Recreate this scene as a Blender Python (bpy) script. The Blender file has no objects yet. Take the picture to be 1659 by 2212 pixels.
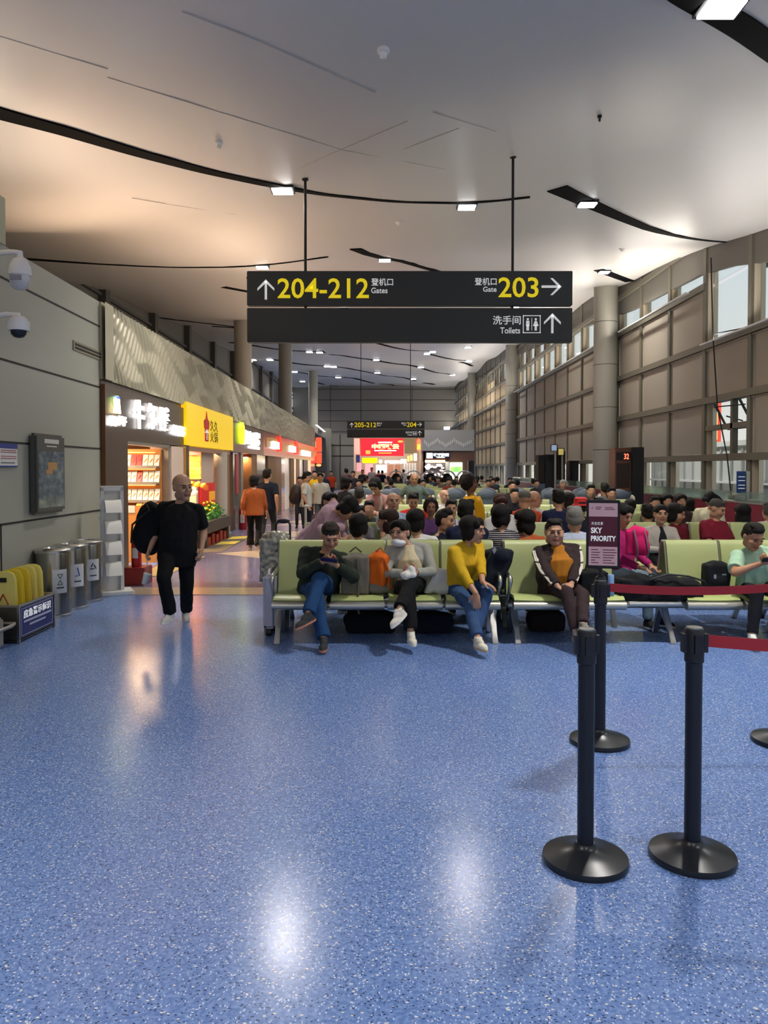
import bpy, math, random
from mathutils import Vector, Matrix, noise
V = Vector
random.seed(7)
SC = bpy.context.scene
COL = SC.collection
# ------------------------------------------------------------------ camera, world, exposure
EYE = V((0, 0, 1.70)); FPX = 1662.0; HX, HY = 825.0, 1012.0
cam_d = bpy.data.cameras.new('camera'); cam = bpy.data.objects.new('camera', cam_d); COL.objects.link(cam)
cam_d.sensor_fit = 'VERTICAL'; cam_d.sensor_height = 24.0; cam_d.lens = FPX / 2212 * 24.0
PITCH = math.radians(1.4)
cam.location = EYE; cam.rotation_euler = (math.pi / 2 - PITCH, 0, 0)
cam_d.shift_x = (829.5 - HX) / 2212
cam_d.shift_y = -((1106 - HY) - FPX * math.tan(PITCH)) / 2212
cam_d.clip_start = 0.05; cam_d.clip_end = 500
SC.camera = cam
SC.view_settings.view_transform = 'Standard'; SC.view_settings.look = 'None'
SC.view_settings.gamma = 1; SC.view_settings.use_curve_mapping = False
SC.view_settings.exposure = 0.30
SC.cycles.max_bounces = 6; SC.cycles.diffuse_bounces = 4; SC.cycles.glossy_bounces = 3
SC.cycles.transmission_bounces = 4; SC.cycles.caustics_reflective = False; SC.cycles.caustics_refractive = False
SC.cycles.sample_clamp_indirect = 4.0
w = bpy.data.worlds.new('dusk_sky'); SC.world = w; w.use_nodes = True
nt = w.node_tree; nt.nodes.clear()
_o = nt.nodes.new('ShaderNodeOutputWorld'); _b = nt.nodes.new('ShaderNodeBackground')
_tc = nt.nodes.new('ShaderNodeTexCoord'); _sx = nt.nodes.new('ShaderNodeSeparateXYZ'); _cr = nt.nodes.new('ShaderNodeValToRGB')
nt.links.new(_tc.outputs['Generated'], _sx.inputs[0]); nt.links.new(_sx.outputs['Z'], _cr.inputs[0])
nt.links.new(_cr.outputs[0], _b.inputs[0]); nt.links.new(_b.outputs[0], _o.inputs[0])
_cr.color_ramp.elements[0].position = 0.0; _cr.color_ramp.elements[0].color = (0.72, 0.66, 0.62, 1)
_cr.color_ramp.elements[1].position = 0.5; _cr.color_ramp.elements[1].color = (0.44, 0.56, 0.68, 1)
_b.inputs[1].default_value = 1.0
LAMP_W = 115.0      # watts of one near ceiling lamp

def W(px, py, Y): return V(((px - HX) / FPX * Y, Y, 1.7 - (py - HY) / FPX * Y))
def XY(px, Y): return (px - HX) / FPX * Y

# ------------------------------------------------------------------ materials
MATS = {}
def lin(c):
    if isinstance(c, str):
        c = [int(c[i:i + 2], 16) / 255 for i in (0, 2, 4)]
    return tuple(((x + .055) / 1.055) ** 2.4 if x > .04045 else x / 12.92 for x in c[:3]) + (1,)
def mat(name, col='808080', rough=.6, metal=0., emit=0., trans=0., bump=0., bscale=40., var=0., coat=0., spec=.5, alpha=1.):
    if name in MATS: return MATS[name]
    m = bpy.data.materials.new(name); m.use_nodes = True; MATS[name] = m
    nt = m.node_tree; b = nt.nodes['Principled BSDF']; c = lin(col)
    b.inputs['Base Color'].default_value = c; b.inputs['Roughness'].default_value = rough
    b.inputs['Metallic'].default_value = metal; b.inputs['Specular IOR Level'].default_value = spec
    b.inputs['Transmission Weight'].default_value = trans; b.inputs['Coat Weight'].default_value = coat
    b.inputs['Alpha'].default_value = alpha
    if emit: b.inputs['Emission Color'].default_value = c; b.inputs['Emission Strength'].default_value = emit
    if bump or var:
        tc = nt.nodes.new('ShaderNodeTexCoord'); n = nt.nodes.new('ShaderNodeTexNoise')
        n.inputs['Scale'].default_value = bscale; n.inputs['Detail'].default_value = 3
        nt.links.new(tc.outputs['Object'], n.inputs['Vector'])
        if bump:
            bp = nt.nodes.new('ShaderNodeBump'); bp.inputs['Strength'].default_value = bump; bp.inputs['Distance'].default_value = .01
            nt.links.new(n.outputs['Fac'], bp.inputs['Height']); nt.links.new(bp.outputs[0], b.inputs['Normal'])
        if var:
            mx = nt.nodes.new('ShaderNodeMix'); mx.data_type = 'RGBA'
            mx.inputs['A'].default_value = tuple(x * (1 - var) for x in c[:3]) + (1,); mx.inputs['B'].default_value = tuple(min(1, x * (1 + var)) for x in c[:3]) + (1,)
            nt.links.new(n.outputs['Fac'], mx.inputs['Factor']); nt.links.new(mx.outputs['Result'], b.inputs['Base Color'])
    return m
def cloth(hexc): return mat('fabric_' + hexc, hexc, .85, bump=.25, bscale=260, var=.1, spec=.25)
def glow(hexc, e): return mat('glow_%s_%g' % (hexc, e), hexc, .5, emit=e)
def stripes(name, a, b, scale=60, axis=2, thick=.5):
    m = bpy.data.materials.new(name); m.use_nodes = True; nt = m.node_tree; p = nt.nodes['Principled BSDF']; p.inputs['Roughness'].default_value = .8
    tc = nt.nodes.new('ShaderNodeTexCoord'); s = nt.nodes.new('ShaderNodeSeparateXYZ'); mu = nt.nodes.new('ShaderNodeMath'); mu.operation = 'MULTIPLY'; mu.inputs[1].default_value = scale
    fr = nt.nodes.new('ShaderNodeMath'); fr.operation = 'FRACT'; gt = nt.nodes.new('ShaderNodeMath'); gt.operation = 'GREATER_THAN'; gt.inputs[1].default_value = thick
    mx = nt.nodes.new('ShaderNodeMix'); mx.data_type = 'RGBA'; mx.inputs['A'].default_value = lin(a); mx.inputs['B'].default_value = lin(b)
    nt.links.new(tc.outputs['Object'], s.inputs[0]); nt.links.new(s.outputs[axis], mu.inputs[0]); nt.links.new(mu.outputs[0], fr.inputs[0])
    nt.links.new(fr.outputs[0], gt.inputs[0]); nt.links.new(gt.outputs[0], mx.inputs['Factor']); nt.links.new(mx.outputs['Result'], p.inputs['Base Color'])
    return m

# ------------------------------------------------------------------ mesh helper
ORI = {}
class MB:
    def __init__(s): s.v = []; s.f = []; s.m = []; s.k = 0
    def add(s, vs, fs):
        o = len(s.v); s.v.extend(tuple(x) for x in vs); s.f.extend(tuple(i + o for i in f) for f in fs); s.m.extend([s.k] * len(fs)); return s
    def mi(s, k): s.k = k; return s
    def box(s, x0, x1, y0, y1, z0, z1):
        return s.add([(x0, y0, z0), (x1, y0, z0), (x1, y1, z0), (x0, y1, z0), (x0, y0, z1), (x1, y0, z1), (x1, y1, z1), (x0, y1, z1)],
                     [(0, 3, 2, 1), (4, 5, 6, 7), (0, 1, 5, 4), (1, 2, 6, 5), (2, 3, 7, 6), (3, 0, 4, 7)])
    def obox(s, c, ux, uy, uz):     # oriented box, half vectors
        c, ux, uy, uz = V(c), V(ux), V(uy), V(uz)
        vs = [c + ux * a + uy * b + uz * d for d in (-1, 1) for b in (-1, 1) for a in (-1, 1)]
        return s.add(vs, [(0, 2, 3, 1), (4, 5, 7, 6), (0, 1, 5, 4), (1, 3, 7, 5), (3, 2, 6, 7), (2, 0, 4, 6)])
    def cyl(s, p0, p1, r0, r1=None, n=16):
        p0, p1 = V(p0), V(p1); r1 = r0 if r1 is None else r1; d = (p1 - p0)
        if d.length < 1e-6: return s
        d.normalize(); a = d.orthogonal().normalized(); b = d.cross(a)
        vs = []
        for p, r in ((p0, r0), (p1, r1)):
            vs += [p + (a * math.cos(t) + b * math.sin(t)) * r for t in (2 * math.pi * i / n for i in range(n))]
        fs = [(i, (i + 1) % n, n + (i + 1) % n, n + i) for i in range(n)] + [tuple(range(n - 1, -1, -1)), tuple(range(n, 2 * n))]
        return s.add(vs, fs)
    def tube(s, pts, r, n=8, flat=None):
        pts = [V(p) for p in pts]; rs = r if isinstance(r, (list, tuple)) else [r] * len(pts); vs = []
        prev = None
        for i, p in enumerate(pts):
            d = (pts[min(i + 1, len(pts) - 1)] - pts[max(i - 1, 0)]).normalized()
            a = d.orthogonal().normalized() if prev is None else (prev - d * prev.dot(d)).normalized()
            prev = a; b = d.cross(a)
            vs += [p + (a * math.cos(t) + b * math.sin(t)) * rs[i] for t in (2 * math.pi * j / n for j in range(n))]
        fs = [(i * n + j, i * n + (j + 1) % n, (i + 1) * n + (j + 1) % n, (i + 1) * n + j) for i in range(len(pts) - 1) for j in range(n)]
        L = (len(pts) - 1) * n
        fs += [tuple(range(n - 1, -1, -1)), tuple(range(L, L + n))]
        return s.add(vs, fs)
    def ell(s, c, r, R=None, nu=14, nv=9):
        c = V(c); vs = []; R = R or Matrix.Identity(3)
        for i in range(1, nv):
            ph = math.pi * i / nv
            for j in range(nu):
                t = 2 * math.pi * j / nu
                vs.append(c + R @ V((r[0] * math.sin(ph) * math.cos(t), r[1] * math.sin(ph) * math.sin(t), r[2] * math.cos(ph))))
        vs += [c + R @ V((0, 0, r[2])), c + R @ V((0, 0, -r[2]))]; T = len(vs) - 2
        fs = [(i * nu + j, (i + 1) * nu + j, (i + 1) * nu + (j + 1) % nu, i * nu + (j + 1) % nu) for i in range(nv - 2) for j in range(nu)]
        fs += [(j, (j + 1) % nu, T) for j in range(nu)] + [((nv - 2) * nu + (j + 1) % nu, (nv - 2) * nu + j, T + 1) for j in range(nu)]
        return s.add(vs, fs)
    def lathe(s, prof, c=(0, 0, 0), n=24):
        c = V(c); vs = [c + V((r * math.cos(2 * math.pi * j / n), r * math.sin(2 * math.pi * j / n), z)) for r, z in prof for j in range(n)]
        fs = [(i * n + j, i * n + (j + 1) % n, (i + 1) * n + (j + 1) % n, (i + 1) * n + j) for i in range(len(prof) - 1) for j in range(n)]
        fs += [tuple(range(n - 1, -1, -1)), tuple(range((len(prof) - 1) * n, len(prof) * n))]
        return s.add(vs, fs)
    def prism(s, poly, o, ux, uy, dep):
        o, ux, uy = V(o), V(ux), V(uy); n_ = ux.cross(uy).normalized() * dep; n = len(poly)
        vs = [o + ux * a + uy * b for a, b in poly] + [o + ux * a + uy * b + n_ for a, b in poly]
        return s.add(vs, [tuple(range(n - 1, -1, -1)), tuple(range(n, 2 * n))] + [(i, (i + 1) % n, n + (i + 1) % n, n + i) for i in range(n)])
    def ring(s, rings):
        n = len(rings[0]); vs = [p for r in rings for p in r]
        fs = [(i * n + j, i * n + (j + 1) % n, (i + 1) * n + (j + 1) % n, (i + 1) * n + j) for i in range(len(rings) - 1) for j in range(n)]
        L = (len(rings) - 1) * n
        return s.add(vs, fs + [tuple(range(n - 1, -1, -1)), tuple(range(L, L + n))])
    def sheet(s, rows, th):        # rows of points (grid), thickened along the local normal
        R, C = len(rows), len(rows[0]); P = [[V(p) for p in r] for r in rows]; nn = []
        for i in range(R):
            for j in range(C):
                a = P[min(i + 1, R - 1)][j] - P[max(i - 1, 0)][j]; b = P[i][min(j + 1, C - 1)] - P[i][max(j - 1, 0)]
                nn.append(a.cross(b).normalized())
        vs = [P[i][j] + nn[i * C + j] * th / 2 for i in range(R) for j in range(C)] + [P[i][j] - nn[i * C + j] * th / 2 for i in range(R) for j in range(C)]
        N = R * C; fs = []
        for i in range(R - 1):
            for j in range(C - 1):
                q = (i * C + j, (i + 1) * C + j, (i + 1) * C + j + 1, i * C + j + 1)
                fs.append(q); fs.append(tuple(x + N for x in reversed(q)))
        for i in range(R - 1):
            for j in (0, C - 1):
                a, b = i * C + j, (i + 1) * C + j; fs.append((a, a + N, b + N, b) if j == 0 else (b, b + N, a + N, a))
        for j in range(C - 1):
            for i in (0, R - 1):
                a, b = i * C + j, i * C + j + 1; fs.append((b, b + N, a + N, a) if i == 0 else (a, a + N, b + N, b))
        return s.add(vs, fs)
    def build(s, name, mats, parent=None, smooth=35, bevel=0, bseg=2):
        me = bpy.data.meshes.new(name)
        if parent is not None: o0 = ORI[parent.name]
        else:
            xs = [p[0] for p in s.v]; ys = [p[1] for p in s.v]; zs = [p[2] for p in s.v]
            o0 = V(((min(xs) + max(xs)) / 2, (min(ys) + max(ys)) / 2, min(zs)))
        me.from_pydata([(p[0] - o0.x, p[1] - o0.y, p[2] - o0.z) for p in s.v], [], s.f)
        if not isinstance(mats, (list, tuple)): mats = [mats]
        for m in mats: me.materials.append(m)
        if len(mats) > 1: me.polygons.foreach_set('material_index', s.m)
        if bevel:
            import bmesh
            bm = bmesh.new(); bm.from_mesh(me)
            bmesh.ops.bevel(bm, geom=[e for e in bm.edges if len(e.link_faces) == 2 and e.calc_face_angle() > .6], offset=bevel, segments=bseg, affect='EDGES', clamp_overlap=True)
            bm.to_mesh(me); bm.free()
        me.validate(clean_customdata=False); me.update()
        if smooth:
            me.polygons.foreach_set('use_smooth', [True] * len(me.polygons)); me.set_sharp_from_angle(angle=math.radians(smooth))
        o = bpy.data.objects.new(name, me); COL.objects.link(o)
        if parent is not None: o.parent = parent
        else: o.location = o0
        ORI[o.name] = o0
        return o
def tag(o, label, cat, group=None, kind=None):
    if label: o['label'] = label
    if cat: o['category'] = cat
    if group: o['group'] = group
    if kind: o['kind'] = kind
    return o
def thing(name, loc, label, cat, group=None):
    o = bpy.data.objects.new(name, None); COL.objects.link(o); o.location = loc; o.empty_display_size = .2; ORI[o.name] = V(loc)
    return tag(o, label, cat, group)
def struct(o): o['kind'] = 'structure'; return o
def dup(root, loc, rz=0., label=None, group=None, scale=None):
    r = root.copy(); COL.objects.link(r); r.location = loc; r.rotation_euler = (0, 0, rz)
    if scale: r.scale = scale
    if label: r['label'] = label
    if group: r['group'] = group
    for ch in list(root.children):
        c = ch.copy(); COL.objects.link(c); c.parent = r
        for g in ch.children:
            d = g.copy(); COL.objects.link(d); d.parent = c
    return r
UXF, UYF = V((1, 0, 0)), V((0, 0, 1))       # facing the camera (-Y)
UXL = V((0, 1, 0))                           # facing +X (left-hand shops)
def text_mb(body, o, ux, uy, w=None, h=None, dep=.01, bold=0., mb=None, res=3):
    cu = bpy.data.curves.new('t', 'FONT'); cu.body = body; cu.offset = bold; cu.resolution_u = res
    ob = bpy.data.objects.new('t', cu); TMP.collection.objects.link(ob)
    TMP.view_layers[0].update(); dg = TMP.view_layers[0].depsgraph
    me = bpy.data.meshes.new_from_object(ob.evaluated_get(dg), depsgraph=dg)
    vs = [v.co.copy() for v in me.vertices]; fs = [tuple(p.vertices) for p in me.polygons]
    bpy.data.objects.remove(ob); bpy.data.curves.remove(cu)
    mb = mb or MB()
    if not vs: return mb
    x0 = min(v.x for v in vs); x1 = max(v.x for v in vs); y0 = min(v.y for v in vs); y1 = max(v.y for v in vs)
    sx = (w / (x1 - x0)) if w else h / (y1 - y0); sy = (h / (y1 - y0)) if h else sx
    if not w: sx = sy
    ux, uy, o = V(ux), V(uy), V(o); n = ux.cross(uy).normalized()
    P = [o + ux * ((v.x - x0) * sx) + uy * ((v.y - y0) * sy) for v in vs]
    N = len(P); P2 = [p + n * dep for p in P]
    ed = {}
    for f in fs:
        for i in range(len(f)):
            a, b = f[i], f[(i + 1) % len(f)]; ed[(a, b)] = 1
    sides = [(a, b, b + N, a + N) for (a, b) in ed if (b, a) not in ed]
    mb.add(P + P2, [tuple(i + N for i in f) for f in fs] + sides + [tuple(reversed(f)) for f in fs])
    bpy.data.meshes.remove(me)
    return mb
TMP = bpy.data.scenes.new('work')
def rem(mb, vox, it=2, disp=0., dsc=18., dz=.5):
    me = bpy.data.meshes.new('r'); me.from_pydata(mb.v, [], mb.f)
    ob = bpy.data.objects.new('r', me); TMP.collection.objects.link(ob)
    r = ob.modifiers.new('r', 'REMESH'); r.mode = 'VOXEL'; r.voxel_size = vox
    if it:
        q = ob.modifiers.new('s', 'SMOOTH'); q.factor = .5; q.iterations = it
    TMP.view_layers[0].update(); dg = TMP.view_layers[0].depsgraph
    m2 = bpy.data.meshes.new_from_object(ob.evaluated_get(dg), depsgraph=dg)
    out = MB(); vs = [v.co.copy() for v in m2.vertices]
    if disp:
        ns = [v.normal.copy() for v in m2.vertices]
        vs = [p + n * disp * noise.noise(V((p.x * dsc, p.y * dsc, p.z * dsc * dz))) for p, n in zip(vs, ns)]
    out.add(vs, [tuple(p.vertices) for p in m2.polygons])
    bpy.data.objects.remove(ob); bpy.data.meshes.remove(me); bpy.data.meshes.remove(m2)
    return out
# ------------------------------------------------------------------ ceiling field
CT = [(-8, 4.6), (0, 4.9), (6, 5.42), (12, 6.3), (18, 7.1), (27, 8.4), (36, 9.1), (50, 9.9), (66, 10.8), (100, 11.9)]
TT = [(-8, .03), (6, .08), (12, .10), (18, .03), (27, .0), (100, 0.)]
def lerp_t(T, y):
    if y <= T[0][0]: return T[0][1]
    for (a, b), (c, d) in zip(T, T[1:]):
        if y <= c:
            t = (y - a) / (c - a); t = t * t * (3 - 2 * t) * .4 + t * .6
            return b + (d - b) * t
    return T[-1][1]
def cz(x, y):
    xx = max(-6, min(7, x))
    return lerp_t(CT, y) + lerp_t(TT, y) * xx + .10 * math.sin(y * .55 + x * .28) + .06 * math.sin(x * .8 - y * .2)
def hit(px, py, dz=0.):
    e = (HY - py) / FPX; a = (px - HX) / FPX; lo = 1.5; y = lo
    while y < 110:
        if 1.7 + e * y > cz(a * y, y) - dz:
            lo2, hi = y - .25, y
            for _ in range(20):
                m = (lo2 + hi) / 2
                if 1.7 + e * m > cz(a * m, m) - dz: hi = m
                else: lo2 = m
            y = hi; break
        y += .25
    return V((a * y, y, cz(a * y, y)))

# ------------------------------------------------------------------ structure materials
def floor_mat(name, base, dark, light, fleck=True):
    m = bpy.data.materials.new(name); m.use_nodes = True; nt = m.node_tree; b = nt.nodes['Principled BSDF']
    b.inputs['Roughness'].default_value = .17; b.inputs['Specular IOR Level'].default_value = .42
    tc = nt.nodes.new('ShaderNodeTexCoord')
    def vor(sc, thr, col, prev, stretch=(1, 1, 1), seed=0):
        mp = nt.nodes.new('ShaderNodeMapping'); mp.inputs['Scale'].default_value = stretch; mp.inputs['Location'].default_value = (seed, seed * .7, 0)
        mp.inputs['Rotation'].default_value = (0, 0, seed)
        nt.links.new(tc.outputs['Object'], mp.inputs[0])
        v = nt.nodes.new('ShaderNodeTexVoronoi'); v.inputs['Scale'].default_value = sc; nt.links.new(mp.outputs[0], v.inputs['Vector'])
        sp = nt.nodes.new('ShaderNodeSeparateColor'); nt.links.new(v.outputs['Color'], sp.inputs[0])
        g = nt.nodes.new('ShaderNodeMath'); g.operation = 'LESS_THAN'; g.inputs[1].default_value = thr[0]; nt.links.new(sp.outputs[0], g.inputs[0])
        d = nt.nodes.new('ShaderNodeMath'); d.operation = 'LESS_THAN'; d.inputs[1].default_value = thr[1]; nt.links.new(v.outputs['Distance'], d.inputs[0])
        mu = nt.nodes.new('ShaderNodeMath'); mu.operation = 'MULTIPLY'; nt.links.new(g.outputs[0], mu.inputs[0]); nt.links.new(d.outputs[0], mu.inputs[1])
        mx = nt.nodes.new('ShaderNodeMix'); mx.data_type = 'RGBA'; nt.links.new(mu.outputs[0], mx.inputs['Factor'])
        nt.links.new(prev, mx.inputs['A']); mx.inputs['B'].default_value = lin(col); return mx.outputs['Result']
    n = nt.nodes.new('ShaderNodeTexNoise'); n.inputs['Scale'].default_value = 60; n.inputs['Detail'].default_value = 4; nt.links.new(tc.outputs['Object'], n.inputs['Vector'])
    r = nt.nodes.new('ShaderNodeValToRGB'); r.color_ramp.elements[0].position = .4; r.color_ramp.elements[1].position = .62
    r.color_ramp.elements[0].color = lin(dark); r.color_ramp.elements[1].color = lin(base); nt.links.new(n.outputs['Fac'], r.inputs[0])
    out = r.outputs[0]
    if fleck:
        out = vor(75, (.30, .42), dark, out, seed=1.3)
        out = vor(90, (.22, .38), '16294f', out, (1, 1.6, 1), seed=2.1)
        out = vor(85, (.16, .42), light, out, (1.7, 1, 1), seed=4.2)
        out = vor(55, (.10, .30), 'e8e2d4', out, (1, 1.8, 1), seed=5.9)
    else:
        out = vor(75, (.2, .4), light, out, seed=4)
    nt.links.new(out, b.inputs['Base Color'])
    n2 = nt.nodes.new('ShaderNodeTexNoise'); n2.inputs['Scale'].default_value = 1.3; n2.inputs['Detail'].default_value = 3; nt.links.new(tc.outputs['Object'], n2.inputs['Vector'])
    mr = nt.nodes.new('ShaderNodeMapRange'); mr.inputs['To Min'].default_value = .15; mr.inputs['To Max'].default_value = .27
    nt.links.new(n2.outputs['Fac'], mr.inputs['Value']); nt.links.new(mr.outputs[0], b.inputs['Roughness'])
    bp = nt.nodes.new('ShaderNodeBump'); bp.inputs['Strength'].default_value = .03; bp.inputs['Distance'].default_value = .02
    n3 = nt.nodes.new('ShaderNodeTexNoise'); n3.inputs['Scale'].default_value = 3.; nt.links.new(tc.outputs['Object'], n3.inputs['Vector'])
    nt.links.new(n3.outputs['Fac'], bp.inputs['Height']); nt.links.new(bp.outputs[0], b.inputs['Normal'])
    return m
M_FLOOR = floor_mat('blue_terrazzo', '7a98cf', '5a7ab8', 'b8c9e8')
M_FLOOR2 = floor_mat('purple_grey_terrazzo', '7a7590', '5f5c78', '9a95a8', False)
M_CREAM = mat('cream_terrazzo', 'b8aa98', .2, var=.12, bscale=90)
M_CEIL = mat('ceiling_panel', 'cac7c2', .38, metal=0., spec=.45)
M_SLOT = mat('slot_black', '060608', .8, spec=.05)
M_WALL = mat('grey_green_panel', 'a3a598', .32, spec=.5)
M_JOINT = mat('joint_black', '15140f', .7)
M_DK = mat('dark_wall_panel', '6a6760', .6)
M_FRAME = mat('facade_frame', '6f6b5e', .45, metal=.1)
M_COLUMN = mat('column_cladding', '96948a', .4)
M_CHROME = mat('brushed_steel', 'b8b8b4', .28, metal=1.)
M_STEEL = mat('satin_aluminium', 'b9b8ae', .35, metal=.85)
M_BLACK = mat('black_plastic', '14161c', .35)
M_BLK2 = mat('black_matt', '0d0e11', .6)
M_WHITE = mat('white_plastic', 'e4e4e0', .4)
M_GLASS = mat('clear_glass', 'f2fbf8', .02, trans=1., spec=.5)
M_GLASS.node_tree.nodes['Principled BSDF'].inputs['IOR'].default_value = 1.1
M_BROWN = mat('brown_shop_cladding', '4e4138', .35, metal=.3)
M_WOOD = mat('light_wood', '8f6a45', .5, var=.15, bscale=8)
M_RED = mat('signal_red', 'b3181c', .35)

# floor
mb = MB(); mb.box(-14, 9.3, -6, 100, -.2, 0); struct(mb.build('floor', M_FLOOR, smooth=0))
# corridor floor fields
mb = MB(); mb.box(-3.98, -1.42, 10.92, 95, .0, .004); struct(mb.build('trim_1', M_FLOOR2, smooth=0))
mb = MB(); mb.box(-3.98, -1.42, 10.3, 10.92, .0, .006); struct(mb.build('trim_2', M_CREAM, smooth=0))
ti = [3]
def trim(mb, m, smooth=0):
    o = struct(mb.build('trim_%d' % ti[0], m, smooth=smooth)); ti[0] += 1; return o
mb = MB()
for i in range(9):
    y = 13.8 + i * 4.6
    mb.prism([(-3.3, y + 1.5), (-1.42, y), (-1.42, y + 3.0)], (0, 0, .0045), (1, 0, 0), (0, 1, 0), .003)
trim(mb, M_CREAM)
mb = MB()
for i in range(8): mb.box(-3.98, -1.42, 18.2 + i * 4.6, 18.5 + i * 4.6, .004, .009)
trim(mb, M_CREAM)

# ceiling
mb = MB(); ys = [-6 + i * .75 for i in range(22)] + [10.5 + i * 1.2 for i in range(76)]; xs = [-11 + i * .8 for i in range(26)]; xs = [x for x in xs if x <= 9.01]
vs = [(x, y, cz(x, y)) for y in ys for x in xs] + [(x, y, cz(x, y) + .15) for y in ys for x in xs]; C = len(xs); N = len(xs) * len(ys); fs = []
for i in range(len(ys) - 1):
    for j in range(C - 1):
        q = (i * C + j, (i + 1) * C + j, (i + 1) * C + j + 1, i * C + j + 1); fs.append(q); fs.append(tuple(k + N for k in reversed(q)))
mb.add(vs, fs); struct(mb.build('ceiling', M_CEIL, smooth=60))
def ribbon(pts, w0, w1, dz=.02, th=.03, wf=None):
    P = []
    for (a, b), (c, d) in zip(pts, pts[1:]):
        n = max(2, int(math.hypot(c - a, d - b) / 22))
        for i in range(n): P.append((a + (c - a) * i / n, b + (d - b) * i / n))
    P.append(pts[-1]); H = [hit(*p) for p in P]
    for _ in range(3):
        H = [H[0]] + [(H[i - 1] + H[i] * 2 + H[i + 1]) / 4 for i in range(1, len(H) - 1)] + [H[-1]]
    m = MB(); rings = []
    for i, p in enumerate(H):
        d = (H[min(i + 1, len(H) - 1)] - H[max(i - 1, 0)]); d.z = 0; d.normalize(); s = V((-d.y, d.x, 0))
        t = i / (len(H) - 1); wd = (w0 + (w1 - w0) * t) / 2
        a, b = p + s * wd, p - s * wd
        za, zb = cz(a.x, a.y) - dz, cz(b.x, b.y) - dz
        rings.append([V((a.x, a.y, za)), V((b.x, b.y, zb)), V((b.x, b.y, zb + th)), V((a.x, a.y, za + th))])
    m.ring(rings); return m
SL = [([(-60, 232), (0, 250), (150, 290), (300, 335), (450, 375), (590, 405), (700, 425), (850, 440), (1000, 443), (1070, 438), (1142, 430)], .30, .10),
      ([(1440, -20), (1465, 0), (1530, 35), (1600, 75), (1659, 118), (1740, 180)], .24, .34),
      ([(1200, 412), (1260, 440), (1340, 475), (1420, 505), (1500, 523), (1562, 526)], .40, .12),
      ([(60, 562), (200, 572), (350, 580), (500, 580), (600, 573), (708, 558)], .30, .10), ([(768, 541), (850, 565), (940, 588), (1010, 606)], .30, .30),
      ([(1290, 585), (1358, 610)], .35, .35), ([(485, 622), (535, 632), (640, 650)], .35, .25), ([(270, 676), (400, 695), (535, 710)], .3, .3)]
def Cc(*p): return [(460 + a * .398, 700 + b * .3976) for a, b in p]
SL += [(Cc((95, 102), (250, 130), (400, 148), (525, 152), (600, 150)), .3, .3), (Cc((590, 153), (700, 180), (800, 190), (888, 193), (1000, 220), (1128, 237), (1200, 262), (1298, 276)), .35, .35),
       (Cc((312, 193), (450, 220), (620, 230)), .35, .3), (Cc((657, 232), (770, 258), (891, 264), (980, 290), (1088, 298), (1200, 330)), .35, .35), (Cc((0, 15), (187, 28)), .3, .3),
       (Cc((890, 106), (1000, 135), (1100, 148), (1190, 150)), .35, .3), (Cc((1160, 162), (1260, 190), (1388, 201)), .35, .3), (Cc((1340, 208), (1405, 230)), .35, .3),
       (Cc((445, 260), (560, 285), (680, 290)), .35, .3), (Cc((710, 290), (820, 315), (900, 322), (1030, 350)), .35, .3), (Cc((540, 312), (640, 335), (760, 347)), .35, .3), (Cc((415, 342), (480, 350), (558, 356)), .35, .3)]
for p, a, b in SL: trim(ribbon(p, a, b), M_SLOT)
M_SEAM = mat('ceiling_seam', 'b0aaa2', .6)
for p in ([(240, 178), (745, 332)], [(745, 332), (960, 372)], [(935, 252), (1070, 292)], [(870, 330), (990, 285)], [(290, 433), (520, 470)], [(0, 88), (240, 160)], [(400, 40), (560, 100), (810, 210)], [(640, 372), (880, 270)]):
    trim(ribbon(p,   .008, .008, .004, .008), M_SEAM)

# ceiling lamps -------------------------------------------------------------
M_LAMP = mat('lamp_diffuser', 'ffffff', .4, emit=14.)
lam = [(612, 411), (1007, 447), (1548, 20), (1265, 442), (568, 577), (831, 562), (1302, 588), (744, 667), (1111, 664), (547, 603)]
lamf = [(548, 777.5), (584, 777), (669, 760), (691, 761), (707, 791), (721, 792), (813, 777), (934, 760), (922, 764), (1012, 780), (909, 793), (815, 805), (893, 818.5), (977, 810), (637, 803), (654, 824), (731, 815), (682, 838), (680, 821), (1010, 750)]
near_l = ['bright square ceiling lamp in the long black slot left of the first sign rod', 'ceiling lamp near the right tip of the long slot above the gate 203 sign', 'large bright square ceiling lamp in the top right corner', 'ceiling lamp in the curved slot right of the big sign rods',
          'ceiling lamp in the left slot just above the left end of the big sign', 'ceiling lamp in the short slanting slot above the middle of the big sign', 'ceiling lamp by the short slot above the right facade', 'ceiling lamp glinting between the two boards of the big sign, left one',
          'ceiling lamp glinting between the two boards of the big sign, right one', 'small ceiling lamp at the left end of the big sign']
def lamp_dir(p):
    e = V((p.x + .3, p.y, 0)) - V((p.x - .3, p.y, 0)); return e.normalized()
def ceiling_lamp(p, sx, sy, label, power, group):
    z = cz(p.x, p.y) - .05
    t = thing('ceiling_lamp', (p.x, p.y, z), label, 'ceiling lamp', group)
    m = MB(); m.box(p.x - sx - .03, p.x + sx + .03, p.y - sy - .03, p.y + sy + .03, z - .0, z + .12); m.build('frame', M_BLK2, t, 0)
    m = MB(); m.box(p.x - sx, p.x + sx, p.y - sy, p.y + sy, z - .02, z + .0); m.build('diffuser', M_LAMP, t, 0)
    if power:
        ld = bpy.data.lights.new('lamp_light', 'AREA'); ld.shape = 'RECTANGLE'; ld.size = 2 * sx; ld.size_y = 2 * sy; ld.energy = power; ld.color = (1, .94, .86); ld.spread = math.radians(135)
        lo = bpy.data.objects.new('lamp_light', ld); COL.objects.link(lo); lo.parent = t; lo.location = (0, 0, -.03)
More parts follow.
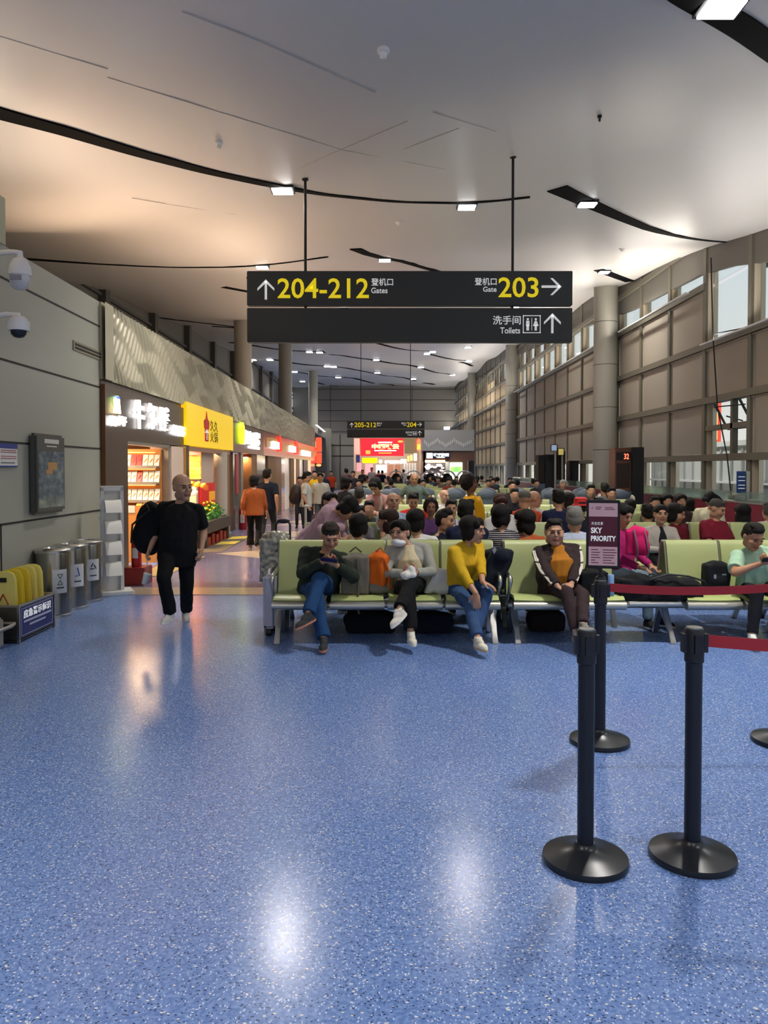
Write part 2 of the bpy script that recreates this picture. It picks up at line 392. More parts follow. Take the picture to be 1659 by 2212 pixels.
for p, l in zip(lam, near_l): ceiling_lamp(hit(*p), .16, .13, l, LAMP_W, 'lamps in the near ceiling slots')
RWN = ['first', 'second', 'third', 'fourth', 'fifth', 'sixth', 'seventh']
_fs = sorted(lamf, key=lambda p: p[1])
for k_, p in enumerate(_fs):
    h = hit(*p); k = max(.14, min(.26, h.y / 260)); row = _fs[k_ // 4 * 4:k_ // 4 * 4 + 4]; o_ = sorted(row).index(p)
    ceiling_lamp(h, k, k * 1.2, 'far ceiling lamp, %s from left in the %s band down below the big sign' % (RWN[o_], RWN[k_ // 4]), LAMP_W * 1.6, 'far ceiling lamps')
for (x, y) in ((-2.6, 1.0), (.8, -1.5), (4.5, .8), (-2.6, -4.2), (3.6, -4.5), (6.8, 6.2)):  # unseen lamps added to light the foreground
    ceiling_lamp(V((x, y, 0)), .16, .13, 'added unseen square ceiling lamp %s the viewer, %s' % ('behind' if y < 0 else 'over', 'on the left' if x < 0 else ('rightmost' if x > 6 else 'far right' if x > 4.4 else 'well right' if x > 3 else 'right of centre')), LAMP_W * .45, 'lamps in the near ceiling slots')

# fill strips added to brighten the ceiling, on shop roof and facade transoms
def fill_uplight(x, y0_, y1_, z, wdt, watts, col, tilt, lab):
    t = thing('added_fill_strip', (x, (y0_ + y1_) / 2, z - .05), lab, 'added fill light', 'added ceiling fill lights')
    m = MB(); m.box(x - wdt / 2, x + wdt / 2, y0_, y1_, z - .05, z - .01); m.build('tray', M_WHITE, t, 0)
    ld = bpy.data.lights.new('added_fill_light', 'AREA'); ld.shape = 'RECTANGLE'; ld.size = wdt; ld.size_y = y1_ - y0_; ld.energy = watts; ld.color = col
    lo = bpy.data.objects.new('added_fill_light', ld); COL.objects.link(lo); lo.parent = t; lo.location = (0, 0, .06); lo.rotation_euler = (math.pi, tilt, 0)
UPW = 1.0
fill_uplight(-4.6, -5.5, 10.5, 4.12, .25, 200 * UPW, (1, .78, .58), .5, 'added warm fill light strip on top of the near left wall')
fill_uplight(-4.9, 11.5, 45, 4.12, .25, 900 * UPW, (1, .68, .46), .5, 'added warm fill light strip on the shop roof behind the relief band')
for a_, b_, w_, l_ in ((22, 28.3, 170, 'before the first'), (30.2, 50.6, 450, 'between the first and second'), (52.6, 73.5, 450, 'between the second and third'), (75.5, 94, 420, 'after the third')):
    fill_uplight(8.68, a_, b_, 6.72, .10, w_, (1, .92, .82), -.75, 'added fill light strip on the upper facade transom, %s round column' % l_)
fill_uplight(8.68, -5, 21, 5.08, .10, 420 * UPW, (1, .95, .9), -.7, 'added fill light strip on the middle transom of the near right facade')

# smoke detectors
def detector(px, py, r, lab, dark=False):
    p = hit(px, py); m = MB()
    z = p.z - .03
    m.lathe([(r * .9, .03), (r, .02), (r, -.005), (r * .6, -.012), (r * .55, -.05), (r * .3, -.06)], (p.x, p.y, z), 20)
    tag(m.build('smoke_detector', M_BLACK if dark else M_WHITE), lab, 'smoke detector', 'ceiling detectors')
detector(828, 117, .055, 'white round smoke detector in the middle of the near ceiling')
detector(477, 313, .045, 'small pale detector on the ceiling above the long black slot')
detector(1290, 257, .03, 'tiny black dot sensor on the right part of the ceiling', True)
detector(860, 482, .07, 'small detector on the ceiling beneath the long slot, right of centre')
detector(1340, 540, .08, 'small detector on the ceiling above the right facade')

# ------------------------------------------------------------------ left wall
LX = -4.0; YC = 10.95
mb = MB(); mb.box(LX - .25, LX, -6, YC, 0, 4.06); struct(mb.build('wall_left', M_WALL, smooth=0))
mb = MB()
for z in (1.11, 1.98, 2.85, 3.71): mb.box(LX - .01, LX + .006, -6, YC, z - .011, z + .011)
mb.box(LX - .01, LX + .006, 8.05, 8.07, 0, 1.11); trim(mb, M_JOINT)
mb = MB(); mb.box(-11.2, -11.0, -6, 100, 0, 14); struct(mb.build('wall_left_upper', M_DK, smooth=0))
mb = MB(); mb.box(-14, 9.3, -6.3, -6, 0, .9); mb.box(-14, -4, -6.3, -6, 0, 6)
for i in range(6): mb.box(-4 + i * 2.6 - .1, -4 + i * 2.6 + .1, -6.3, -6, 0, 6)
mb.box(-4, 9.3, -6.3, -6, 2.9, 3.1); mb.box(-4, 9.3, -6.3, -6, 4.3, 6); struct(mb.build('wall_back', M_WALL, smooth=0))  # openings in this unseen wall added so sky light brightens the hall
mb = MB(); mb.box(LX - .25, LX + .02, 7.0, 8.2, 4.06, 4.55); trim(mb, mat('pale_box', 'b9b99a', .5))
mb = MB(); mb.box(-11, LX - .25, -6, 60, 3.95, 4.02); trim(mb, M_DK)     # flat roof over the shops
# upper left structure columns
mb = MB()
for i in range(9):
    y = 30 + i * 6.5; mb.box(-11, -10.7, y, y + .5, 4, 14)
for z in (6.2, 8.4, 10.6): mb.box(-11, -10.85, -6, 95, z, z + .12)
trim(mb, mat('dark_strut', '4c4a45', .6))
for i, (x, y) in enumerate(((-7.2, 40), (-6.5, 52), (-6.6, 74))):
    m = MB(); m.cyl((x, y, 0), (x, y, 12), .45, n=24); struct(m.build('trim_%d' % ti[0], M_COLUMN)); ti[0] += 1
# bright clerestory window far left
y0, y1 = XY, 0
w_ = MB(); w_.box(-10.97, -10.9, 87, 103, 8.9, 9.2); w_.box(-10.97, -10.9, 87, 97, 10.2, 10.3); trim(w_, M_JOINT)
m = MB(); m.box(-11.01, -10.96, 92.0, 99.5, 8.7, 11.0); struct(m.build('window_1', glow('c9d6e0', 1.0), smooth=0))

# ------------------------------------------------------------------ right facade
FX = 9.0
def zf(k): return 1.7 + FX * k
TR = [.034, .209, .378, .563, .715, .88, 1.05]
m = MB()
ymul = [y for y in [FX * (2.10 - .295 * i) for i in range(7, 0, -1)] + [FX * (2.10 + .295 * i) for i in range(0, 28)] if y > -5.5]
for y in ymul: m.box(FX - .02, FX + .32, y - .09, y + .09, 0, 12.3)
for k in TR: m.box(FX - .06, FX + .2, 21.5 if k == .563 else -6, 96, zf(k) - .10, zf(k) + .08)
m.box(FX - .02, FX + .3, -6, 96, 0, .5)
struct(m.build('wall_right', M_FRAME, smooth=0))
m = MB()
for y in ymul: m.box(FX + .05, FX + .33, y - .10, y + .10, .5, 12.2)
trim(m, mat('cream_jamb', 'e6d6ba', .5))
# opaque band above the glazing follows the ceiling
WT = [(-6, .535), (18, .535), (21.2, .607), (27.9, .635), (32, .674), (36.5, .72), (45.5, .797), (60, .90), (100, 1.05)]
def wt(y):
    for (a, b), (c, d) in zip(WT, WT[1:]):
        if y <= c: return b + (d - b) * (y - a) / (c - a)
    return WT[-1][1]
m = MB(); yy = [-6 + i * 2 for i in range(52)]
m.ring([[V((FX + .02, y, zf(wt(y)))), V((FX + .15, y, zf(wt(y)))), V((FX + .15, y, 13)), V((FX + .02, y, 13))] for y in yy])
struct(m.build('wall_right_upper', M_DK, smooth=0))
m = MB()
for y in ymul: m.box(FX - .0, FX + .03, y - .03, y + .03, zf(wt(y)), 12.3)
trim(m, M_JOINT)
# roller blinds: one per bay and row
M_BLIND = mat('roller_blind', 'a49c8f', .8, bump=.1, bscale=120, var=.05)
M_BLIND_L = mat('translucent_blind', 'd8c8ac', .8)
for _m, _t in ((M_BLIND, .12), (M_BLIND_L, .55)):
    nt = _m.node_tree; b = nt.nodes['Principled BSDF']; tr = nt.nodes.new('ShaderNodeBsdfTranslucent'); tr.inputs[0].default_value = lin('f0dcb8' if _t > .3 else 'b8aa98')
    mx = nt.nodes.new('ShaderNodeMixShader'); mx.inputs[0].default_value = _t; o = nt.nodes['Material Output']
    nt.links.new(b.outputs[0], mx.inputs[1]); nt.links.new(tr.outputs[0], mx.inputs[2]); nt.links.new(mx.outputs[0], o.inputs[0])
rows_ = [(.034, .209, 'bottom'), (.209, .378, 'second'), (.378, .563, 'third')]
nb = 0
ORD = ['first', 'second', 'third', 'fourth', 'fifth', 'sixth', 'seventh', 'eighth', 'ninth', 'tenth', 'eleventh', 'twelfth', 'thirteenth', 'fourteenth', 'fifteenth', 'sixteenth', 'seventeenth', 'eighteenth', 'nineteenth']
inear = max(i for i, y in enumerate(ymul) if y < 28); ifar = min(i for i, y in enumerate(ymul) if y > 51)
for i, (ya, yb) in enumerate(zip(ymul, ymul[1:])):
    if yb < 12: continue
    bay = (yb / FX)
    for k0, k1, rn in rows_:
        openb = False
        if abs((ya / FX) - 2.10) < .02 and rn == 'bottom': openb = True       # bay with the open window
        if (ya / FX) < 2.3 and rn == 'third': openb = True
        if openb: continue
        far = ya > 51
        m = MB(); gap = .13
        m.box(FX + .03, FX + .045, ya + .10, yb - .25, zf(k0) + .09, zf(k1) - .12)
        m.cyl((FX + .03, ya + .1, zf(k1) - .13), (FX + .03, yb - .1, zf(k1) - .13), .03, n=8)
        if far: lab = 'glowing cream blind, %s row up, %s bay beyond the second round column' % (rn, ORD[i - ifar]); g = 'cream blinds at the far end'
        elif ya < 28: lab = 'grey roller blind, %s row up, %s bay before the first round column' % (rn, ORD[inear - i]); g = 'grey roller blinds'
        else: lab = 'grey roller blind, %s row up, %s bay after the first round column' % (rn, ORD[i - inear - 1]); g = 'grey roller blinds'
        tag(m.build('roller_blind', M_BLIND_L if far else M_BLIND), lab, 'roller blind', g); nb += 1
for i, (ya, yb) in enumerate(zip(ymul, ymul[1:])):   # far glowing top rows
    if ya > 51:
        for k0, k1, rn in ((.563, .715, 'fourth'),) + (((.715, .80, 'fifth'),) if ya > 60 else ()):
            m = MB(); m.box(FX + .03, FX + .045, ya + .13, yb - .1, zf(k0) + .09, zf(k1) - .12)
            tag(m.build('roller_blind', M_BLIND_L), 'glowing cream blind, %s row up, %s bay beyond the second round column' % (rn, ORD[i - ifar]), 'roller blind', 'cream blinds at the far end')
# glazing, one pane mesh per row as windows
wn = [2]
allk = [-.155] + TR
for k0, k1 in zip(allk, allk[1:]):
    m = MB()
    for ya, yb in zip(ymul, ymul[1:]): m.box(FX + .2, FX + .21, ya + .07, yb - .07, zf(k0) + .05, zf(k1) - .05)
    struct(m.build('window_%d' % wn[0], M_GLASS, smooth=0)); wn[0] += 1
# opened sash in the uncovered bay
ya, yb = FX * 2.10, FX * 2.395
m = MB(); zt = zf(.209)
m.box(FX, FX + .15, ya + .9, ya + 1.02, zf(.034), zt); m.box(FX, FX + .15, ya + .1, yb - .1, zf(.115), zf(.115) + .14)
trim(m, M_FRAME)
t = thing('opened_window_sash', (FX + .3, ya + 1.8, zf(.12)), 'top-hung window sash pushed open in the uncovered bay of the right facade', 'window sash')
m = MB(); c = V((FX + .42, ya + 1.8, zf(.165)))
for dy in (-.75, .75): m.obox(c + V((0, dy, 0)), (.02, 0, .01), (0, .03, 0), (.2, 0, -.38))
for q in (-1, 1): m.obox(c + V((.2 * q, 0, -.38 * q)), (.02, 0, .01), (0, .75, 0), (.03, 0, -.03))
m.build('frame', M_BLK2, t, 0)
m = MB(); m.tube([(FX - .1, ya + 1.0, zf(.15)), (FX + .5, ya + 1.4, zf(.14))], .02); m.build('stay_rod', M_BLK2, t)
# thin steel tension rods in front of glass
t = thing('tension_rod', (FX - .3, 19.6, 0), 'thin steel tension rod running down in front of the facade near the opened sash', 'rod')
m = MB(); m.tube([(FX - .25, 20.6, 7.3), (FX - .35, 20.2, 5.2), (FX - .3, 20.0, 3.3), (FX - .3, 19.4, 2.0), (FX - .3, 18.9, 0.0)], .018); m.build('cable', M_BLK2, t)
m = MB()
for z in (5.2, 3.3): m.tube([(FX - .35, 20.1, z), (FX + .05, 19.2, z)], .016)
m.build('strut', M_BLK2, t)
# columns right
for x, y, r in ((FX - .55, 29.2, .44), (FX - .3, 51.6, .42), (FX - .3, 74.5, .42)):
    m = MB(); m.cyl((x, y, 0), (x, y, 12.5), r, n=32)
    struct(m.build('trim_%d' % ti[0], M_COLUMN)); ti[0] += 1
m = MB()
for x, y, r in ((FX - .55, 29.2, .442), (FX - .3, 51.6, .422)):
    for z in (2.4, 4.0, 5.6, 7.2): m.lathe([(r, -.01), (r + .003, 0), (r, .01)], (x, y, z), 32)
trim(m, M_JOINT, 35)

# far wall (with joints) and its lower walls
FY = 94.5
mb = MB(); mb.box(-14, 9.4, FY, FY + .3, 0, 13); struct(mb.build('wall_far', mat('far_wall_panel', '807b72', .5), smooth=0))
mb = MB()
for z in (6.2, 7.5, 8.8, 10.1, 11.4): mb.box(-9, 9, FY - .02, FY, z - .03, z + .03)
for x in (-6.3, 3.7): mb.box(x - .02, x + .02, FY - .02, FY, 0, 12)
trim(mb, M_JOINT)
D_ = math.radians
# exterior seen through the windows
M_EXT = mat('white_corrugated_cladding', 'c9c8c4', .6)
t = thing('jet_bridge', (16, 30, 0), 'white ribbed jet bridge building seen outside the bottom windows', 'building')
m = MB(); m.box(14, 17, 6, 40, -1, 2.6); m.box(13.7, 14.2, 18, 20, -1, 1.9); m.build('body', M_EXT, t, 0)
m = MB()
for i in range(36): m.box(13.94, 14.0, 6 + i * .95, 6.12 + i * .95, -1, 2.5)
m.build('rib', mat('rib_grey', '9a9a98', .6), t, 0)
m = MB(); m.box(13.9, 17.1, 5.9, 40.1, 2.6, 2.8); m.box(13.8, 14.0, 6, 40, 1.1, 1.18); m.build('roof_edge', mat('pale_grey_trim', 'dddcd8', .6), t, 0)
m = MB()
for y in (18.8, 22.5, 27.5): m.box(13.85, 13.97, y, y + 1.1, -.2, 1.2)
m.build('door', mat('slate_grey', '6d7078', .6), t, 0)
fl = thing('added_floodlight', (11.2, 22, 7.5), 'floodlight mast added outside to brighten the jet bridge', 'floodlight')  # mast and area lights added to brighten the exterior behind the glass
m = MB(); m.cyl((11.2, 22, -3), (11.2, 22, 7.5), .06); m.box(11.1, 11.4, 21.6, 22.4, 7.5, 7.8); m.build('mast', M_STEEL, fl)
for yy_ in (10, 22, 33):
    ld = bpy.data.lights.new('added_flood', 'AREA'); ld.size = .8; ld.energy = 500; ld.color = (1, .95, .92); lo = bpy.data.objects.new('added_flood', ld); COL.objects.link(lo); lo.parent = fl; lo.location = (.2, yy_ - 22, 0); lo.rotation_euler = (0, D_(-52), 0)
t = thing('neon_sign_board', (17, 27, 0), 'red lit board with gold marks beyond the glass of the opened bay', 'sign')
m = MB(); m.box(17.5, 17.7, 40.2, 42.6, 0, 6.4); m.build('board', glow('c4402c', 1.1), t, 0)
m = MB(); m.box(17.3, 17.5, 40.2, 40.6, 3.2, 6.3); m.box(17.3, 17.5, 41.2, 42.3, 3.8, 4.1); m.box(17.3, 17.5, 41.0, 42.0, 4.5, 5.3); m.build('mark', glow('ffd27a', 1.5), t, 0)
mb = MB(); mb.box(9.5, 90, -20, 130, -3.2, -3); tag(mb.build('apron_ground', mat('apron_concrete', '8d8d8a', .8), smooth=0), 'concrete apron outside the windows', 'ground'); 
o = bpy.data.objects.get('apron_ground'); o['kind'] = 'structure'; del o['label']; del o['category']; o.name = 'trim_%d' % ti[0]; ti[0] += 1
# ------------------------------------------------------------------ benches
M_GRN = mat('green_vinyl', 'aab37a', .42, bump=.12, bscale=400, var=.06)
M_GRN_S = mat('green_vinyl_seat', 'b4c07c', .35, bump=.1, bscale=400)
BX0, SW = -1.08, .56
def bench(name, pattern, label, group=None, armr=True):
    """bench built at the origin: seats along +X, sitter faces -Y; pattern s = seat, t = table"""
    t = thing(name, (0, 0, 0), label, 'bench', group); L = len(pattern) * SW
    m = MB(); m.cyl((0, .06, .335), (L, .06, .335), .032, n=12); m.cyl((0, .20, .325), (L, .20, .325), .032, n=12); m.build('beam', M_STEEL, t)
    legx = [.06, L - .06] + ([L * .56] if len(pattern) > 3 and 't' in pattern else [])
    for x in legx:
        m = MB()
        m.ring([[V((x + a * .026 * k, y + b * .03 * k2, z)) for a, b in ((-1, -1), (1, -1), (1, 1), (-1, 1))] for (y, z, k, k2) in ((.13, .34, 1.2, 2.4), (.03, .24, 1.3, 1.2), (-.12, .10, .9, .8), (-.19, .0, 1.1, .8))])
        m.ring([[V((x + a * .024 * k, y + b * .03 * k2, z)) for a, b in ((-1, -1), (1, -1), (1, 1), (-1, 1))] for (y, z, k, k2) in ((.13, .33, 1.2, 2.), (.22, .2, 1., 1.), (.32, .0, 1, 1))])
        m.build('leg', M_CHROME, t, 40, bevel=.006)
    for i, ch in enumerate(pattern):
        x0 = i * SW + .015; x1 = (i + 1) * SW - .015
        if ch == 't':
            m = MB(); m.box(x0, x1, -.18, .30, .372, .40); m.build('table_top', M_WHITE, t, 30, bevel=.012); continue
        # seat: padded slab with rounded front, steel nose under it
        prof = [(.30, .40), (.2, .415), (.05, .435), (-.08, .445), (-.16, .437), (-.19, .415)]
        m = MB(); m.sheet([[(x0 + .01 + (x1 - x0 - .02) * j / 4, y, z - .006 * math.sin(math.pi * j / 4)) for j in range(5)] for y, z in prof], .03); m.build('seat', M_GRN_S, t, 40)
        m = MB(); m.ring([[V((x, -.175 + .06 * math.cos(a), .370 + .044 * math.sin(a))) for a in (k * math.pi / 6 for k in range(12))] for x in (x0, x1)])
        m.box(x0 + .02, x1 - .02, -.15, .26, .362, .385); m.build('seat_pan', M_STEEL, t, 50)
        bp = [(.26, .40), (.285, .5), (.32, .64), (.355, .78), (.385, .90), (.405, .935), (.43, .94)]
        m = MB(); m.sheet([[(x0 + (x1 - x0) * j / 4, y - .018 * (1 - math.sin(math.pi * j / 4)), z) for j in range(5)] for y, z in bp], .022); BR = m.build('backrest', M_GRN, t, 50)
        br = t.children[-1] if False else BR
        m = MB(); m.tube([(x0 - .004, y + .004, z) for y, z in bp[::-1]] + [(x0 + .02, .262, .385), (x1 - .02, .262, .385)] + [(x1 + .004, y + .004, z) for y, z in bp], .011, 6)
        m.build('back_frame', M_STEEL, br)
    if armr:
        for x in (0.0, L):
            m = MB(); m.tube([(x, .34, .68), (x, .2, .655), (x, .0, .64), (x, -.08, .625), (x, -.10, .58), (x, -.04, .50), (x, .08, .36)], [.018, .02, .022, .024, .022, .016, .016], 8)
            m.build('armrest', M_CHROME, t, 60)
    return t
bA = bench('waiting_bench', 'ssss', 'front green four-seat bench with three people sitting on it')
bA.location = (BX0, 7.62, 0)
bB = bench('waiting_bench', 'ssstss'[1:], 'front green bench whose middle white table slab carries the black duffel bags')
bB.location = (1.26, 7.62, 0)
bC = bench('waiting_bench', 'sss', 'green three-seat bench end behind the front row, at the right frame edge'); bC.location = (4.25, 7.62, 0)
rowsY = [7.62 + 2.65 * k for k in range(5)] + [26.5, 29.3, 32.1, 34.9, 37.7, 40.5]
rn = ['front', 'second', 'third', 'fourth', 'fifth', 'sixth', 'seventh', 'eighth', 'ninth', 'tenth', 'last']
for k, y in enumerate(rowsY):
    for side in (0, 1):
        for j, (src, x, n) in enumerate(((bA, BX0, 4), (bB, 1.26, 5), (bC, 4.25, 3))):
            if k == 0 and side == 0: continue
            if k >= 5 and j == 2 and k % 2: continue
            place = ('left end', 'middle', 'right end')[j]
            lab = 'green bench in the %s row, %s, %s' % (rn[k], place, 'seats turned away from the camera' if side else 'seats facing the camera')
            if k >= 5: lab = 'distant green bench beyond the massage chairs, %s row, %s, %s' % (rn[k], place, 'back side' if side else 'front side')
            g = 'waiting benches in back-to-back rows' if k < 5 else 'distant waiting benches'
            if side == 0: dup(src, (x, y, 0), 0, lab, g)
            else: dup(src, (x + n * SW, y + .90, 0), math.pi, lab, g)
for b_ in (bA, bB, bC): b_['group'] = 'waiting benches in back-to-back rows'

# ------------------------------------------------------------------ massage chairs
M_BLUEG = mat('blue_grey_leather', '566372', .5); M_SHELL = mat('cream_shell', 'd6d0c0', .4)
def massage():
    t = thing('massage_chair', (0, 0, 0), 'blue-grey massage chair with cream side shells in the nearer of the two chair rows', 'massage chair', 'massage chairs in two rows')
    m = MB(); m.ell((0, .28, .78), (.30, .14, .40)); m.ell((0, .22, 1.02), (.26, .12, .14)); rem(m, .03).build('backrest', M_BLUEG, t, 80)
    m = MB(); m.ell((0, -.05, .42), (.28, .36, .13)); rem(m, .03).build('seat', M_BLUEG, t, 80)
    for s in (-1, 1):
        m = MB(); m.prism([(-.4, .0), (.42, 0), (.46, .9), (.36, 1.02), (.2, .98), (.12, .62), (-.4, .58)], (s * .36 - .03, 0, 0), (0, 1, 0), (0, 0, 1), .06)
        m.build('side_shell', M_SHELL, t, 30, bevel=.015)
    m = MB(); m.box(-.3, .3, -.55, -.3, .05, .42); m.build('footrest', M_BLUEG, t, 30, bevel=.03)
    return t
mc = massage(); first = True; rn2 = ['first', 'second', 'third', 'fourth', 'fifth', 'sixth', 'seventh', 'eighth', 'ninth']
for r_, y in enumerate((19.6, 21.6)):
    for i in range(9):
        x = -.75 + i * .86 + r_ * .25
        lab = 'blue-grey massage chair with cream sides, %s row, %s from the left' % (('nearer', 'farther')[r_], rn2[i])
        if first: mc.location = (x, y, 0); first = False; mc['label'] = lab
        else: dup(mc, (x, y, 0), math.pi if r_ else 0, lab, 'massage chairs in two rows')
# hooded capsule chairs far away
def hooded():
    t = thing('hooded_chair', (0, 0, 0), 'capsule massage chair with a white arched hood, far behind the green rows', 'massage chair', 'hooded chairs at the far end of the seating')
    m = MB(); m.sheet([[(.50 * math.cos(a), y, 1.05 + .50 * math.sin(a)) for a in (math.pi * j / 12 for j in range(13))] for y in (-.3, .1, .5)], .07); m.build('hood', M_WHITE, t, 50)
    m = MB(); m.ell((0, .2, .8), (.38, .35, .6)); m.ell((0, -.2, .4), (.38, .5, .3)); rem(m, .05).build('seat', M_BLK2, t, 80)
    for s in (-1, 1): m = MB(); m.box(s * .47 - .04, s * .47 + .04, -.5, .5, 0, 1.1); m.build('side_shell', M_WHITE, t, 30, bevel=.02)
    return t
hc = hooded(); 
for i, px in enumerate((856, 893, 930, 967, 1004)):
    y = 47.5; x = XY(px, y)
    lab = 'capsule massage chair with a white arched hood, %s from the left' % rn2[i]
    if i == 0: hc.location = (x, y, 0); hc['label'] = lab
    else: dup(hc, (x, y, 0), 0, lab)

# ------------------------------------------------------------------ gate signs hanging from rods
M_SIGN = mat('charcoal_sign', '2b2f2f', .45); M_YEL = mat('sign_yellow', 'f4dc1c', .5, emit=.35); M_WTX = mat('sign_white', 'e8eaea', .5, emit=.3)
def arrow(mb, o, d, s, th):     # arrow centred at o pointing 'u' or 'r', size s
    o = V(o); X, Z = V((1, 0, 0)), V((0, 0, 1))
    a, b = (X, Z) if d == 'u' else (-Z, X)
    q = th / 2
    mb.prism([(-q, -.5 * s), (q, -.5 * s), (q, .42 * s), (-q, .42 * s)], o, a, b, .008)
    k = th * .72
    for sg in (-1, 1):
        pts = [(0, .5 * s), (sg * .42 * s, .06 * s), (sg * .42 * s, .06 * s - k * 1.5), (0, .5 * s - k * 2)]
        if sg < 0: pts = pts[::-1]
        mb.prism(pts, o, a, b, .008)
def gate_sign(name, Y, x0, zt, yellow1, yellow2, label, near):
    S = 12.0 / 1662      # metres per pixel measured on the near sign
    cx = x0; t = thing(name, (cx + 2.52, Y, zt - 1.10), label, 'hanging sign', 'overhead gate signs')
    Wd = 5.05
    def q(px, py): return V((cx + (px - 535) * S, Y, zt - (py - 588) * S))
    m = MB(); m.box(cx, cx + Wd, Y, Y + .14, zt - .53, zt); UB = m.build('upper_board', M_SIGN, t, 30, bevel=.008)
    m = MB(); m.box(cx, cx + Wd, Y, Y + .14, zt - 1.10, zt - .57); LB = m.build('lower_board', M_SIGN, t, 30, bevel=.008)
    for px in (660, 1107):
        p = q(px, 588); zc = cz(p.x, Y); m = MB(); m.cyl((p.x, Y + .07, zt - .6), (p.x, Y + .07, zc + .05), .022, n=10)
        m.lathe([(.05, 0), (.05, .02)], (p.x, Y + .07, zc - .015), 12); m.build('hanging_rod', M_BLK2, t)
    D = V((0, -.006, 0))
    def tx(body, px0, px1, py0, py1, mm, bold=.0):
        text_mb(body, q(px0, py1) + D, UXF, UYF, (px1 - px0) * S, (py1 - py0) * S, .006, bold).build('lettering', mm, UB if py0 < 660 else LB, 0)
    tx(yellow1, 601, 797, 604, 647, M_YEL, .012); tx(yellow2, 1075, 1161, 602, 645, M_YEL, .012)
    tx('登机口', 802, 849, 604, 620, M_WTX, .01); tx('Gates', 802, 837, 624, 636, M_WTX, .01)
    tx('登机口', 1024, 1071, 603, 619, M_WTX, .01); tx('Gate', 1042, 1071, 622, 633, M_WTX, .01)
    tx('洗手间', 1063, 1123, 684, 703, M_WTX, .01); tx('Toilets', 1079, 1122, 709, 722, M_WTX, .01)
    for (ax_, ay_, ad_, bb_) in ((576, 628, 'u', UB), (1189, 622, 'r', UB), (1191, 700, 'u', LB)):
        m = MB(); arrow(m, q(ax_, ay_) + D, ad_, 43 * S, 5 * S); m.build('arrow', M_WTX, bb_, 0)
    m = MB()
    a, b = q(1128, 721), q(1166, 683); y_ = Y - .006
    for (xa, xb, za, zb) in ((a.x, b.x, a.z, a.z + .012), (a.x, b.x, b.z - .012, b.z), (a.x, a.x + .012, a.z, b.z), (b.x - .012, b.x, a.z, b.z), ((a.x + b.x) / 2 - .004, (a.x + b.x) / 2 + .004, a.z + .04, b.z - .04)):
        m.box(xa, xb, y_, Y, za, zb)
    for s, dress in ((-1, 0), (1, 1)):
        c = (a.x + b.x) / 2 + s * .062; m.cyl((c, y_, b.z - .06), (c, Y, b.z - .06), .018, n=12)
        if dress: m.prism([(c - .045, a.z + .11), (c + .045, a.z + .11), (c + .015, b.z - .085), (c - .015, b.z - .085)][::1], (0, Y, 0), (1, 0, 0), (0, 0, 1), .006); m.box(c - .018, c + .018, y_, Y, a.z + .04, a.z + .12)
        else: m.box(c - .026, c + .026, y_, Y, a.z + .11, b.z - .085); m.box(c - .02, c + .02, y_, Y, a.z + .04, a.z + .12)
    m.build('toilet_pictogram', M_WTX, LB, 0)
    return t
ztop = 1.7 + (HY - 588) * 12 / FPX
gate_sign('gate_sign', 12.0, (535 - HX) * 12 / FPX, ztop, '204-212', '203', 'big near hanging sign reading 204-212 and 203 with toilets arrow', True)
gate_sign('gate_sign', 50.3, (750 - HX) * 50.3 / FPX, 1.7 + (HY - 909) * 50.3 / FPX, '205-212', '204', 'far hanging sign reading 205-212 and 204 above the red screen', False)

# ------------------------------------------------------------------ barrier posts, belts, sign
M_POST = mat('post_black', '101420', .38, spec=.5); M_BASE = mat('post_base_black', '20242a', .3, metal=.3); M_BELT = mat('red_belt', 'a3202c', .6, bump=.1, bscale=300)
def post(loc, label):
    x, y, _ = loc; t = thing('barrier_post', loc, label, 'barrier post', 'black belt barrier posts')
    m = MB(); m.lathe([(.0, .0), (.18, 0), (.184, .012), (.18, .028), (.12, .045), (.06, .062), (.045, .075), (.04, .085)], (x, y, 0), 48); m.build('base', M_BASE, t, 50)
    m = MB(); m.cyl((x, y, .07), (x, y, .90), .035, n=32); m.build('pole', M_POST, t)
    m = MB(); m.lathe([(.036, .86), (.041, .865), (.041, 1.0), (.038, 1.008), (.0, 1.01)], (x, y, 0), 32)
    for a in range(4):
        an = a * math.pi / 2; d = V((math.cos(an), math.sin(an), 0)); e = V((-d.y, d.x, 0)); m.obox(V((x, y, .945)) + d * .044, d * .010, e * .017, V((0, 0, .04)))
    m.build('belt_head', M_POST, t, 40)
    m = MB(); m.lathe([(.033, 1.008), (.033, 1.0135), (.0, 1.014)], (x, y, 0), 32); m.build('cap', M_CHROME, t)
    return t
PA, PB, PC, PD = V((.88, 3.29, 0)), V((1.355, 3.32, 0)), V((1.352, 4.74, 0)), V((2.49, 4.74, 0)); PE = V((2.8, 3.12, 0))
post(PA, 'black barrier post without a belt, the left one of the two nearest posts')
post(PB, 'right one of the two nearest black barrier posts, red belt leaving to the right')
post(PC, 'black barrier post that carries the pink and maroon sign')
post(PD, 'black barrier post at the right frame edge, only its round base in view')
post(PE, 'black barrier post outside the right frame edge holding the nearer red belt')
def belt(a, b, z, label):
    a, b = V(a), V(b); d = (b - a).normalized(); a = a + d * .05; b = b - d * .05; n = V((-d.y, d.x, 0)); rows = []
    for k in range(25):
        t_ = k / 24; p = a + (b - a) * t_; sag = .022 * (1 - (2 * t_ - 1) ** 2)
        rows.append([(p.x, p.y, z - sag - .026), (p.x, p.y, z - sag), (p.x, p.y, z - sag + .026)])
    m = MB(); m.sheet(rows, .0025); tag(m.build('barrier_belt', M_BELT), label, 'barrier belt', 'red barrier belts')
belt(PC, PD, .965, 'red belt running right from the sign post across the black bags')
belt(PB, PE, .955, 'nearer red belt running out of frame from the right front post')
